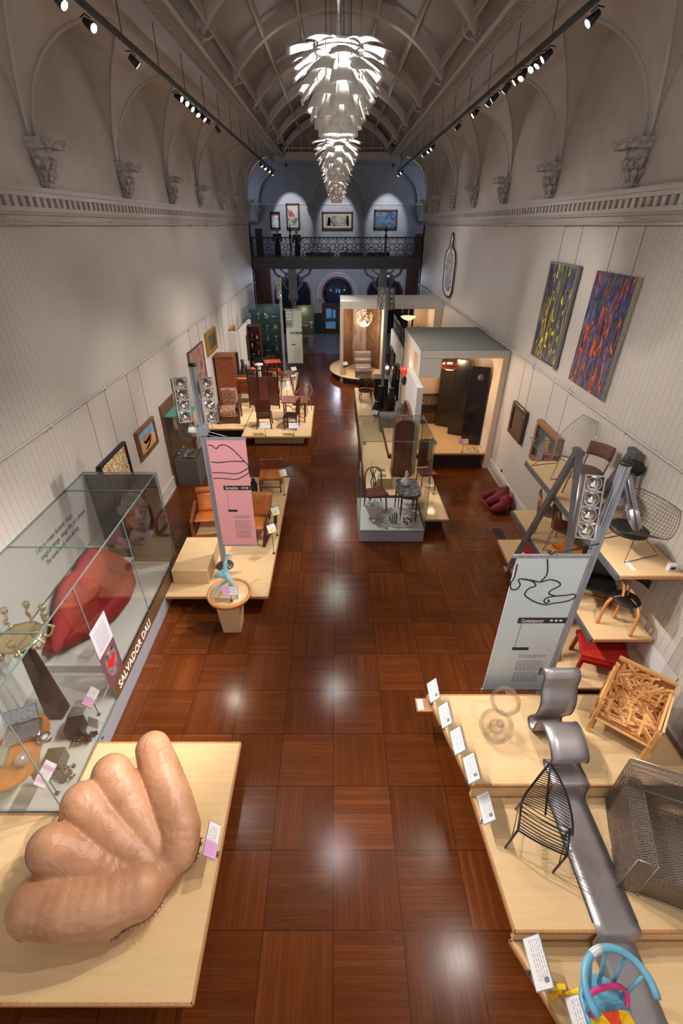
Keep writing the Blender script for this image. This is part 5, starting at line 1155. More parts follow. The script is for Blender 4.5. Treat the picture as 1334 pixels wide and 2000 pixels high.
# ---- lower shelf
M_walply = wood('walnut_ply', (122, 72, 40), (98, 54, 28), .35); M_tanply = wood('tan_ply', (198, 136, 78), (180, 116, 62), .35)
def bent_shell(w_, d, z, dish=.04): return MB().grid(lambda u, v: (w_ * (2 * u - 1) * (1 - .18 * abs(2 * v - 1) ** 3), d * (2 * v - 1), z + dish * ((2 * u - 1) ** 2) + .03 * (2 * v - 1) ** 2 * (1 if v > .5 else -1)), 8, 8)
t = empty('plywood_chair', 'moulded tan plywood chair with dark seat on the far end of the lower shelf', 'chair', (3.98, 7.20, 1.1), 1.2)
obj('seat', bent_shell(.22, .21, .36), M_walply, t, solid=.014); obj('backrest', MB().grid(lambda u, v: (.23 * (2 * u - 1), .22 + .06 * v - .05 * (2 * u - 1) ** 2, .52 + .22 * v), 6, 4), M_tanply, t, solid=.012)
obj('leg', MB().tube(bez([(-.20, -.17, 0), (-.19, -.16, .3), (0, -.15, .34), (.19, -.16, .3), (.20, -.17, 0)], 5), .018, 6, flat=1.6), M_tanply, t); obj('leg', MB().tube(bez([(-.20, .20, 0), (-.18, .17, .25), (0, .14, .33), (.18, .17, .25), (.20, .20, 0)], 5), .018, 6, flat=1.6), M_tanply, t)
obj('spine', MB().beam((0, -.1, .33), (0, .22, .33), .06, .02).beam((0, .22, .33), (0, .25, .6), .06, .02), M_tanply, t)
t = empty('metal_leg_plywood_chair', 'dark moulded plywood chair on thin metal rods, middle of the lower shelf', 'chair', (3.98, 6.60, 1.1), 1.0)
obj('seat', bent_shell(.22, .21, .42), M_walply, t, solid=.012); obj('backrest', MB().grid(lambda u, v: (.22 * (2 * u - 1), .24 + .05 * v - .05 * (2 * u - 1) ** 2, .62 + .2 * v), 6, 4), M_walply, t, solid=.012)
legs4(t, .14, .15, .41, .009, .009, m_cw, 1.5); obj('spine', MB().tube([(0, .1, .40), (0, .22, .42), (0, .25, .7)], .01, 5), m_cw, t)
t = empty('plywood_stool', 'glossy orange bent plywood seat with splayed legs beside the grey A-frame leg', 'stool', (3.78, 6.02, 1.1), .5)
obj('seat', bent_shell(.22, .20, .36, .06), wood('orange_ply', (206, 124, 44), (186, 104, 34), .25), t, solid=.02); legs4(t, .13, .13, .35, .028, .016, wood('orange_ply', (206, 124, 44), (186, 104, 34), .25), 1.35)
t = empty('bent_armchair', 'honey bentwood armchair with black webbing and looped arm frames on the lower shelf', 'armchair', (3.94, 5.30, 1.1), -.45)
for s in (-1, 1): obj('arm_loop', MB().tube(bez([(s * .30, .30, .02), (s * .30, -.05, .015), (s * .30, -.30, .03), (s * .30, -.34, .3), (s * .30, -.28, .50), (s * .30, 0, .50), (s * .30, .28, .48), (s * .30, .33, .3), (s * .30, .30, .1)], 5), .020, 8, flat=1.8), M_oak, t)
obj('seat_webbing', MB().grid(lambda u, v: (.26 * (2 * u - 1), -.27 + .55 * v, .36 - .12 * v + .02 * math.sin(PI * v)), 4, 8), M_black, t, solid=.025); obj('back_webbing', MB().grid(lambda u, v: (.26 * (2 * u - 1), .26 + .18 * v, .26 + .46 * v), 4, 6), M_black, t, solid=.025)
obj('stretcher', MB().beam((-.3, .05, .02), (.3, .05, .02), .04, .03), M_oak, t)
t = empty('bentwood_chair', 'small honey bentwood chair with black seat and back, near end of the lower shelf', 'chair', (4.10, 4.84, 1.1), -.65)
obj('seat', MB().lathe([(.17, 0), (.19, .012), (.18, .03), (.001, .034)], (0, -.02, .42), 20), M_black, t); obj('backrest', MB().grid(lambda u, v: (.22 * math.sin(2.2 * (u - .5)), .04 + .20 * math.cos(2.2 * (u - .5)), .62 + .13 * v), 12, 3), M_black, t, solid=.014)
for s in (-1, 1):
    obj('front_leg', MB().tube(bez([(s * .06, .0, .43), (s * .15, -.10, .42), (s * .20, -.19, .34), (s * .21, -.22, 0)], 5), .019, 6, flat=1.5), M_oak, t)
    obj('back_leg', MB().tube(bez([(s * .12, .04, .41), (s * .17, .17, .30), (s * .19, .24, 0)], 5), .017, 6), M_oak, t)
obj('back_spline', MB().tube(bez([(0, .05, .42), (0, .20, .5), (0, .25, .75)], 5), .016, 6, flat=2), M_oak, t)
# ---- bottom of the shelving
m_redp = mat('bright_red_paint', (156, 22, 18), .4); m_redc = mat('red_cushion', (172, 30, 20), .7)
t = empty('red_chair', 'low red upholstered chair with red square legs under the shelving', 'chair', (4.05, 4.78, .15), -.32)
obj('seat', MB().bx(-.33, .33, -.24, .30, .36, .44), m_redc, t, bevel=.02); obj('backrest', MB().obx((0, .36, .64), (.62, .06, .30), (.2, 0, 0)), m_redc, t, bevel=.02)
legs4(t, .30, .24, .38, .025, .02, m_redp, 1.12, True); obj('seat_rail', MB().bx(-.33, .33, -.28, -.24, .32, .38).bx(-.33, .33, .3, .34, .32, .38), m_redp, t)
t = empty('red_stool', 'bright red stool at the far end below the lower shelf, seen past the A-frame foot', 'stool', (3.86, 7.25, .15)); obj('seat', MB().prism([(.2 * math.cos(a), .2 * math.sin(a)) for a in [2 * PI * k / 18 for k in range(18)]], .42, .46), m_redc, t, bevel=.01); legs4(t, .12, .12, .42, .016, .012, m_redp, 1.4)
t = empty('tub_chair', 'low yellow and brown shell chair in the shade under the lower shelf', 'chair', (3.92, 5.85, .15), -.6)
obj('shell', MB().grid(lambda u, v: ((.1 + .22 * v) * math.cos(PI * 1.5 * u - .8), (.1 + .22 * v) * math.sin(PI * 1.5 * u - .8), .28 + .26 * v * v), 16, 6), mat('mustard_shell', (150, 120, 44), .5), t, solid=.015)
obj('seat', MB().lathe([(.16, .30), (.18, .33), (.001, .35)], n=16), mat('olive_brown_pad', (92, 72, 44), .8), t); legs4(t, .10, .10, .29, .012, .01, m_brw, 1.7)
tag(obj('wall_caption_panel', MB().slab([(4.72, 1.02), (5.0, 1.02), (5.0, 1.22), (4.72, 1.22)], (XR - .01, 0, 0), (0, 1, 0), (0, 0, 1), (-.006, 0, 0)), M_white), 'small white caption panel on the wall near the end of the lower shelf', 'sign')
tag(obj('wall_text_panel', MB().slab([(3.9, .72), (4.66, .72), (4.66, 1.02), (3.9, 1.02)], (XR - .01, 0, 0), (0, 1, 0), (0, 0, 1), (-.006, 0, 0)), mat('pale_text_panel', (214, 212, 212), .5)), 'wide pale text panel on the boarded wall above the red chair', 'sign')
# ---- things beyond the shelving
painting('framed_painting', 'tall abstract painting of orange and blue streaks on black, nearer of two', 1, 7.40, 8.62, 3.56, 5.36, mat('pale_canvas_edge', (176, 168, 158), .6), art('streak_orange', [(20, 16, 24), (70, 66, 100), (18, 16, 22), (240, 96, 34), (24, 20, 28), (96, 94, 124), (34, 50, 140), (22, 18, 24), (84, 80, 108), (30, 26, 34), (90, 86, 116)], 1.9, (1, 4.6, .8), .35, 1.5, .5, True), depth=.09, plain=True)
painting('framed_painting', 'tall abstract painting of yellow and blue drips on dark blue, farther of two', 1, 9.32, 10.60, 3.54, 5.38, mat('silver_frame', (150, 148, 150), .3, .6), art('streak_yellow', [(24, 26, 44), (62, 66, 96), (20, 20, 32), (30, 30, 52), (240, 214, 26), (24, 22, 34), (52, 54, 84), (20, 20, 30), (60, 110, 190), (18, 18, 30), (236, 206, 30)], 1.9, (1, 5.0, .9), .35, 1.5, .5, True), .035, .09)
painting('framed_painting', 'small dark landscape in a heavy brown frame on the lower wall', 1, 10.12, 11.0, 1.56, 2.36, m_dkfr, art('dark_land_art', [(52, 40, 34), (96, 78, 66), (70, 52, 42)], 4), .12, .09)
painting('framed_painting', 'painting of two seated figures against blue green in a brown frame behind the wire chair', 1, 8.30, 9.42, 1.58, 2.48, m_brfr, art('blue_green_art', [(40, 52, 56), (58, 76, 80), (82, 96, 96)], 3), .10, .12,
   extra=[('figure', [(.15, 0), (.1, .35), (.2, .6), (.32, .62), (.4, .3), (.42, 0)], art('figure_red', [(120, 60, 60), (150, 90, 80)], 6)), ('figure', [(.5, 0), (.48, .4), (.58, .66), (.7, .64), (.8, .3), (.82, 0)], art('figure_grey', [(110, 96, 92), (150, 136, 130), (70, 60, 62)], 6)), ('screen', [(.35, .45), (.35, .85), (.6, .85), (.6, .6)], art('ochre_screen', [(150, 118, 78), (176, 146, 100)], 3))])
t = empty('wall_shield', 'tall lobed white wall mirror frame with painted figures, high on the wall past the abstracts', 'mirror', (XR, 20.0, 3.65))
pts = [(19.1, 3.9), (19.3, 3.7), (19.7, 3.62), (20.1, 3.62), (20.6, 3.75), (20.85, 4.0), (20.9, 4.9), (20.7, 5.15), (20.3, 5.3), (20.25, 5.55), (20.1, 5.75), (19.95, 5.75), (19.8, 5.55), (19.75, 5.3), (19.3, 5.15), (19.1, 4.9)]
wobj('frame', MB().slab(pts, (XR - .01, 0, 0), (0, 1, 0), (0, 0, 1), (-.06, 0, 0)), M_white, t, bevel=.01)
wobj('painted_field', MB().slab([(20 + (a - 20) * .72, 4.55 + (b_ - 4.55) * .82) for a, b_ in pts], (XR - .072, 0, 0), (0, 1, 0), (0, 0, 1), (-.003, 0, 0)), art('shield_art', [(196, 190, 180), (120, 70, 60), (190, 186, 176), (50, 50, 50), (176, 150, 90)], 3), t)
wobj('rim', MB().tube([(XR - .07, a, b_) for a, b_ in pts], .03, 6, closed=True), M_black, t)
t = empty('velvet_beanbag', 'crumpled crimson velvet cushion seat on the floor against the wall', 'cushion', (4.05, 9.9, 0))
o = capsules([[(-.16, -.36, .12, .11), (.05, -.30, .15, .14), (.18, -.15, .24, .14)], [(-.22, .0, .10, .10), (0, .05, .15, .15), (.16, .02, .34, .12), (.20, .05, .46, .06)], [(-.20, .30, .10, .10), (-.02, .40, .12, .11), (.14, .30, .22, .13)], [(.14, -.2, .22, .13), (.16, .25, .24, .13)]], .02, 'bag', mat('crimson_velvet', (120, 18, 34), .8, 0, (88, 10, 24), 5, bump=.4, bscale=7), None, 4, 12); o.parent = t
obj('piping', MB().tube(bez([(-.30, -.36, .14), (-.33, 0, .12), (-.31, .34, .12), (-.05, .52, .12), (.15, .40, .26), (.21, .1, .50), (.22, -.15, .34), (.10, -.42, .18), (-.30, -.36, .14)], 5), .013, 5), mat('crimson_velvet_light', (160, 50, 56), .8), t)
for nm, x0, x1, y0, y1 in (('dark floor ventilation grille between the shelving and the velvet cushion', 3.64, 3.84, 7.9, 8.85), ('small brass floor vent in front of the raised dining chairs', -2.05, -1.72, 12.55, 12.72)):
    b = MB().bx(x0, x1, y0, y1, .002, .008)
    tag(obj('floor_vent', b, mat('vent_metal', (44, 38, 36), .5, .3)), nm, 'vent')
tag(obj('floor_vent', MB().bx(-3.30, -3.05, 8.9, 9.9, .002, .008), mat('vent_metal', (44, 38, 36), .5, .3)), 'dark floor ventilation grille behind the far end of the long glass case', 'vent')
t = empty('wall_socket', 'tiny round floor-level socket on the white wall behind the velvet cushion', 'socket', (XR, 11.0, .42)); wobj('plate', MB().cyl((XR, 11.0, .42), (XR - .02, 11.0, .42), .04, n=12), M_black, t)
# ------------------------------------------------------------------ middle left: tall case and the long platform
struct('wall_left_brown_board', MB().bx(XL, XL + .05, 10.87, 13.1, .0, 2.22), wood('brown_board', (116, 76, 48), (98, 62, 38), .5))
t = empty('tall_display_case', 'narrow tall glass case with a grey plinth and teal top full of silverware', 'display case', (-3.98, 11.33, 0))
x0, x1, y0, y1 = -4.28, -3.68, 10.95, 11.72
wobj('plinth', MB().bx(x0, x1, y0, y1, 0, .75), mat('warm_grey_plinth', (104, 98, 98), .5), t, bevel=.004)
for nm, bb in (('glass_front', (x0, x1, y0, y0 + .008, .75, 1.93)), ('glass_side', (x1 - .008, x1, y0, y1, .75, 1.93)), ('glass_side', (x0, x0 + .008, y0, y1, .75, 1.93))): wobj(nm, MB().bx(*bb), M_gpane, t)
wobj('teal_top', MB().bx(x0, x1, y0, y1, 1.93, 1.96), mat('teal_top', (84, 160, 150), .3), t)
wobj('poster', MB().bx(x0 + .08, x1 - .12, y1 - .05, y1 - .04, 1.0, 1.85), mat('grey_poster', (150, 140, 142), .6, 0, (112, 104, 108), 6), t)
m_sv = mat('polished_silver', (222, 220, 216), .12, 1)
rs = random.Random(3)
kinds = [[(.03, 0), (.015, .02), (.012, .08), (.05, .12), (.05, .17)], [(.04, 0), (.06, .03), (.06, .09), (.03, .13), (.02, .16), (.001, .17)], [(.03, 0), (.012, .02), (.07, .06), (.08, .08)]]
for k in range(7):
    q = MB().lathe(kinds[k % 3], (0, 0, 0), 12); o = obj('silver_vessel', q, m_sv)
    o.location = (x0 + .12 + .18 * (k % 3), y0 + .14 + .2 * (k // 3), .752)
    tag(o, 'polished silver %s in the tall teal topped case, %s' % (['stemmed cup', 'lidded pot', 'footed dish'][k % 3], ['front row by the glass', 'middle row', 'back row below the poster'][k // 3]), 'vessel', 'silverware in the tall glass case')
platform('long birch platform around the pink banner with three low wooden lounge chairs', [(-3.12, 6.22), (-1.23, 6.22), (-1.23, 10.85), (-3.0, 10.85)], .30, base_in=.28)
tag(obj('box_plinth', MB().bx(-3.04, -2.38, 6.58, 7.66, .301, .60), M_ply, bevel=.004), 'empty rectangular birch plinth on the long platform beside the lamp pole', 'plinth')
t = empty('round_plinth', 'round birch topped plinth with a raised ring at the corner of the long platform', 'plinth', (-1.80, 5.84, 0))
obj('tapered_base', MB().add([(-.15, -.2, 0), (.15, -.2, 0), (.15, .1, 0), (-.15, .1, 0), (-.2, -.22, .69), (.2, -.22, .69), (.2, .2, .69), (-.2, .2, .69)], [(0, 3, 2, 1), (4, 5, 6, 7), (0, 1, 5, 4), (1, 2, 6, 5), (2, 3, 7, 6), (3, 0, 4, 7)]), M_ply, t)
obj('disc', MB().lathe([(.36, .69), (.37, .70), (.37, .735), (.001, .736)], n=40), M_ply, t); obj('ring', MB().lathe([(.33, .735), (.33, .75), (.37, .75), (.375, .735), (.37, .69)], n=40), M_oak, t)
m_bone = mat('pale_aqua_bronze', (168, 214, 222), .35, 0, (110, 178, 196), 4)
bo = empty('bone_sculpture', 'pale turquoise three legged bone-like stool sculpture with a curled top on the round plinth', 'sculpture', (-1.80, 5.84, .737))
ch = [[(.13, .02, .80, .016), (.07, .04, .79, .018), (.03, .03, .70, .022), (0, .0, .55, .035), (-.02, -.02, .42, .05)], [(-.02, -.02, .42, .05), (-.18, .0, .36, .03), (-.12, -.0, .40, .035)], [(-.0, -.02, .42, .05), (.06, -.04, .28, .04), (.14, -.10, .10, .022), (.17, -.14, .02, .016)],
      [(.02, -.02, .30, .03), (-.12, -.04, .20, .026), (-.24, -.10, .08, .02), (-.27, -.14, .02, .016)], [(-.01, -.01, .50, .03), (-.10, -.01, .42, .045), (-.17, -.01, .37, .03)], [(.0, 0, .46, .05), (-.08, -.01, .40, .055), (-.01, -.01, .36, .05)], [(.03, 0, .32, .03), (.0, .10, .16, .022), (-.02, .18, .02, .016)]]
o = capsules(ch, .010, 'bone_form', m_bone, None, 3, 10); o.parent = bo
label_stand('pink and white caption card propped over the round plinth below the turquoise sculpture', -1.72, 5.62, .752, .22, 0, .24, .13, 'pink', toward='front', group='caption cards on thin stands')
for lab, x, y, tw in (('caption card on a tall rod at the near end of the long platform edge', -1.27, 7.50, .5), ('caption card on a tall rod midway along the long platform edge', -1.27, 8.15, .5), ('caption card on a tall rod at the far end of the long platform edge', -1.28, 9.90, .5)):
    label_stand(lab, x, y, .30, .62, .55, .16, .16, 'yellow', toward='turned', group='caption cards on tall rods')
# low lounge chairs
m_frd = wood('dark_walnut_frame', (92, 48, 28), (70, 36, 22), .35); m_tan = mat('tan_leather_seat', (190, 116, 52), .45, 0, (168, 98, 42), 5); m_oply = wood('orange_plywood', (204, 116, 48), (178, 94, 36), .3)
t = empty('lounge_chair', 'low bent plywood lounge chair with a curled orange headrest behind the box plinth', 'chair', (-2.75, 8.55, .30), .12)
obj('seat', MB().grid(lambda u, v: (-.32 + .64 * u, -.35 + .62 * v, .34 - .12 * v + .02 * math.sin(PI * v)), 4, 8), m_oply, t, solid=.02)
obj('backrest', MB().grid(lambda u, v: (-.32 + .64 * u, .27 + .20 * v, .22 + .40 * v), 4, 6), m_oply, t, solid=.02)
obj('headrest', MB().tube([(-.34, .47, .66), (.34, .47, .66)], .07, 12), m_oply, t)
for s in (-1, 1): obj('side_frame', MB().beam((s * .36, -.48, .03), (s * .36, .5, .03), .05, .05).beam((s * .36, -.48, .03), (s * .36, -.42, .38), .05, .05).beam((s * .36, .5, .03), (s * .36, .45, .60), .05, .05).beam((s * .36, -.44, .38), (s * .36, .3, .48), .06, .035), M_midwood, t)
obj('cross_bar', MB().beam((-.36, -.46, .04), (.36, -.46, .04), .05, .05).beam((-.36, .47, .04), (.36, .47, .04), .05, .05), M_midwood, t)
t = empty('lounge_chair', 'tan leather lounge chair with dark curved wooden arms partly behind the pink banner', 'chair', (-1.75, 8.25, .30), -.15)
obj('seat', MB().grid(lambda u, v: (-.28 + .56 * u, -.38 + .62 * v, .36 - .10 * v), 4, 8), m_tan, t, solid=.06); obj('backrest', MB().grid(lambda u, v: (-.28 + .56 * u, .24 + .28 * v, .26 + .48 * v), 4, 6), m_tan, t, solid=.06)
for s in (-1, 1):
    obj('arm', MB().tube(bez([(s * .33, -.45, .04), (s * .34, -.36, .25), (s * .34, -.22, .42), (s * .34, .1, .52), (s * .34, .34, .46), (s * .33, .46, .25), (s * .33, .42, .04)], 5), .028, 8, flat=1.4), m_frd, t)
    obj('foot_rail', MB().beam((s * .33, -.48, .03), (s * .33, .46, .03), .05, .05), m_frd, t)
t = empty('slung_seat', 'square tan wood and leather seat at the far end of the long platform', 'chair', (-1.64, 10.25, .30), .05)
obj('seat', MB().bx(-.27, .27, -.24, .26, .36, .42), m_tan, t, bevel=.015); obj('backrest', MB().obx((0, .30, .56), (.54, .05, .26), (.15, 0, 0)), M_midwood, t, bevel=.01)
legs4(t, .25, .22, .38, .02, .02, M_midwood, 1.0, True); obj('stretcher', MB().beam((-.25, -.2, .14), (.25, -.2, .14), .03, .03).beam((-.25, .2, .14), (.25, .2, .14), .03, .03), M_midwood, t)
t = empty('black_vase', 'small black urn with a white sliver beside the pink banner edge', 'vase', (-2.02, 9.9, .30)); obj('body', MB().lathe([(.06, 0), (.10, .1), (.09, .3), (.04, .42), (.05, .46)], n=14), M_black, t); obj('white_tag', MB().bx(.09, .13, -.02, 0, .05, .3), M_white, t)
# ------------------------------------------------------------------ back left platforms
platform('raised birch platform with dark dining chairs and a folding screen', [(-2.97, 13.5), (-.79, 13.5), (-.81, 16.4), (-3.0, 16.4)], .36, base_in=.35)
tag(obj('platform_base_box', MB().bx(-2.62, -1.05, 13.78, 16.2, .002, .31), mat('beige_base', (176, 158, 134), .6)), 'pale beige box base below the dining chair platform', 'plinth')
platform('low birch platform along the wall with the patterned armchair and wardrobe', [(-4.3, 14.2), (-3.02, 14.2), (-3.02, 16.42), (-1.62, 16.42), (-1.70, 21.05), (-4.3, 21.05)], .34, base_in=.2)
m_brf = mat('patterned_tapestry', (124, 72, 56), .85, 0, (176, 140, 112), 22, lo=.45, hi=.55)
t = empty('patterned_armchair', 'wooden armchair upholstered in floral tapestry on the low wall platform', 'armchair', (-3.62, 15.05, .34), .08)
obj('seat', MB().bx(-.28, .28, -.42, .22, .26, .46), m_brf, t, bevel=.05); obj('backrest', MB().obx((0, .30, .70), (.56, .16, .62), (.2, 0, 0)), m_brf, t, bevel=.05)
for s in (-1, 1): obj('side_frame', MB().bx(*sorted((s * .31, s * .38)), -.44, .34, .50, .56).bx(*sorted((s * .31, s * .38)), -.44, -.36, 0, .5).bx(*sorted((s * .31, s * .38)), .26, .34, 0, .5).bx(*sorted((s * .32, s * .36)), -.36, .26, .1, .5), M_dkwood, t)
obj('front_rail', MB().bx(-.31, .31, -.44, -.40, .08, .24), M_dkwood, t)
t = empty('wardrobe', 'tall red brown wooden wardrobe standing against the wall behind the patterned armchair', 'wardrobe', (-3.95, 16.75, .34))
obj('carcass', MB().bx(-.32, .30, -.26, .30, 0, 1.72), M_midwood, t, bevel=.01); obj('cornice', MB().bx(-.35, .33, -.30, .33, 1.72, 1.78), M_midwood, t)
for s in (0, 1): obj('door', MB().bx(.30, .32, -.24 + .27 * s, .02 + .27 * s, .12, 1.66), M_midwood, t, bevel=.004); obj('door_inlay', MB().bx(.321, .324, -.18 + .27 * s, -.04 + .27 * s, .9, 1.5), m_dkfr, t)
def spindle_chair(lab, x, y, z, rz, cloth, m_w, ns=5, hb=1.0, group=None):
    t = empty('dining_chair', lab, 'chair', (x, y, z), rz, group)
    obj('seat', MB().bx(-.22, .22, -.21, .21, .42, .46), cloth, t, bevel=.01)
    for s in (-1, 1):
        obj('leg', MB().beam((s * .20, -.19, 0), (s * .20, -.19, .42), .035, .035), m_w, t); obj('back_post', MB().beam((s * .20, .20, 0), (s * .20, .26, hb), .035, .035), m_w, t)
    obj('top_rail', MB().beam((-.21, .26, hb - .03), (.21, .26, hb - .03), .03, .07), m_w, t); obj('stretcher', MB().beam((-.2, -.19, .18), (.2, -.19, .18), .02, .03).beam((-.2, .2, .18), (.2, .2, .18), .02, .03).beam((-.2, -.19, .12), (-.2, .2, .12), .02, .03).beam((.2, -.19, .12), (.2, .2, .12), .02, .03), m_w, t)
    for k in range(ns): obj('spindle', MB().beam((-.16 + .32 * k / (ns - 1), .215, .46), (-.16 + .32 * k / (ns - 1), .255, hb - .05), .018, .018), m_w, t)
    return t
m_blkseat = mat('black_leather', (34, 30, 32), .35)
t = empty('dining_chair', 'dark dining chair with a solid panel back facing away, left front of the raised platform', 'chair', (-2.34, 14.35, .36), PI + .05)
obj('seat', MB().bx(-.24, .24, -.22, .22, .42, .46), m_dkfr, t, bevel=.01); obj('backrest', MB().obx((0, .24, .78), (.48, .03, .42), (-.08, 0, 0)), M_dkwood, t, bevel=.01)
for s in (-1, 1): obj('leg', MB().tube(bez([(s * .21, -.2, .42), (s * .22, -.22, .2), (s * .24, -.25, 0)], 4), .02, 6), M_dkwood, t); obj('leg', MB().tube(bez([(s * .21, .2, .98), (s * .21, .2, .4), (s * .24, .26, 0)], 4), .02, 6), M_dkwood, t)
obj('seat_rail', MB().bx(-.23, .23, .18, .22, .34, .42).bx(-.23, .23, -.22, -.18, .34, .42), M_dkwood, t)
spindle_chair('dark spindle backed chair with a black leather seat in front of the square table', -1.45, 14.22, .36, -1.75, m_blkseat, M_dkwood, 6)
t = empty('square_table', 'small square dark wooden table with curved braces on the raised platform', 'table', (-1.38, 14.98, .36))
obj('table_top', MB().bx(-.42, .42, -.36, .36, .68, .72), M_midwood, t, bevel=.008)
for a in (-1, 1):
    for c_ in (-1, 1): obj('leg', MB().beam((a * .34, c_ * .28, 0), (a * .34, c_ * .28, .68), .04, .04), M_dkwood, t)
obj('brace', MB().tube(bez([(-.34, -.28, .4), (-.2, -.28, .6), (0, -.28, .45), (.2, -.28, .6), (.34, -.28, .4)], 5), .014, 5).tube([(-.34, -.28, .15), (.34, .28, .15)], .012, 5).tube([(.34, -.28, .15), (-.34, .28, .15)], .012, 5), M_dkwood, t)
t = empty('bentwood_armchair', 'curved bentwood armchair behind the square table at the platform edge', 'armchair', (-1.12, 15.75, .36), -.3)
obj('seat', MB().lathe([(.19, 0), (.21, .02), (.001, .03)], (0, 0, .44), 18), M_midwood, t)
obj('back_hoop', MB().tube(bez([(-.26, -.1, .66), (-.27, .12, .72), (-.15, .27, .8), (.15, .27, .8), (.27, .12, .72), (.26, -.1, .66)], 5), .016, 6), M_midwood, t)
obj('back_hoop', MB().tube(bez([(-.2, .1, .5), (-.2, .24, .85), (0, .28, .98), (.2, .24, .85), (.2, .1, .5)], 5), .014, 6), M_midwood, t); legs4(t, .16, .15, .44, .016, .013, M_midwood, 1.3)
t = empty('folding_screen', 'tall dark red brown folding screen with a spindle gallery along its top', 'screen', (-2.5, 16.1, .36))
pts = [(-.62, .10), (-.24, -.04), (.10, .10), (.46, -.02)]
for k in range(3):
    a, b2 = pts[k], pts[k + 1]
    o = obj('screen_panel', MB().beam((a[0], a[1], .62), (b2[0], b2[1], .62), .03, 1.04), M_dkwood, t)
    f = MB()
    for q in range(6):
        u = (q + .5) / 6; f.beam((a[0] + (b2[0] - a[0]) * u, a[1] + (b2[1] - a[1]) * u, 1.14), (a[0] + (b2[0] - a[0]) * u, a[1] + (b2[1] - a[1]) * u, 1.36), .016, .016)
    f.beam((a[0], a[1], 1.37), (b2[0], b2[1], 1.37), .03, .04); obj('spindle_gallery', f, mat('near_black_wood', (26, 16, 14), .4), o)
for p in pts: obj('screen_post', MB().beam((p[0], p[1], 0), (p[0], p[1], 1.5), .04, .04).ball((p[0], p[1], 1.52), .035, n=8, m=5), mat('near_black_wood', (26, 16, 14), .4), t)
t = empty('writing_cabinet', 'box shaped red brown cabinet on thin legs with an open pinkish tray top', 'cabinet', (-3.36, 17.1, .34))
obj('body', MB().bx(-.33, .33, -.24, .24, .32, .78), M_midwood, t, bevel=.008); obj('tray_rim', MB().bx(-.36, .36, -.28, -.25, .78, .88).bx(-.36, .36, .25, .28, .78, .88).bx(-.36, -.33, -.28, .28, .78, .88).bx(.33, .36, -.28, .28, .78, .88), M_midwood, t)
obj('tray_lining', MB().bx(-.33, .33, -.25, .25, .78, .79), mat('pink_lining', (176, 128, 104), .7), t)
for a in (-1, 1):
    for c_ in (-1, 1): obj('leg', MB().beam((a * .3, c_ * .22, 0), (a * .3, c_ * .22, .32), .03, .03), M_dkwood, t)
t = empty('gallery_table', 'small oval table with a spindle rim on splayed bent legs behind the folding screen', 'table', (-1.88, 17.4, .34), .3)
obj('table_top', MB().lathe([(.36, 0), (.38, .02), (.36, .04), (.001, .041)], (0, 0, .92), 24, 1, .8), M_dkwood, t)
b = MB()
for k in range(20): a = 2 * PI * k / 20; b.cyl((.34 * math.cos(a), .27 * math.sin(a), .72), (.34 * math.cos(a), .27 * math.sin(a), .93), .008, n=4)
b.tube([(.34 * math.cos(a), .27 * math.sin(a), .72) for a in [2 * PI * k / 20 for k in range(20)]], .012, 5, closed=True); obj('spindle_rim', b, M_dkwood, t)
for a in (.7, 2.3, 3.9, 5.5): obj('leg', MB().tube(bez([(.2 * math.cos(a), .16 * math.sin(a), .9), (.3 * math.cos(a), .24 * math.sin(a), .5), (.42 * math.cos(a), .36 * math.sin(a), 0)], 4), .016, 6), M_dkwood, t)
m_ortop = mat('orange_lacquer_top', (214, 84, 30), .3)
for zc, nm in ((0, ''),):
    t = empty('tiered_tea_table', 'two tier orange topped tea table with dark legs near the far lamp pole', 'table', (-2.66, 19.6, .34), .25)
    for z in (.45, .82): obj('tier', MB().bx(-.34, .34, -.26, .26, z, z + .03), m_ortop, t, bevel=.01)
    for a in (-1, 1):
        for c_ in (-1, 1): obj('leg', MB().beam((a * .3, c_ * .22, 0), (a * .3, c_ * .22, .9), .025, .025), M_dkwood, t)
t = empty('fluted_pedestal', 'slim white fluted pedestal with a flared top among the dark furniture', 'pedestal', (-2.95, 17.8, .34))
pl = [((.075 if k % 2 else .06) * math.cos(PI * k / 12), (.075 if k % 2 else .06) * math.sin(PI * k / 12)) for k in range(24)]
obj('shaft', MB().prism(pl, .05, 1.12), mat('ivory_paint', (206, 200, 190), .5), t); obj('top', MB().lathe([(.07, 0), (.17, .05), (.17, .08), (.001, .08)], (0, 0, 1.1), 18).lathe([(.12, 0), (.12, .05)], (0, 0, 0), 18), mat('ivory_paint', (206, 200, 190), .5), t)
t = empty('piano_form_desk', 'dark curved top desk standing behind the white fluted pedestal', 'desk', (-3.05, 20.2, .34)); obj('top', MB().prism([(-.5, -.25), (.3, -.28), (.45, 0), (.2, .2), (-.5, .25)], .72, .78), M_black, t); obj('body', MB().bx(-.45, .3, -.2, .2, .1, .72), M_dkwood, t); legs4(t, .35, .16, .12, .02, .02, M_dkwood, 1, True)
t = empty('upholstered_bench', 'dark red box seat near the far glass cabinets', 'seat', (-3.0, 21.7, 0)); obj('box', MB().bx(-.22, .22, -.22, .22, .05, .9), mat('maroon_panel', (64, 22, 20), .5), t); obj('plinth', MB().bx(-.2, .2, -.2, .2, 0, .05), M_black, t)
t = empty('flower_bowl', 'rough orange and purple ceramic bouquet in a dark bowl near the tall screen', 'ornament', (-3.30, 18.3, .34))
obj('stand', MB().bx(-.22, .22, -.2, .2, 0, .62), M_dkwood, t)
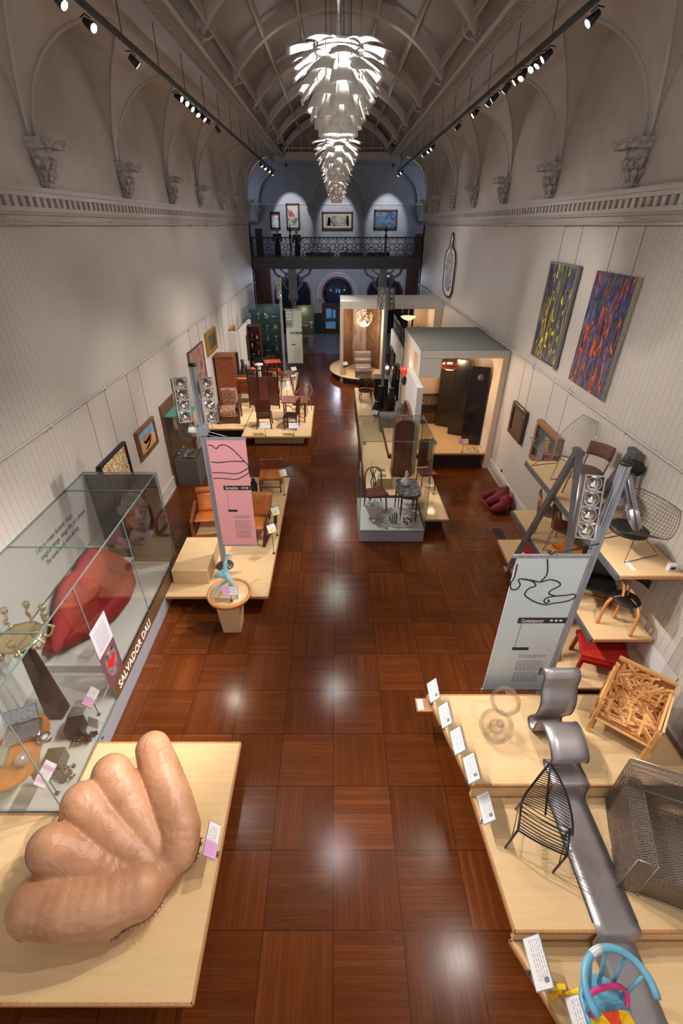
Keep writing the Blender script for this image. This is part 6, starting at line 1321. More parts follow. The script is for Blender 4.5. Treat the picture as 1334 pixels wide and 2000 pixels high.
for k, c_ in enumerate((m_ortop, mat('violet_glaze', (96, 76, 110), .4), m_ortop, mat('violet_glaze', (96, 76, 110), .4), m_ortop)): obj('bloom', MB().ball((-.14 + .07 * k, .04 * (-1) ** k, .72 + .05 * (k % 3)), .11, n=8, m=5), c_, t)
t = empty('dark_vase', 'tall dark bronze vase beside the orange bouquet', 'vase', (-3.66, 18.35, .34)); obj('body', MB().lathe([(.1, 0), (.16, .1), (.17, .6), (.12, .8), (.06, 1.05), (.08, 1.2)], n=14), mat('dark_bronze', (56, 42, 36), .4, .3), t)
for lab, x, y in (('white caption card before the panel backed dining chair', -2.22, 13.56), ('white caption card before the spindle backed chair', -1.32, 13.56)): label_stand(lab, x, y, .36, .34, 0, .30, .17, None, toward='front', group='caption cards before the dining chairs', style=1)
label_stand('yellow and white caption card beside the patterned armchair', -4.08, 14.3, .34, .55, 0, .26, .14, 'yellow', toward='front')
for lab, x, y in (('tilted caption card, upper of a pair beyond the bentwood armchair', -1.80, 19.9), ('tilted caption card, lower of a pair beyond the bentwood armchair', -1.76, 19.0), ('tilted caption card by the bentwood armchair on the long rear platform', -1.86, 17.2)): label_stand(lab, x, y, .34, .45, .5, .22, .16, None, toward='turned', group='caption cards on the rear platform')
# ---- partitions and cabinets at the back left
struct('wall_left_partition', MB().bx(-3.98, -3.86, 19.4, 22.2, 0, 2.4).bx(XL, -3.98, 19.3, 19.42, 0, 2.4), mat('partition_white', (214, 210, 204), .6))
tag(obj('black_screen', MB().bx(-4.25, -4.0, 19.24, 19.29, .34, 1.62), M_black), 'plain black upright panel set in the white partition recess', 'panel')
painting('framed_painting', 'dark framed picture on the white partition beyond the black panel', -1, 20.6, 21.6, .95, 2.0, M_black, art('dark_portrait_art', [(46, 46, 30), (80, 78, 50), (110, 100, 66)], 3), .07, .05, xw=-3.86)
painting('framed_painting', 'small dark picture low on the wall near the wardrobe', -1, 17.6, 18.6, 1.0, 1.6, M_black, art('dark_land_art', [(52, 40, 34), (96, 78, 66), (70, 52, 42)], 4), .07, .05)
def shelf_case(name, lab, x0, x1, y0, y1, h, z_sh, m_body, glass=True, back=None):
    t = empty(name, lab, 'display cabinet', ((x0 + x1) / 2, (y0 + y1) / 2, 0))
    wobj('base', MB().bx(x0, x1, y0, y1, 0, .32), m_body, t)
    for z in z_sh: wobj('shelf', MB().bx(x0 + .03, x1 - .03, y0 + .03, y1 - .03, z - .012, z), M_gpane if glass else m_body, t)
    if back: wobj('back_panel', MB().bx(x0, x1, y1 - .03, y1, .32, h), back, t)
    if glass:
        wobj('glass_top', MB().bx(x0, x1, y0, y1, h, h + .015), M_gpane, t)
        for nm, bb in (('glass_front', (x0, x1, y0, y0 + .01, .32, h)), ('glass_side', (x0, x0 + .01, y0, y1, .32, h)), ('glass_side', (x1 - .01, x1, y0, y1, .32, h))): wobj(nm, MB().bx(*bb), M_gpane, t)
    else: wobj('sides', MB().bx(x0, x0 + .04, y0, y1, .32, h).bx(x1 - .04, x1, y0, y1, .32, h).bx(x0, x1, y0, y1, h, h + .05), m_body, t)
    return t
shelf_case('glass_cabinet', 'large green tinted glass cabinet of shelves full of glassware against the left wall', -4.28, -2.62, 22.6, 24.3, 2.75, (.8, 1.3, 1.8, 2.3), mat('dark_cabinet_base', (52, 58, 58), .4), True, mat('teal_back', (70, 100, 100), .4))
shelf_case('open_bookcase', 'narrow dark open bookcase of silver and brown objects next to the glass cabinet', -3.84, -3.28, 20.9, 21.3, 2.3, (.7, 1.05, 1.4, 1.75, 2.05), M_dkwood, False, M_dkwood)
m_gw = mat('green_glassware', (150, 190, 186), .1, .2); m_bw2 = mat('brown_pottery', (110, 78, 58), .4); m_wc = mat('white_china', (216, 214, 206), .3)
vessels = [[(.05, 0), (.02, .03), (.02, .12), (.07, .2), (.06, .24)], [(.06, 0), (.10, .06), (.09, .14), (.04, .18), (.05, .22)], [(.04, 0), (.05, .04), (.12, .09), (.13, .10)], [(.05, 0), (.07, .1), (.03, .2), (.03, .28)]]
nm4 = ['stemmed glass', 'round bellied vase', 'shallow bowl', 'tall bottle']; rs = random.Random(8)
pos4 = ['wall end', 'left middle', 'right middle', 'aisle end']; tier4 = ['bottom', 'second', 'third', 'top']
for si, z in enumerate((.8, 1.3, 1.8, 2.3)):
    for k in range(4):
        vi = (si + k) % 4; o = obj('glass_vessel', MB().lathe(vessels[vi], n=12), m_gw); o.location = (-4.0 + .38 * k, 22.9 + .1 * (k % 2), z)
        tag(o, 'pale green %s on the %s shelf of the glassware cabinet, %s' % (nm4[vi], tier4[si], pos4[k]), 'vessel', 'glassware in the big glass cabinet')
for si, z in enumerate((.32, .7, 1.05, 1.4, 1.75)):
    for k in range(2):
        vi = (si + k) % 4; o = obj('small_vessel', MB().lathe(vessels[vi], n=10), m_sv if (si + k) % 2 else m_bw2); o.location = (-3.68 + .26 * k, 21.05, z)
        tag(o, '%s %s %s on the %s shelf of the dark bookcase' % ('left' if k == 0 else 'right', 'silver' if (si + k) % 2 else 'brown', nm4[vi].replace('glass', 'cup'), ['bottom', 'second', 'middle', 'fourth', 'top'][si]), 'vessel', 'objects in the dark bookcase')
shelf_case('china_cabinet', 'low lit glass showcase of white china standing under the balcony', -2.32, -1.18, 26.3, 26.9, 2.35, (.8, 1.25), mat('pale_green_grey', (128, 130, 118), .5), True, mat('olive_back', (110, 112, 92), .5))
tag(obj('showcase_table', MB().bx(-1.5, -1.2, 26.2, 26.25, .3, .9).bx(-1.23, -1.2, 26.2, 26.25, 0, .3).bx(-2.3, -1.2, 26.15, 26.3, .86, .9), M_greyc), 'thin grey metal stand edge in front of the china showcase', 'stand')
for k, vi in enumerate((1, 2, 0)):
    o = obj('china_vessel', MB().lathe([(r * 1.5, z * 1.3) for r, z in vessels[vi]], n=14), m_wc); o.location = (-2.05 + .36 * k, 26.6, 1.25)
    tag(o, 'white china %s on the upper shelf of the showcase below the balcony' % ['jug', 'bowl', 'goblet'][k], 'vessel', 'white china in the showcase')
bulb((-1.75, 26.6, 2.1), 5, (1, .95, .8), .05, name='showcase_fill'); bulb((-3.4, 23.3, 2.5), 8, (.8, .95, 1), .05, name='cabinet_fill')  # unseen fill lamps added inside the showcase and the glass cabinet
# ------------------------------------------------------------------ glass case in the aisle
t = empty('display_case', 'square frameless glass case in the aisle with two antique chairs and a marble topped table', 'display case', (1.24, 9.06, 0))
x0, x1, y0, y1 = .52, 1.95, 8.35, 9.78
wobj('plinth', MB().bx(x0, x1, y0, y1, 0, .27), M_greyc, t, bevel=.004); wobj('case_floor', MB().bx(x0 + .01, x1 - .01, y0 + .01, y1 - .01, .271, .30), M_whitelam, t)
for nm, bb in (('glass_top', (x0, x1, y0, y1, 2.4, 2.41)), ('glass_front', (x0, x1, y0, y0 + .01, .27, 2.4)), ('glass_back', (x0, x1, y1 - .01, y1, .27, 2.4)), ('glass_side', (x0, x0 + .01, y0, y1, .27, 2.4)), ('glass_side', (x1 - .01, x1, y0, y1, .27, 2.4))): wobj(nm, MB().bx(*bb), M_gpane, t)
b = MB(); e = .006
for X_, Y_ in ((x0, y0), (x1, y0), (x0, y1), (x1, y1)): b.bx(X_ - e, X_ + e, Y_ - e, Y_ + e, .27, 2.41)
for z in (2.405, .275): b.bx(x0, x1, y0 - e, y0 + e, z - e, z + e).bx(x0, x1, y1 - e, y1 + e, z - e, z + e).bx(x0 - e, x0 + e, y0, y1, z - e, z + e).bx(x1 - e, x1 + e, y0, y1, z - e, z + e)
wobj('glass_edge', b, m_edge, t); wobj('corner_clamp', MB().bx(x0 + .02, x0 + .07, y0 - .02, y0, 2.34, 2.40).bx(x1 - .02, x1 + .03, y0 - .02, y0 + .05, 2.34, 2.41), M_steel, t)
tag(obj('case_dais', MB().lathe([(.42, 0), (.42, .035), (.001, .036)], (1.45, 8.85, .301), 36), M_whitelam), 'low round white disc on the floor of the aisle glass case', 'dais')
m_rb = mat('red_brown_upholstery', (98, 46, 38), .7)
t = empty('antique_chair', 'antique chair with a pierced hoop back and red brown seat inside the aisle case', 'chair', (.93, 9.25, .30), .25)
obj('seat', MB().prism([(-.21, .18), (-.25, -.2), (0, -.24), (.25, -.2), (.21, .18)], .42, .49), m_rb, t, bevel=.02)
obj('back_hoop', MB().tube(bez([(-.19, .18, .3), (-.20, .21, .62), (-.19, .25, .82), (-.10, .27, .95), (.10, .27, .95), (.19, .25, .82), (.20, .21, .62), (.19, .18, .3)], 5), .016, 6), M_dkwood, t)
obj('back_splat', MB().tube(bez([(-.03, .2, .48), (-.06, .22, .62), (-.02, .24, .78), (-.08, .26, .93)], 4), .012, 5).tube(bez([(.03, .2, .48), (.06, .22, .62), (.02, .24, .78), (.08, .26, .93)], 4), .012, 5).tube([(0, .2, .48), (0, .26, .94)], .010, 5), M_dkwood, t)
legs4(t, .19, .17, .43, .022, .013, M_dkwood, 1.12)
t = empty('marble_table', 'antique table with a rounded grey marble top and dark legs inside the aisle case', 'table', (1.60, 8.98, .30))
poly = [(-.22, .38), (-.25, -.1), (-.22, -.30), (-.10, -.40), (.12, -.42), (.26, -.30), (.28, -.1), (.25, .38)]
obj('frieze', MB().prism([(a * .95, b_ * .95) for a, b_ in poly], .64, .72), M_dkwood, t, bevel=.01); obj('brass_edge', MB().tube([(a, b_, .715) for a, b_ in poly], .008, 5, closed=True), mat('aged_brass', (150, 110, 60), .35, .8), t)
obj('marble_top', MB().prism(poly, .722, .75), mat('speckled_marble', (120, 122, 132), .25, 0, (48, 48, 56), 26, lo=.42, hi=.56), t, bevel=.006)
for a, b_ in ((-.19, .32), (.21, .32), (-.15, -.30), (.18, -.32)): obj('leg', MB().tube([(a, b_, .65), (a * 1.02, b_ * 1.02, .3), (a * 1.06, b_ * 1.06, 0)], [.022, .018, .012], 8), M_dkwood, t)
t = empty('shield_back_chair', 'slender antique chair with an oval slatted back at the right of the aisle glass case', 'chair', (1.66, 9.52, .30), .15)
obj('seat', MB().prism([(-.2, .17), (-.23, -.12), (.23, -.12), (.2, .17)], .42, .48), m_rb, t, bevel=.02)
b = MB().tube([(.17 * math.cos(a), .2 + .03 * math.sin(a), .82 + .22 * math.sin(a)) for a in [2 * PI * k / 18 for k in range(18)]], .014, 6, closed=True)
for k in (-1, 0, 1): b.tube([(k * .06, .2, .61), (k * .09, .22, 1.02)], .008, 5)
obj('oval_back', b, M_dkwood, t); legs4(t, .18, .12, .43, .018, .011, M_dkwood, 1.1)
t = empty('porcelain_figure', 'white glazed porcelain figure group standing on the marble table', 'figurine', (1.56, 9.06, 1.052))
o = capsules([[(0, 0, .05, .085), (.01, 0, .10, .06), (.01, 0, .20, .035), (.0, 0, .28, .03), (.01, .0, .34, .022)], [(.01, 0, .20, .03), (.05, .0, .27, .015), (.03, 0, .31, .012)], [(-.06, .0, .08, .05), (-.05, 0, .15, .03)], [(.07, 0, .04, .04)]], .010, 'glazed_form', mat('white_porcelain', (236, 234, 228), .25), None, 2, 10); o.parent = t
t = empty('crumpled_vase', 'white ruffled paper-like vase on a steel foot at the front of the aisle glass case', 'vase', (.86, 8.80, .30))
obj('ruffled_body', MB().grid(lambda u, v: ((.06 + .12 * v) * (1 + .22 * math.cos(7 * 2 * PI * u + 3 * v)) * math.cos(2 * PI * u), (.06 + .10 * v) * (1 + .22 * math.cos(7 * 2 * PI * u + 3 * v)) * math.sin(2 * PI * u), .06 + .36 * v + .03 * math.cos(5 * 2 * PI * u) * v), 56, 8), mat('ivory_glaze', (216, 214, 208), .5), t, solid=.008)
obj('foot', MB().lathe([(.10, 0), (.11, .02), (.07, .05), (.05, .07)], n=16), m_sv, t)
def vase(lab, x, y, m, pr): 
    t = empty('ceramic_vase', lab, 'vase', (x, y, .337), group='patterned vases on the white disc'); obj('body', MB().lathe(pr, n=22), m, t); return t
m_v1, N, L, b_ = nt('striped_vase'); tc = N.new('ShaderNodeTexCoord'); wv = N.new('ShaderNodeTexWave'); wv.inputs['Scale'].default_value = 7; wv.inputs['Distortion'].default_value = 2; L.new(tc.outputs['Object'], wv.inputs['Vector']); L.new(ramp(N, L, wv.outputs[1], [(.45, srgb(60, 62, 66)), (.55, srgb(220, 220, 214))]), b_.inputs['Base Color'])
m_v2 = mat('spotted_vase', (30, 30, 34), .4, 0, (226, 226, 220), 14, lo=.48, hi=.52)
t = vase('round grey and white striped vase on the white disc', 1.29, 8.60, m_v1, [(.05, 0), (.085, .04), (.10, .12), (.085, .20), (.045, .24), (.05, .27)]); obj('handle', MB().tube(bez([(-.05, 0, .26), (-.11, 0, .22), (-.09, 0, .15)], 4), .008, 5), m_v1, t)
vase('egg shaped black and white spotted vase on the white disc', 1.60, 8.56, m_v2, [(.05, 0), (.09, .05), (.105, .13), (.085, .21), (.05, .25), (.001, .26)])
for z, c_ in ((1.66, 'upper'), (1.50, 'lower')): tag(obj('glass_caption', MB().bx(.514, .519, 8.55, 8.80, z, z + .10), mat('caption_pinkish', (206, 176, 176), .6)), '%s of two small caption labels stuck on the aisle glass case side' % c_, 'label')
tag(obj('floor_caption', MB().bx(1.0, 1.14, 8.42, 8.5, .302, .306), mat('caption_pinkish', (206, 176, 176), .6)), 'small pinkish caption card lying at the front of the aisle case floor', 'label')
# ------------------------------------------------------------------ platform behind the case
platform('long birch platform running back from the aisle glass case', [(.76, 9.9), (1.98, 9.9), (2.0, 8.78), (2.58, 8.78), (2.56, 12.0), (1.5, 12.0), (1.5, 18.8), (.78, 18.8)], .30, base_in=.12)
t = empty('arched_cabinet', 'tall dark red cabinet with a rounded top standing behind the aisle glass case', 'cabinet', (1.74, 11.1, .30))
poly = [(-.24, 0), (.24, 0), (.24, 1.45)] + [(.24 * math.cos(a), 1.45 + .13 * math.sin(a)) for a in [PI * k / 10 for k in range(1, 10)]] + [(-.24, 1.45)]
obj('body', MB().slab(poly, (0, -.2, 0), (1, 0, 0), (0, 0, 1), (0, .42, 0)), wood('oxblood_wood', (104, 48, 38), (84, 36, 30), .3), t, bevel=.01); obj('door', MB().bx(-.2, .2, -.215, -.2, .1, 1.42), wood('oxblood_wood', (104, 48, 38), (84, 36, 30), .3), t, bevel=.004)
t = empty('tall_slatted_chair', 'very tall dark backed chair to the right of the arched red cabinet', 'chair', (2.28, 10.3, .30), .2); obj('seat', MB().bx(-.2, .2, -.2, .2, .42, .46), m_rb, t); legs4(t, .17, .17, .42, .016, .012, M_dkwood, 1.1); obj('backrest', MB().bx(-.19, .19, .19, .22, .5, 1.25), M_dkwood, t, bevel=.02)
t = empty('glazed_box', 'small pale box plinth with two caption plates behind the aisle glass case', 'plinth', (1.18, 10.75, .30)); obj('box', MB().bx(-.22, .22, -.5, .6, 0, .28), M_ply, t, bevel=.004); obj('plate', MB().bx(-.1, .1, -.1, .05, .281, .29).bx(-.1, .1, -.42, -.27, .281, .29), mat('grey_plate', (120, 112, 100), .6), t)
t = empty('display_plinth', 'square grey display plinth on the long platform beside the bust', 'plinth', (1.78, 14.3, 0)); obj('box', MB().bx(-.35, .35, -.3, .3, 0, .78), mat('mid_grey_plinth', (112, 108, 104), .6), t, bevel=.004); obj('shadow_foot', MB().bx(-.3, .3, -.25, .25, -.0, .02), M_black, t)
t = empty('stone_bust', 'weathered grey green carved figure on a dark block in front of the pink wall', 'sculpture', (1.96, 13.4, .0))
obj('block', MB().bx(-.13, .13, -.13, .13, 0, .95), mat('dark_block', (56, 44, 38), .5), t); o = capsules([[(0, 0, 1.05, .12), (0, 0, 1.2, .09), (0, 0, 1.32, .10), (0, 0, 1.42, .07)], [(-.08, 0, 1.1, .05), (-.1, 0, 1.25, .04)], [(.08, 0, 1.1, .05), (.1, 0, 1.25, .04)]], .02, 'figure', mat('grey_green_stone', (104, 104, 92), .8, 0, (76, 76, 68), 12), None, 1, 8); o.parent = t
t = empty('gilt_cane_chair', 'gilded armchair with a rounded pierced back at the start of the long platform', 'armchair', (1.14, 17.1, .30), .1)
m_gc = mat('dull_gilt', (150, 112, 66), .4, .5); obj('seat', MB().lathe([(.26, 0), (.28, .03), (.001, .05)], (0, 0, .40), 18), m_rb, t)
obj('back_panel', MB().grid(lambda u, v: (.28 * math.cos(PI * u + PI), -.28 * math.sin(PI * u + PI) * 1, .46 + .34 * v), 16, 3), mat('gilt_openwork', (120, 88, 54), .5, .3, (40, 28, 20), 16, lo=.45, hi=.55), t, solid=.02)
obj('top_rail', MB().tube([(.29 * math.cos(PI * k / 14), .29 * math.sin(PI * k / 14), .82) for k in range(15)], .018, 6), m_gc, t); legs4(t, .19, .19, .40, .02, .015, m_gc, 1.15)
t = empty('gilt_cane_chair', 'second gilded armchair directly behind the first, its top rail pale', 'armchair', (1.16, 18.1, .30), .1)
obj('seat', MB().lathe([(.25, 0), (.27, .03), (.001, .05)], (0, 0, .40), 18), m_rb, t); obj('top_rail', MB().tube([(.29 * math.cos(PI * k / 14), .29 * math.sin(PI * k / 14), .84) for k in range(15)], .018, 6).tube([(.29 * math.cos(PI * k / 14), .29 * math.sin(PI * k / 14), .62) for k in range(15)], .014, 6), m_gc, t); legs4(t, .19, .19, .40, .02, .015, m_gc, 1.15)
m_dkb = mat('near_black_bronze', (34, 34, 32), .4, .3)
for lab, x, y, h in (('dark bronze vase cluster piece nearest the white partition', 1.92, 15.6, .95), ('dark greenish bronze vase left of the partition', 1.62, 16.2, .85), ('low black vase beside the white paper label on the platform', 1.42, 15.5, .5)):
    t = empty('bronze_vase', lab, 'vase', (x, y, .302), group='dark bronze vases on the long platform'); obj('body', MB().lathe([(.08, 0), (.15, .12 * h), (.17, .45 * h), (.10, .8 * h), (.07, .9 * h), (.11, h)], n=12), m_dkb, t); obj('handle', MB().tube([(.1, 0, .85 * h), (.2, 0, .7 * h), (.16, 0, .5 * h)], .015, 5), m_dkb, t)
t = empty('ebony_cabinet', 'dark red low cabinet behind the gilded armchairs', 'cabinet', (1.80, 18.15, 0)); obj('body', MB().bx(-.3, .25, -.35, .35, .1, .95), mat('dark_maroon_wood', (52, 22, 18), .4), t, bevel=.01); obj('plinth', MB().bx(-.27, .22, -.32, .32, 0, .1), M_black, t)
label_stand('tilted caption card at the middle of the long platform edge', 1.32, 14.9, .30, .35, -.5, .2, .14, None, toward='turned'); label_stand('pair of tilted caption slips seen through the aisle glass case', .95, 10.2, .30, .3, -.5, .2, .14, None, toward='turned')
# ------------------------------------------------------------------ near room set
m_rs = mat('roomset_white', (206, 200, 190), .6); m_rsin = mat('roomset_cream', (216, 196, 172), .7); m_rstop = mat('roomset_grey_top', (124, 124, 118), .7)
rz0, rz1 = 3.12, 3.32; RX0, RX1, RY0, RY1 = 2.15, XR - .01, 12.0, 15.1
struct('ceiling_roomset', MB().bx(RX0, RX1, RY0, RY1, rz0, rz1 - .01), m_rs); struct('ceiling_roomset_top', MB().bx(RX0, RX1, RY0, RY1, rz1 - .009, rz1), m_rstop)
struct('wall_left_roomset', MB().bx(RX0, RX0 + .12, RY0 + .9, RY1, 0, rz0), m_rsin); struct('wall_back_roomset', MB().bx(RX0, RX1, RY1 - .12, RY1, 0, rz0), m_rsin)
struct('wall_right_roomset', MB().bx(RX1 - .16, RX1, RY0, RY1 - .12, 0, rz0), m_rsin)
tag(obj('white_soffit_box', MB().bx(2.16, 2.70, 12.0, 12.35, 2.62, 3.11), m_rs, bevel=.004), 'plain white box hanging from the front corner of the grey topped room set', 'panel')
platform('raised birch floor of the grey topped room set', [(1.53, 12.04), (4.26, 12.04), (4.26, 14.95), (2.3, 14.95), (1.53, 14.0)], .45, base_in=.1)
tag(obj('platform_base_box', MB().bx(1.75, 4.2, 12.3, 14.9, .002, .40), mat('beige_base', (176, 158, 134), .6)), 'pale beige base box below the room set floor', 'plinth')
t = empty('black_screen', 'four panel black lacquer folding screen inside the grey topped room set', 'screen', (3.9, 13.6, .45))
m_lac = mat('black_lacquer_panel', (20, 17, 18), .22, coat=.4); sp_ = [(3.78, 12.35), (3.45, 12.75), (3.72, 13.25), (3.32, 13.6), (3.62, 14.1), (3.2, 14.45)]
sp_ = [(4.22, 12.62), (3.78, 12.78), (3.90, 13.32), (3.52, 13.5), (3.66, 14.0), (3.25, 14.25)]
for k in range(5):
    a, c_ = sp_[k], sp_[k + 1]; o = wobj('screen_panel', MB().beam((a[0], a[1], 1.60), (c_[0], c_[1], 1.60), .05, 2.26), m_lac, t)
    if k == 0:
        mx = ((a[0] + c_[0]) / 2, (a[1] + c_[1]) / 2 - .04); wobj('moon_disc', MB().cyl((mx[0], mx[1], 2.45), (mx[0], mx[1] - .01, 2.45), .09, n=20), mat('dusky_grey_disc', (112, 102, 100), .5), o)
t = empty('copper_pendant', 'shallow glowing copper pendant lamp on two straps under the room set ceiling', 'pendant lamp', (3.12, 12.75, 2.70))
obj('shade', MB().lathe([(.26, .0), (.27, .02), (.22, .08), (.08, .10), (.001, .11)], n=28), mat('copper', (190, 110, 80), .3, .8), t); obj('glow_bowl', MB().lathe([(.001, -.07), (.12, -.05), (.23, .0), (.2, .02), (.001, .03)], n=24), emis('amber_bowl', (255, 196, 120), 5), t)
obj('strap', MB().beam((-.12, 0, .08), (-.04, 0, .40), .05, .01).beam((.12, 0, .08), (.04, 0, .40), .05, .01), mat('copper', (190, 110, 80), .3, .8), t)
bulb((3.12, 12.75, 2.56), 60, (1, .72, .45), .12, name='pendant_bulb'); bulb((3.2, 13.6, 2.9), 34, (1, .74, .5), .2, name='roomset_fill')  # second lamp is unseen fill added for the room set
t = empty('carved_settee', 'dark carved wooden settee with a pierced back along the room set rear wall', 'settee', (3.22, 14.6, .45))
obj('seat', MB().bx(-.42, .42, -.25, .2, .38, .44), M_black, t); b = MB().bx(-.44, .44, .2, .24, .78, .86).bx(-.44, .44, .2, .24, .44, .48)
for k in range(4):
    cx_ = -.33 + .22 * k; b.tube([(cx_ + .09 * math.cos(a), .22, .63 + .14 * math.sin(a)) for a in [2 * PI * j / 12 for j in range(12)]], .012, 5, closed=True).tube([(cx_ - .1, .22, .78), (cx_ + .1, .22, .48)], .01, 5).tube([(cx_ + .1, .22, .78), (cx_ - .1, .22, .48)], .01, 5)
obj('pierced_back', b, m_dkfr, t); legs4(t, .4, .2, .38, .025, .02, m_dkfr, 1.0, True); obj('front_rail', MB().bx(-.42, .42, -.26, -.24, .05, .38), m_dkfr, t)
tag(obj('framed_strip', MB().bx(2.40, 2.52, 12.3, 14.1, .452, .47), mat('brass_strip', (150, 120, 80), .4, .4)), 'long narrow brass framed strip lying on the room set floor', 'panel')
t = empty('framed_picture', 'small dark framed picture on the rear wall of the grey topped room set', 'painting', (2.95, 14.97, 2.0)); obj('frame', MB().bx(-.26, .26, -.03, 0, 0, .42), m_dkfr, t); obj('mount', MB().bx(-.18, .18, -.035, -.03, .08, .34), M_whitelam, t)
t = empty('wall_sconce', 'red glass uplighter on a black bracket on the pinkish room set side wall', 'wall lamp', (2.15, 13.45, 2.2)); obj('shade', MB().lathe([(.04, .08), (.07, .16), (.15, .26), (.17, .28)], (-.14, 0, 0), 16), emis('red_glass_lit', (220, 40, 24), 1.2), t, solid=.006)
obj('bracket', MB().lathe([(.001, -.22), (.06, -.15), (.08, -.05), (.03, .05), (.04, .1)], (-.14, 0, 0), 12).beam((-.14, 0, 0), (0, 0, -.02), .04, .04), M_black, t); bulb((1.99, 13.45, 2.52), 5, (1, .65, .45), .04, name='sconce_bulb')
label_stand('pinkish caption card at the front edge of the room set floor', 3.63, 12.10, .45, .35, 0, .26, .13, 'pink', toward='front')
tag(obj('loose_papers', MB().bx(3.85, 4.15, 12.12, 12.4, .452, .456), mat('paper_pattern', (206, 196, 180), .7, 0, (90, 80, 70), 14, lo=.5, hi=.56)), 'printed sheet lying on the room set floor near the wall', 'sheet')
# partitions with mirrors
m_pw = mat('partition_white', (214, 210, 204), .6)
struct('wall_right_partition', MB().bx(2.0, 2.15, 11.15, 13.0, .3, 2.62), m_pw)
def aisle_mirror(name, lab, x, y0, y1, z0, z1, arch, m_f):
    t = empty(name, lab, 'mirror', (x, (y0 + y1) / 2, z0)); P = [(y0, z0), (y1, z0), (y1, z1)] + ([((y0 + y1) / 2 + (y1 - y0) / 2 * math.cos(a), z1 + arch * math.sin(a)) for a in [PI * k / 8 for k in range(1, 8)]] if arch else []) + [(y0, z1)]
    wobj('mirror_glass', MB().slab(P, (x, 0, 0), (0, 1, 0), (0, 0, 1), (-.02, 0, 0)), mat('dim_mirror', (70, 62, 58), .15, .6), t); wobj('frame', MB().tube([(x - .025, a, b_) for a, b_ in P], .045, 6, closed=True), m_f, t)
aisle_mirror('framed_mirror', 'arched brown wood framed mirror on the white partition nearest the aisle case', 1.995, 11.45, 12.7, 1.0, 1.72, .15, M_midwood)
struct('wall_right_partition_far', MB().bx(2.2, 2.33, 15.3, 19.3, 0, 2.52), m_pw)
aisle_mirror('framed_mirror', 'large rectangular black framed picture on the farther white partition', 2.19, 17.4, 18.9, .8, 1.95, 0, M_black); aisle_mirror('framed_mirror', 'narrow arched dark mirror beside the black framed picture on the farther partition', 2.19, 15.9, 16.7, .75, 1.75, .12, M_black)
t = empty('iron_lace_screen', 'tall dark screen of lacy ironwork between the farther partition and the back room set', 'screen', (2.36, 16.2, 2.52)); b = MB()
for k in range(14):
    yy = 15.5 + .27 * k
    for z_ in (2.66, 2.90): b.tube([(2.27, yy + .12 * math.cos(a), z_ + .12 * math.sin(a)) for a in [2 * PI * j / 8 for j in range(8)]], .014, 4, closed=True).tube([(2.27, yy - .1, z_ - .1), (2.27, yy + .1, z_ + .1)], .012, 4)
wobj('lace_panel', b, M_iron, t); wobj('rails', MB().tube([(2.27, 15.3, 2.53), (2.27, 19.3, 2.53)], .02, 5).tube([(2.27, 15.3, 3.04), (2.27, 19.3, 3.04)], .02, 5), M_iron, t)
t = empty('floor_spot', 'small bright white floor lamp at the end of the far partition', 'spotlight', (2.02, 18.3, .0)); obj('stem', MB().cyl((0, 0, 0), (0, 0, 1.2), .015, n=6), M_black, t); obj('head', MB().ball((0, 0, 1.25), .07, n=10, m=6), emis('white_lamp_head', (255, 255, 250), 7), t)
# ------------------------------------------------------------------ back room set
bx0, by0, by1, bz0, bz1 = .19, 20.7, 22.85, 3.0, 3.32
struct('ceiling_roomset_far', MB().bx(bx0, RX1, by0, by1, bz1 - .28, bz1), m_rs)
struct('wall_left_roomset_far', MB().bx(bx0, bx0 + .14, by0, by1, 0, bz1 - .28).bx(2.02, 2.16, by0, by1, 0, bz1 - .28), m_rsin)
struct('wall_right_roomset_far', MB().bx(RX1 - .3, RX1, by0, by1, 0, bz1 - .28).bx(2.16, RX1 - .3, by1 - .12, by1, 2.75, 3.04).bx(3.6, RX1 - .3, by1 - .12, by1, 0, 2.75), m_rsin)
t = empty('panel_screen', 'three tall panels, brown sides and a silvery middle, behind the grey chaise', 'screen', (1.1, 22.4, .3))
wobj('brown_panel', MB().beam((.36, 21.9, 1.65), (.78, 22.5, 1.65), .05, 2.7), mat('bronze_brown_panel', (126, 88, 62), .5, .2, (108, 74, 52), 4), t); wobj('silver_panel', MB().beam((.78, 22.5, 1.65), (1.42, 22.5, 1.65), .05, 2.7), mat('silver_brocade', (160, 138, 120), .4, .3, (120, 96, 84), 5, (1, 1, .3)), t); wobj('brown_panel', MB().beam((1.42, 22.5, 1.65), (1.98, 21.7, 1.65), .05, 2.7), mat('mottled_brown_panel', (128, 96, 72), .5, .2, (98, 70, 52), 7), t)
t = empty('display_platform', 'round birch platform in front of the far room set', 'platform', (1.15, 22.0, 0), group='low birch display platforms')
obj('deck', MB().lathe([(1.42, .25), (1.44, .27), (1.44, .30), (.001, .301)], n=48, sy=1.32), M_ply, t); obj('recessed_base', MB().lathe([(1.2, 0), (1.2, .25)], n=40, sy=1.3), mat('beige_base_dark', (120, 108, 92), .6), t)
m_gs = mat('grey_satin', (150, 134, 124), .35, 0, (128, 114, 106), 6)
t = empty('chaise_bed', 'pale grey satin upholstered chaise facing the aisle on the round platform', 'chaise', (1.22, 21.0, .302))
obj('seat', MB().bx(-.36, .36, -.45, .6, .12, .36), m_gs, t, bevel=.05); obj('bolster', MB().tube([(-.38, .38, .46), (.38, .38, .46)], .12, 12), m_gs, t); obj('backrest', MB().bx(-.38, .38, .55, .75, .2, .82), m_gs, t, bevel=.06)
obj('footstool', MB().bx(-.36, .36, -.75, -.46, .0, .30), mat('taupe_panel', (116, 102, 90), .5), t, bevel=.02); obj('plinth', MB().bx(-.34, .34, -.45, .7, 0, .12), M_darkbase, t)
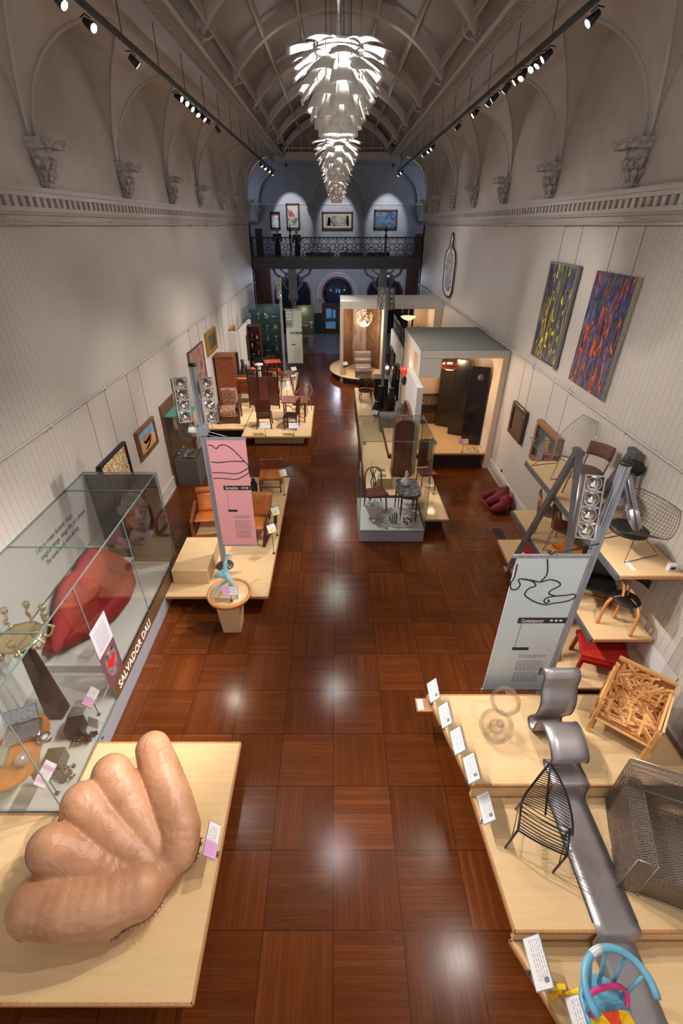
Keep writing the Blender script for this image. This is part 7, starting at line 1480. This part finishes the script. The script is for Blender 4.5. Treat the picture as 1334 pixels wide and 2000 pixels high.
t = empty('crystal_chandelier', 'round beaded glass chandelier hanging before the silvery panel', 'chandelier', (1.25, 21.6, 2.15)); b = MB(); rs = random.Random(4)
for k in range(150):
    a, c_ = rs.uniform(0, 2 * PI), rs.uniform(-1, .6); r = math.sqrt(1 - c_ * c_) * .34; b.cyl((r * math.cos(a), r * math.sin(a), .46 + c_ * .34), (r * 1.1 * math.cos(a), r * 1.1 * math.sin(a), .40 + c_ * .38), .012, n=4)
obj('glass_beads', b, mat('amber_crystal', (214, 180, 140), .15, .3), t); obj('lamp_core', MB().ball((0, 0, .22), .07, n=10, m=6), emis('warm_core', (255, 220, 170), 14), t); obj('rods', MB().cyl((-.06, 0, .5), (-.06, 0, .88), .012, n=6).cyl((.06, 0, .5), (.06, 0, .88), .012, n=6), M_chrome, t)
bulb((1.2, 21.2, 2.2), 60, (1, .86, .70), .12, name='chandelier_core'); bulb((1.1, 21.4, 2.85), 30, (1, .86, .72), .1, name='roomset_fill')  # second lamp is unseen fill added under the far room set ceiling
t = empty('bowl_pendant', 'amber glass bowl pendant lamp in the opening of the far room set', 'pendant lamp', (3.16, 21.5, 2.46)); obj('bowl', MB().lathe([(.04, 0), (.2, .06), (.33, .15), (.31, .16), (.05, .05)], n=24), emis('amber_glass_lit', (255, 190, 110), 2.2), t); obj('rod', MB().cyl((0, 0, .05), (0, 0, .6), .01, n=6), M_iron, t)
bulb((3.16, 21.5, 2.8), 45, (1, .76, .5), .1, name='bowl_bulb')
tag(obj('standing_mirror', MB().slab([(0, 0), (.35, 0), (.35, 1.9), (.15, 2.1), (0, 1.95)], (3.62, 22.3, .0), (1, .3, 0), (0, 0, 1), (0, -.04, 0)), mat('grey_bronze_mirror', (104, 92, 82), .3, .4)), 'tall angular grey bronze mirror leaning in the far room set opening', 'mirror')
tag(obj('pale_column', MB().bx(3.30, 3.45, 22.3, 22.45, 0, 2.5), m_rs), 'slim white column in the far room set opening beside the leaning mirror', 'column')
label_stand('caption card on the left edge of the round platform', .42, 20.75, .30, .5, .4, .2, .14, None, toward='turned')
# ------------------------------------------------------------------ gallery pictures, showcases and visitors
def gpic(lab, x0, x1, z0, z1, m_f, m_a, ex=()):
    t = empty('gallery_painting', lab, 'painting', ((x0 + x1) / 2, YE, z0), group='framed pictures on the gallery wall'); y = YE - .29
    yb = YE; f = .09
    wobj('frame', MB().bx(x0, x1, yb - .07, yb, z0, z0 + f).bx(x0, x1, yb - .07, yb, z1 - f, z1).bx(x0, x0 + f, yb - .07, yb, z0, z1).bx(x1 - f, x1, yb - .07, yb, z0, z1), m_f, t)
    wobj('canvas', MB().bx(x0 + f, x1 - f, yb - .04, yb, z0 + f, z1 - f), m_a, t)
    for nm, pts, m_ in ex: wobj(nm, MB().slab([(x0 + (x1 - x0) * a, z0 + (z1 - z0) * c_) for a, c_ in pts], (0, yb - .041, 0), (1, 0, 0), (0, 0, 1), (0, -.004, 0)), m_, t)
gpic('small red, blue and white picture on the gallery wall', -3.82, -3.24, 5.80, 6.66, M_black, art('blue_white_art', [(60, 130, 176), (220, 224, 226), (214, 220, 224), (90, 80, 80)], 3), [('red_sky', [(.15, .8), (.85, .8), (.85, .9), (.15, .9)], mat('print_red', (206, 30, 38), .5))])
gpic('tall pale picture with red and green shapes on the gallery wall', -2.88, -2.10, 5.80, 7.06, m_dkfr, art('pale_scroll_art', [(110, 110, 110), (196, 190, 180), (206, 200, 192), (150, 146, 140)], 1.6), [('red_shapes', [(.2, .6), (.4, .75), (.55, .62), (.45, .5), (.25, .48)], mat('coral_paint', (206, 70, 60), .5)), ('green_shape', [(.5, .55), (.62, .6), (.6, .45)], mat('dark_green_paint', (30, 60, 40), .5))])
gpic('long black and white landscape picture in a brown frame on the gallery wall', -.80, .98, 5.78, 6.66, m_dkfr, mat('paper_grey', (196, 190, 176), .6), [('dark_field', [(.12, .2), (.88, .2), (.88, .8), (.12, .8)], art('ink_art', [(40, 38, 38), (150, 144, 134), (190, 184, 172)], 3)), ('black_figures', [(.16, .24), (.2, .7), (.26, .7), (.28, .24)], M_black), ('black_figures', [(.8, .24), (.8, .72), (.86, .72), (.87, .24)], M_black)])
gpic('wide stormy blue painting on the gallery wall', 2.22, 3.56, 5.80, 6.76, m_dkfr, art('storm_blue_art', [(40, 66, 96), (64, 96, 130), (110, 140, 166), (50, 78, 110)], 3))
for i, (x0_, x1_) in enumerate(((-1.6, -.1), (.2, 1.4), (1.7, 2.9))):
    t = empty('gallery_showcase', 'flat topped glass showcase behind the balcony rail, %s' % ['below the picture of black and white landscape', 'right of the middle chandelier', 'under the stormy blue painting'][i], 'showcase', ((x0_ + x1_) / 2, 28.6, 4.35), group='flat glass showcases on the balcony')
    wobj('cabinet', MB().bx(x0_, x1_, 28.3, 28.9, 4.35, 4.75), mat('dark_showcase', (52, 52, 60), .5), t); wobj('glass_lid', MB().bx(x0_, x1_, 28.3, 28.9, 4.75, 4.98), M_gpane, t)
    for k in range(5 if i == 0 else 3 if i == 1 else 2):
        o = obj('white_ceramic', MB().lathe(vessels[k % 3], n=8), m_wc); o.location = (x0_ + .15 + .27 * k, 28.5, 4.752)
        tag(o, 'white ceramic %s number %s from the left in the %s balcony showcase' % (['goblet', 'vase', 'dish'][k % 3], ['one', 'two', 'three', 'four', 'five'][k], ['first', 'second', 'third'][i]), 'ceramic', 'white ceramics in the balcony showcases')
tag(obj('gallery_cabinet', MB().bx(4.35, 5.1, 29.3, 29.8, 4.35, 5.6), M_midwood), 'small wooden cabinet at the right end of the balcony', 'cabinet')
tag(obj('tall_dark_case', MB().bx(-4.3, -3.95, 28.6, 28.9, 4.35, 5.85), mat('brown_case', (56, 40, 34), .5)), 'tall narrow brown case at the left end of the balcony', 'cabinet')
m_cloth = mat('dark_clothing', (22, 22, 28), .8); m_skin = mat('skin', (176, 132, 110), .6); m_hair = mat('dark_hair', (24, 18, 16), .7); m_cloth2 = mat('charcoal_coat', (38, 34, 38), .8)
def person(lab, x, y, rz, h, m_c, lean):
    t = empty('person', lab, 'person', (x, y, 4.35), rz); k = h / 1.7
    body = [[(0, -.09, .05, .045), (0, 0, .09, .045), (-.10, .0, .10, .05)]]
    J = lambda *q: tuple(a * k for a in q)
    L_ = []
    for s in (-1, 1):
        L_.append([J(s * .10, -.12, .035, .038), J(s * .10, .02, .06, .045), J(s * .10, .01, .25, .05), J(s * .095, 0, .48, .062), J(s * .09, 0, .85, .085)])
        L_.append([J(s * .19, lean * .9, 1.40, .055), J(s * .25, lean - .02, 1.14, .042), J(s * .20, lean - .22, 1.02, .034), J(s * .18, lean - .28, 1.03, .03)])
        for f in range(4): L_.append([J(s * .18 + (f - 1.5) * .018, lean - .28, 1.03, .012), J(s * .18 + (f - 1.5) * .02, lean - .36, 1.03, .010)])
        L_.append([J(s * .15, lean - .28, 1.03, .012), J(s * .13, lean - .31, 1.05, .011)])
    L_.append([J(0, 0, .88, .13), J(0, lean * .4, 1.08, .125), J(0, lean * .8, 1.26, .14), J(-.10, lean, 1.38, .075)]); L_.append([J(0, lean * .8, 1.26, .14), J(.10, lean, 1.38, .075)])
    L_.append([J(0, lean, 1.38, .07), J(0, lean * 1.15, 1.50, .05), J(0, lean * 1.3 - .01, 1.58, .085), J(0, lean * 1.35, 1.64, .09)])
    L_.append([J(0, lean * 1.3 - .10, 1.585, .016), J(0, lean * 1.3 - .085, 1.61, .012)])
    for s in (-1, 1): L_.append([J(s * .09, lean * 1.3 + .01, 1.60, .018)])
    o = capsules(L_, .016, 'body', m_skin, None, 2, 10); o.parent = t
    C_ = [[J(-.10, 0, .12, .066), J(-.095, 0, .48, .078), J(-.09, 0, .85, .10)], [J(.10, 0, .12, .066), J(.095, 0, .48, .078), J(.09, 0, .85, .10)], [J(0, 0, .80, .15), J(0, lean * .4, 1.08, .14), J(0, lean * .8, 1.26, .155), J(-.10, lean, 1.38, .088)], [J(0, lean * .8, 1.26, .155), J(.10, lean, 1.38, .088)]]
    C_.append([J(0, 0, .85, .15), J(0, .01, .62, .165), J(0, .01, .42, .17)])
    for s in (-1, 1): C_.append([J(s * .19, lean * .9, 1.40, .068), J(s * .25, lean - .02, 1.14, .055), J(s * .20, lean - .20, 1.02, .044)])
    o = capsules(C_, .02, 'clothing', m_c, None, 2, 10); o.parent = t
    o = capsules([[J(0, lean * 1.35 + .02, 1.62, .098), J(0, lean * 1.35 + .05, 1.55, .07)]], .015, 'hair', m_hair, None, 2, 10); o.parent = t
person('person in black standing with hands on the balcony rail, left of the newel finial', -3.05, 27.75, 0, 1.50, m_cloth, -.03)
person('person in a charcoal coat leaning forward on the balcony rail, right of the newel finial', -2.02, 27.85, -.2, 1.44, m_cloth2, -.10)
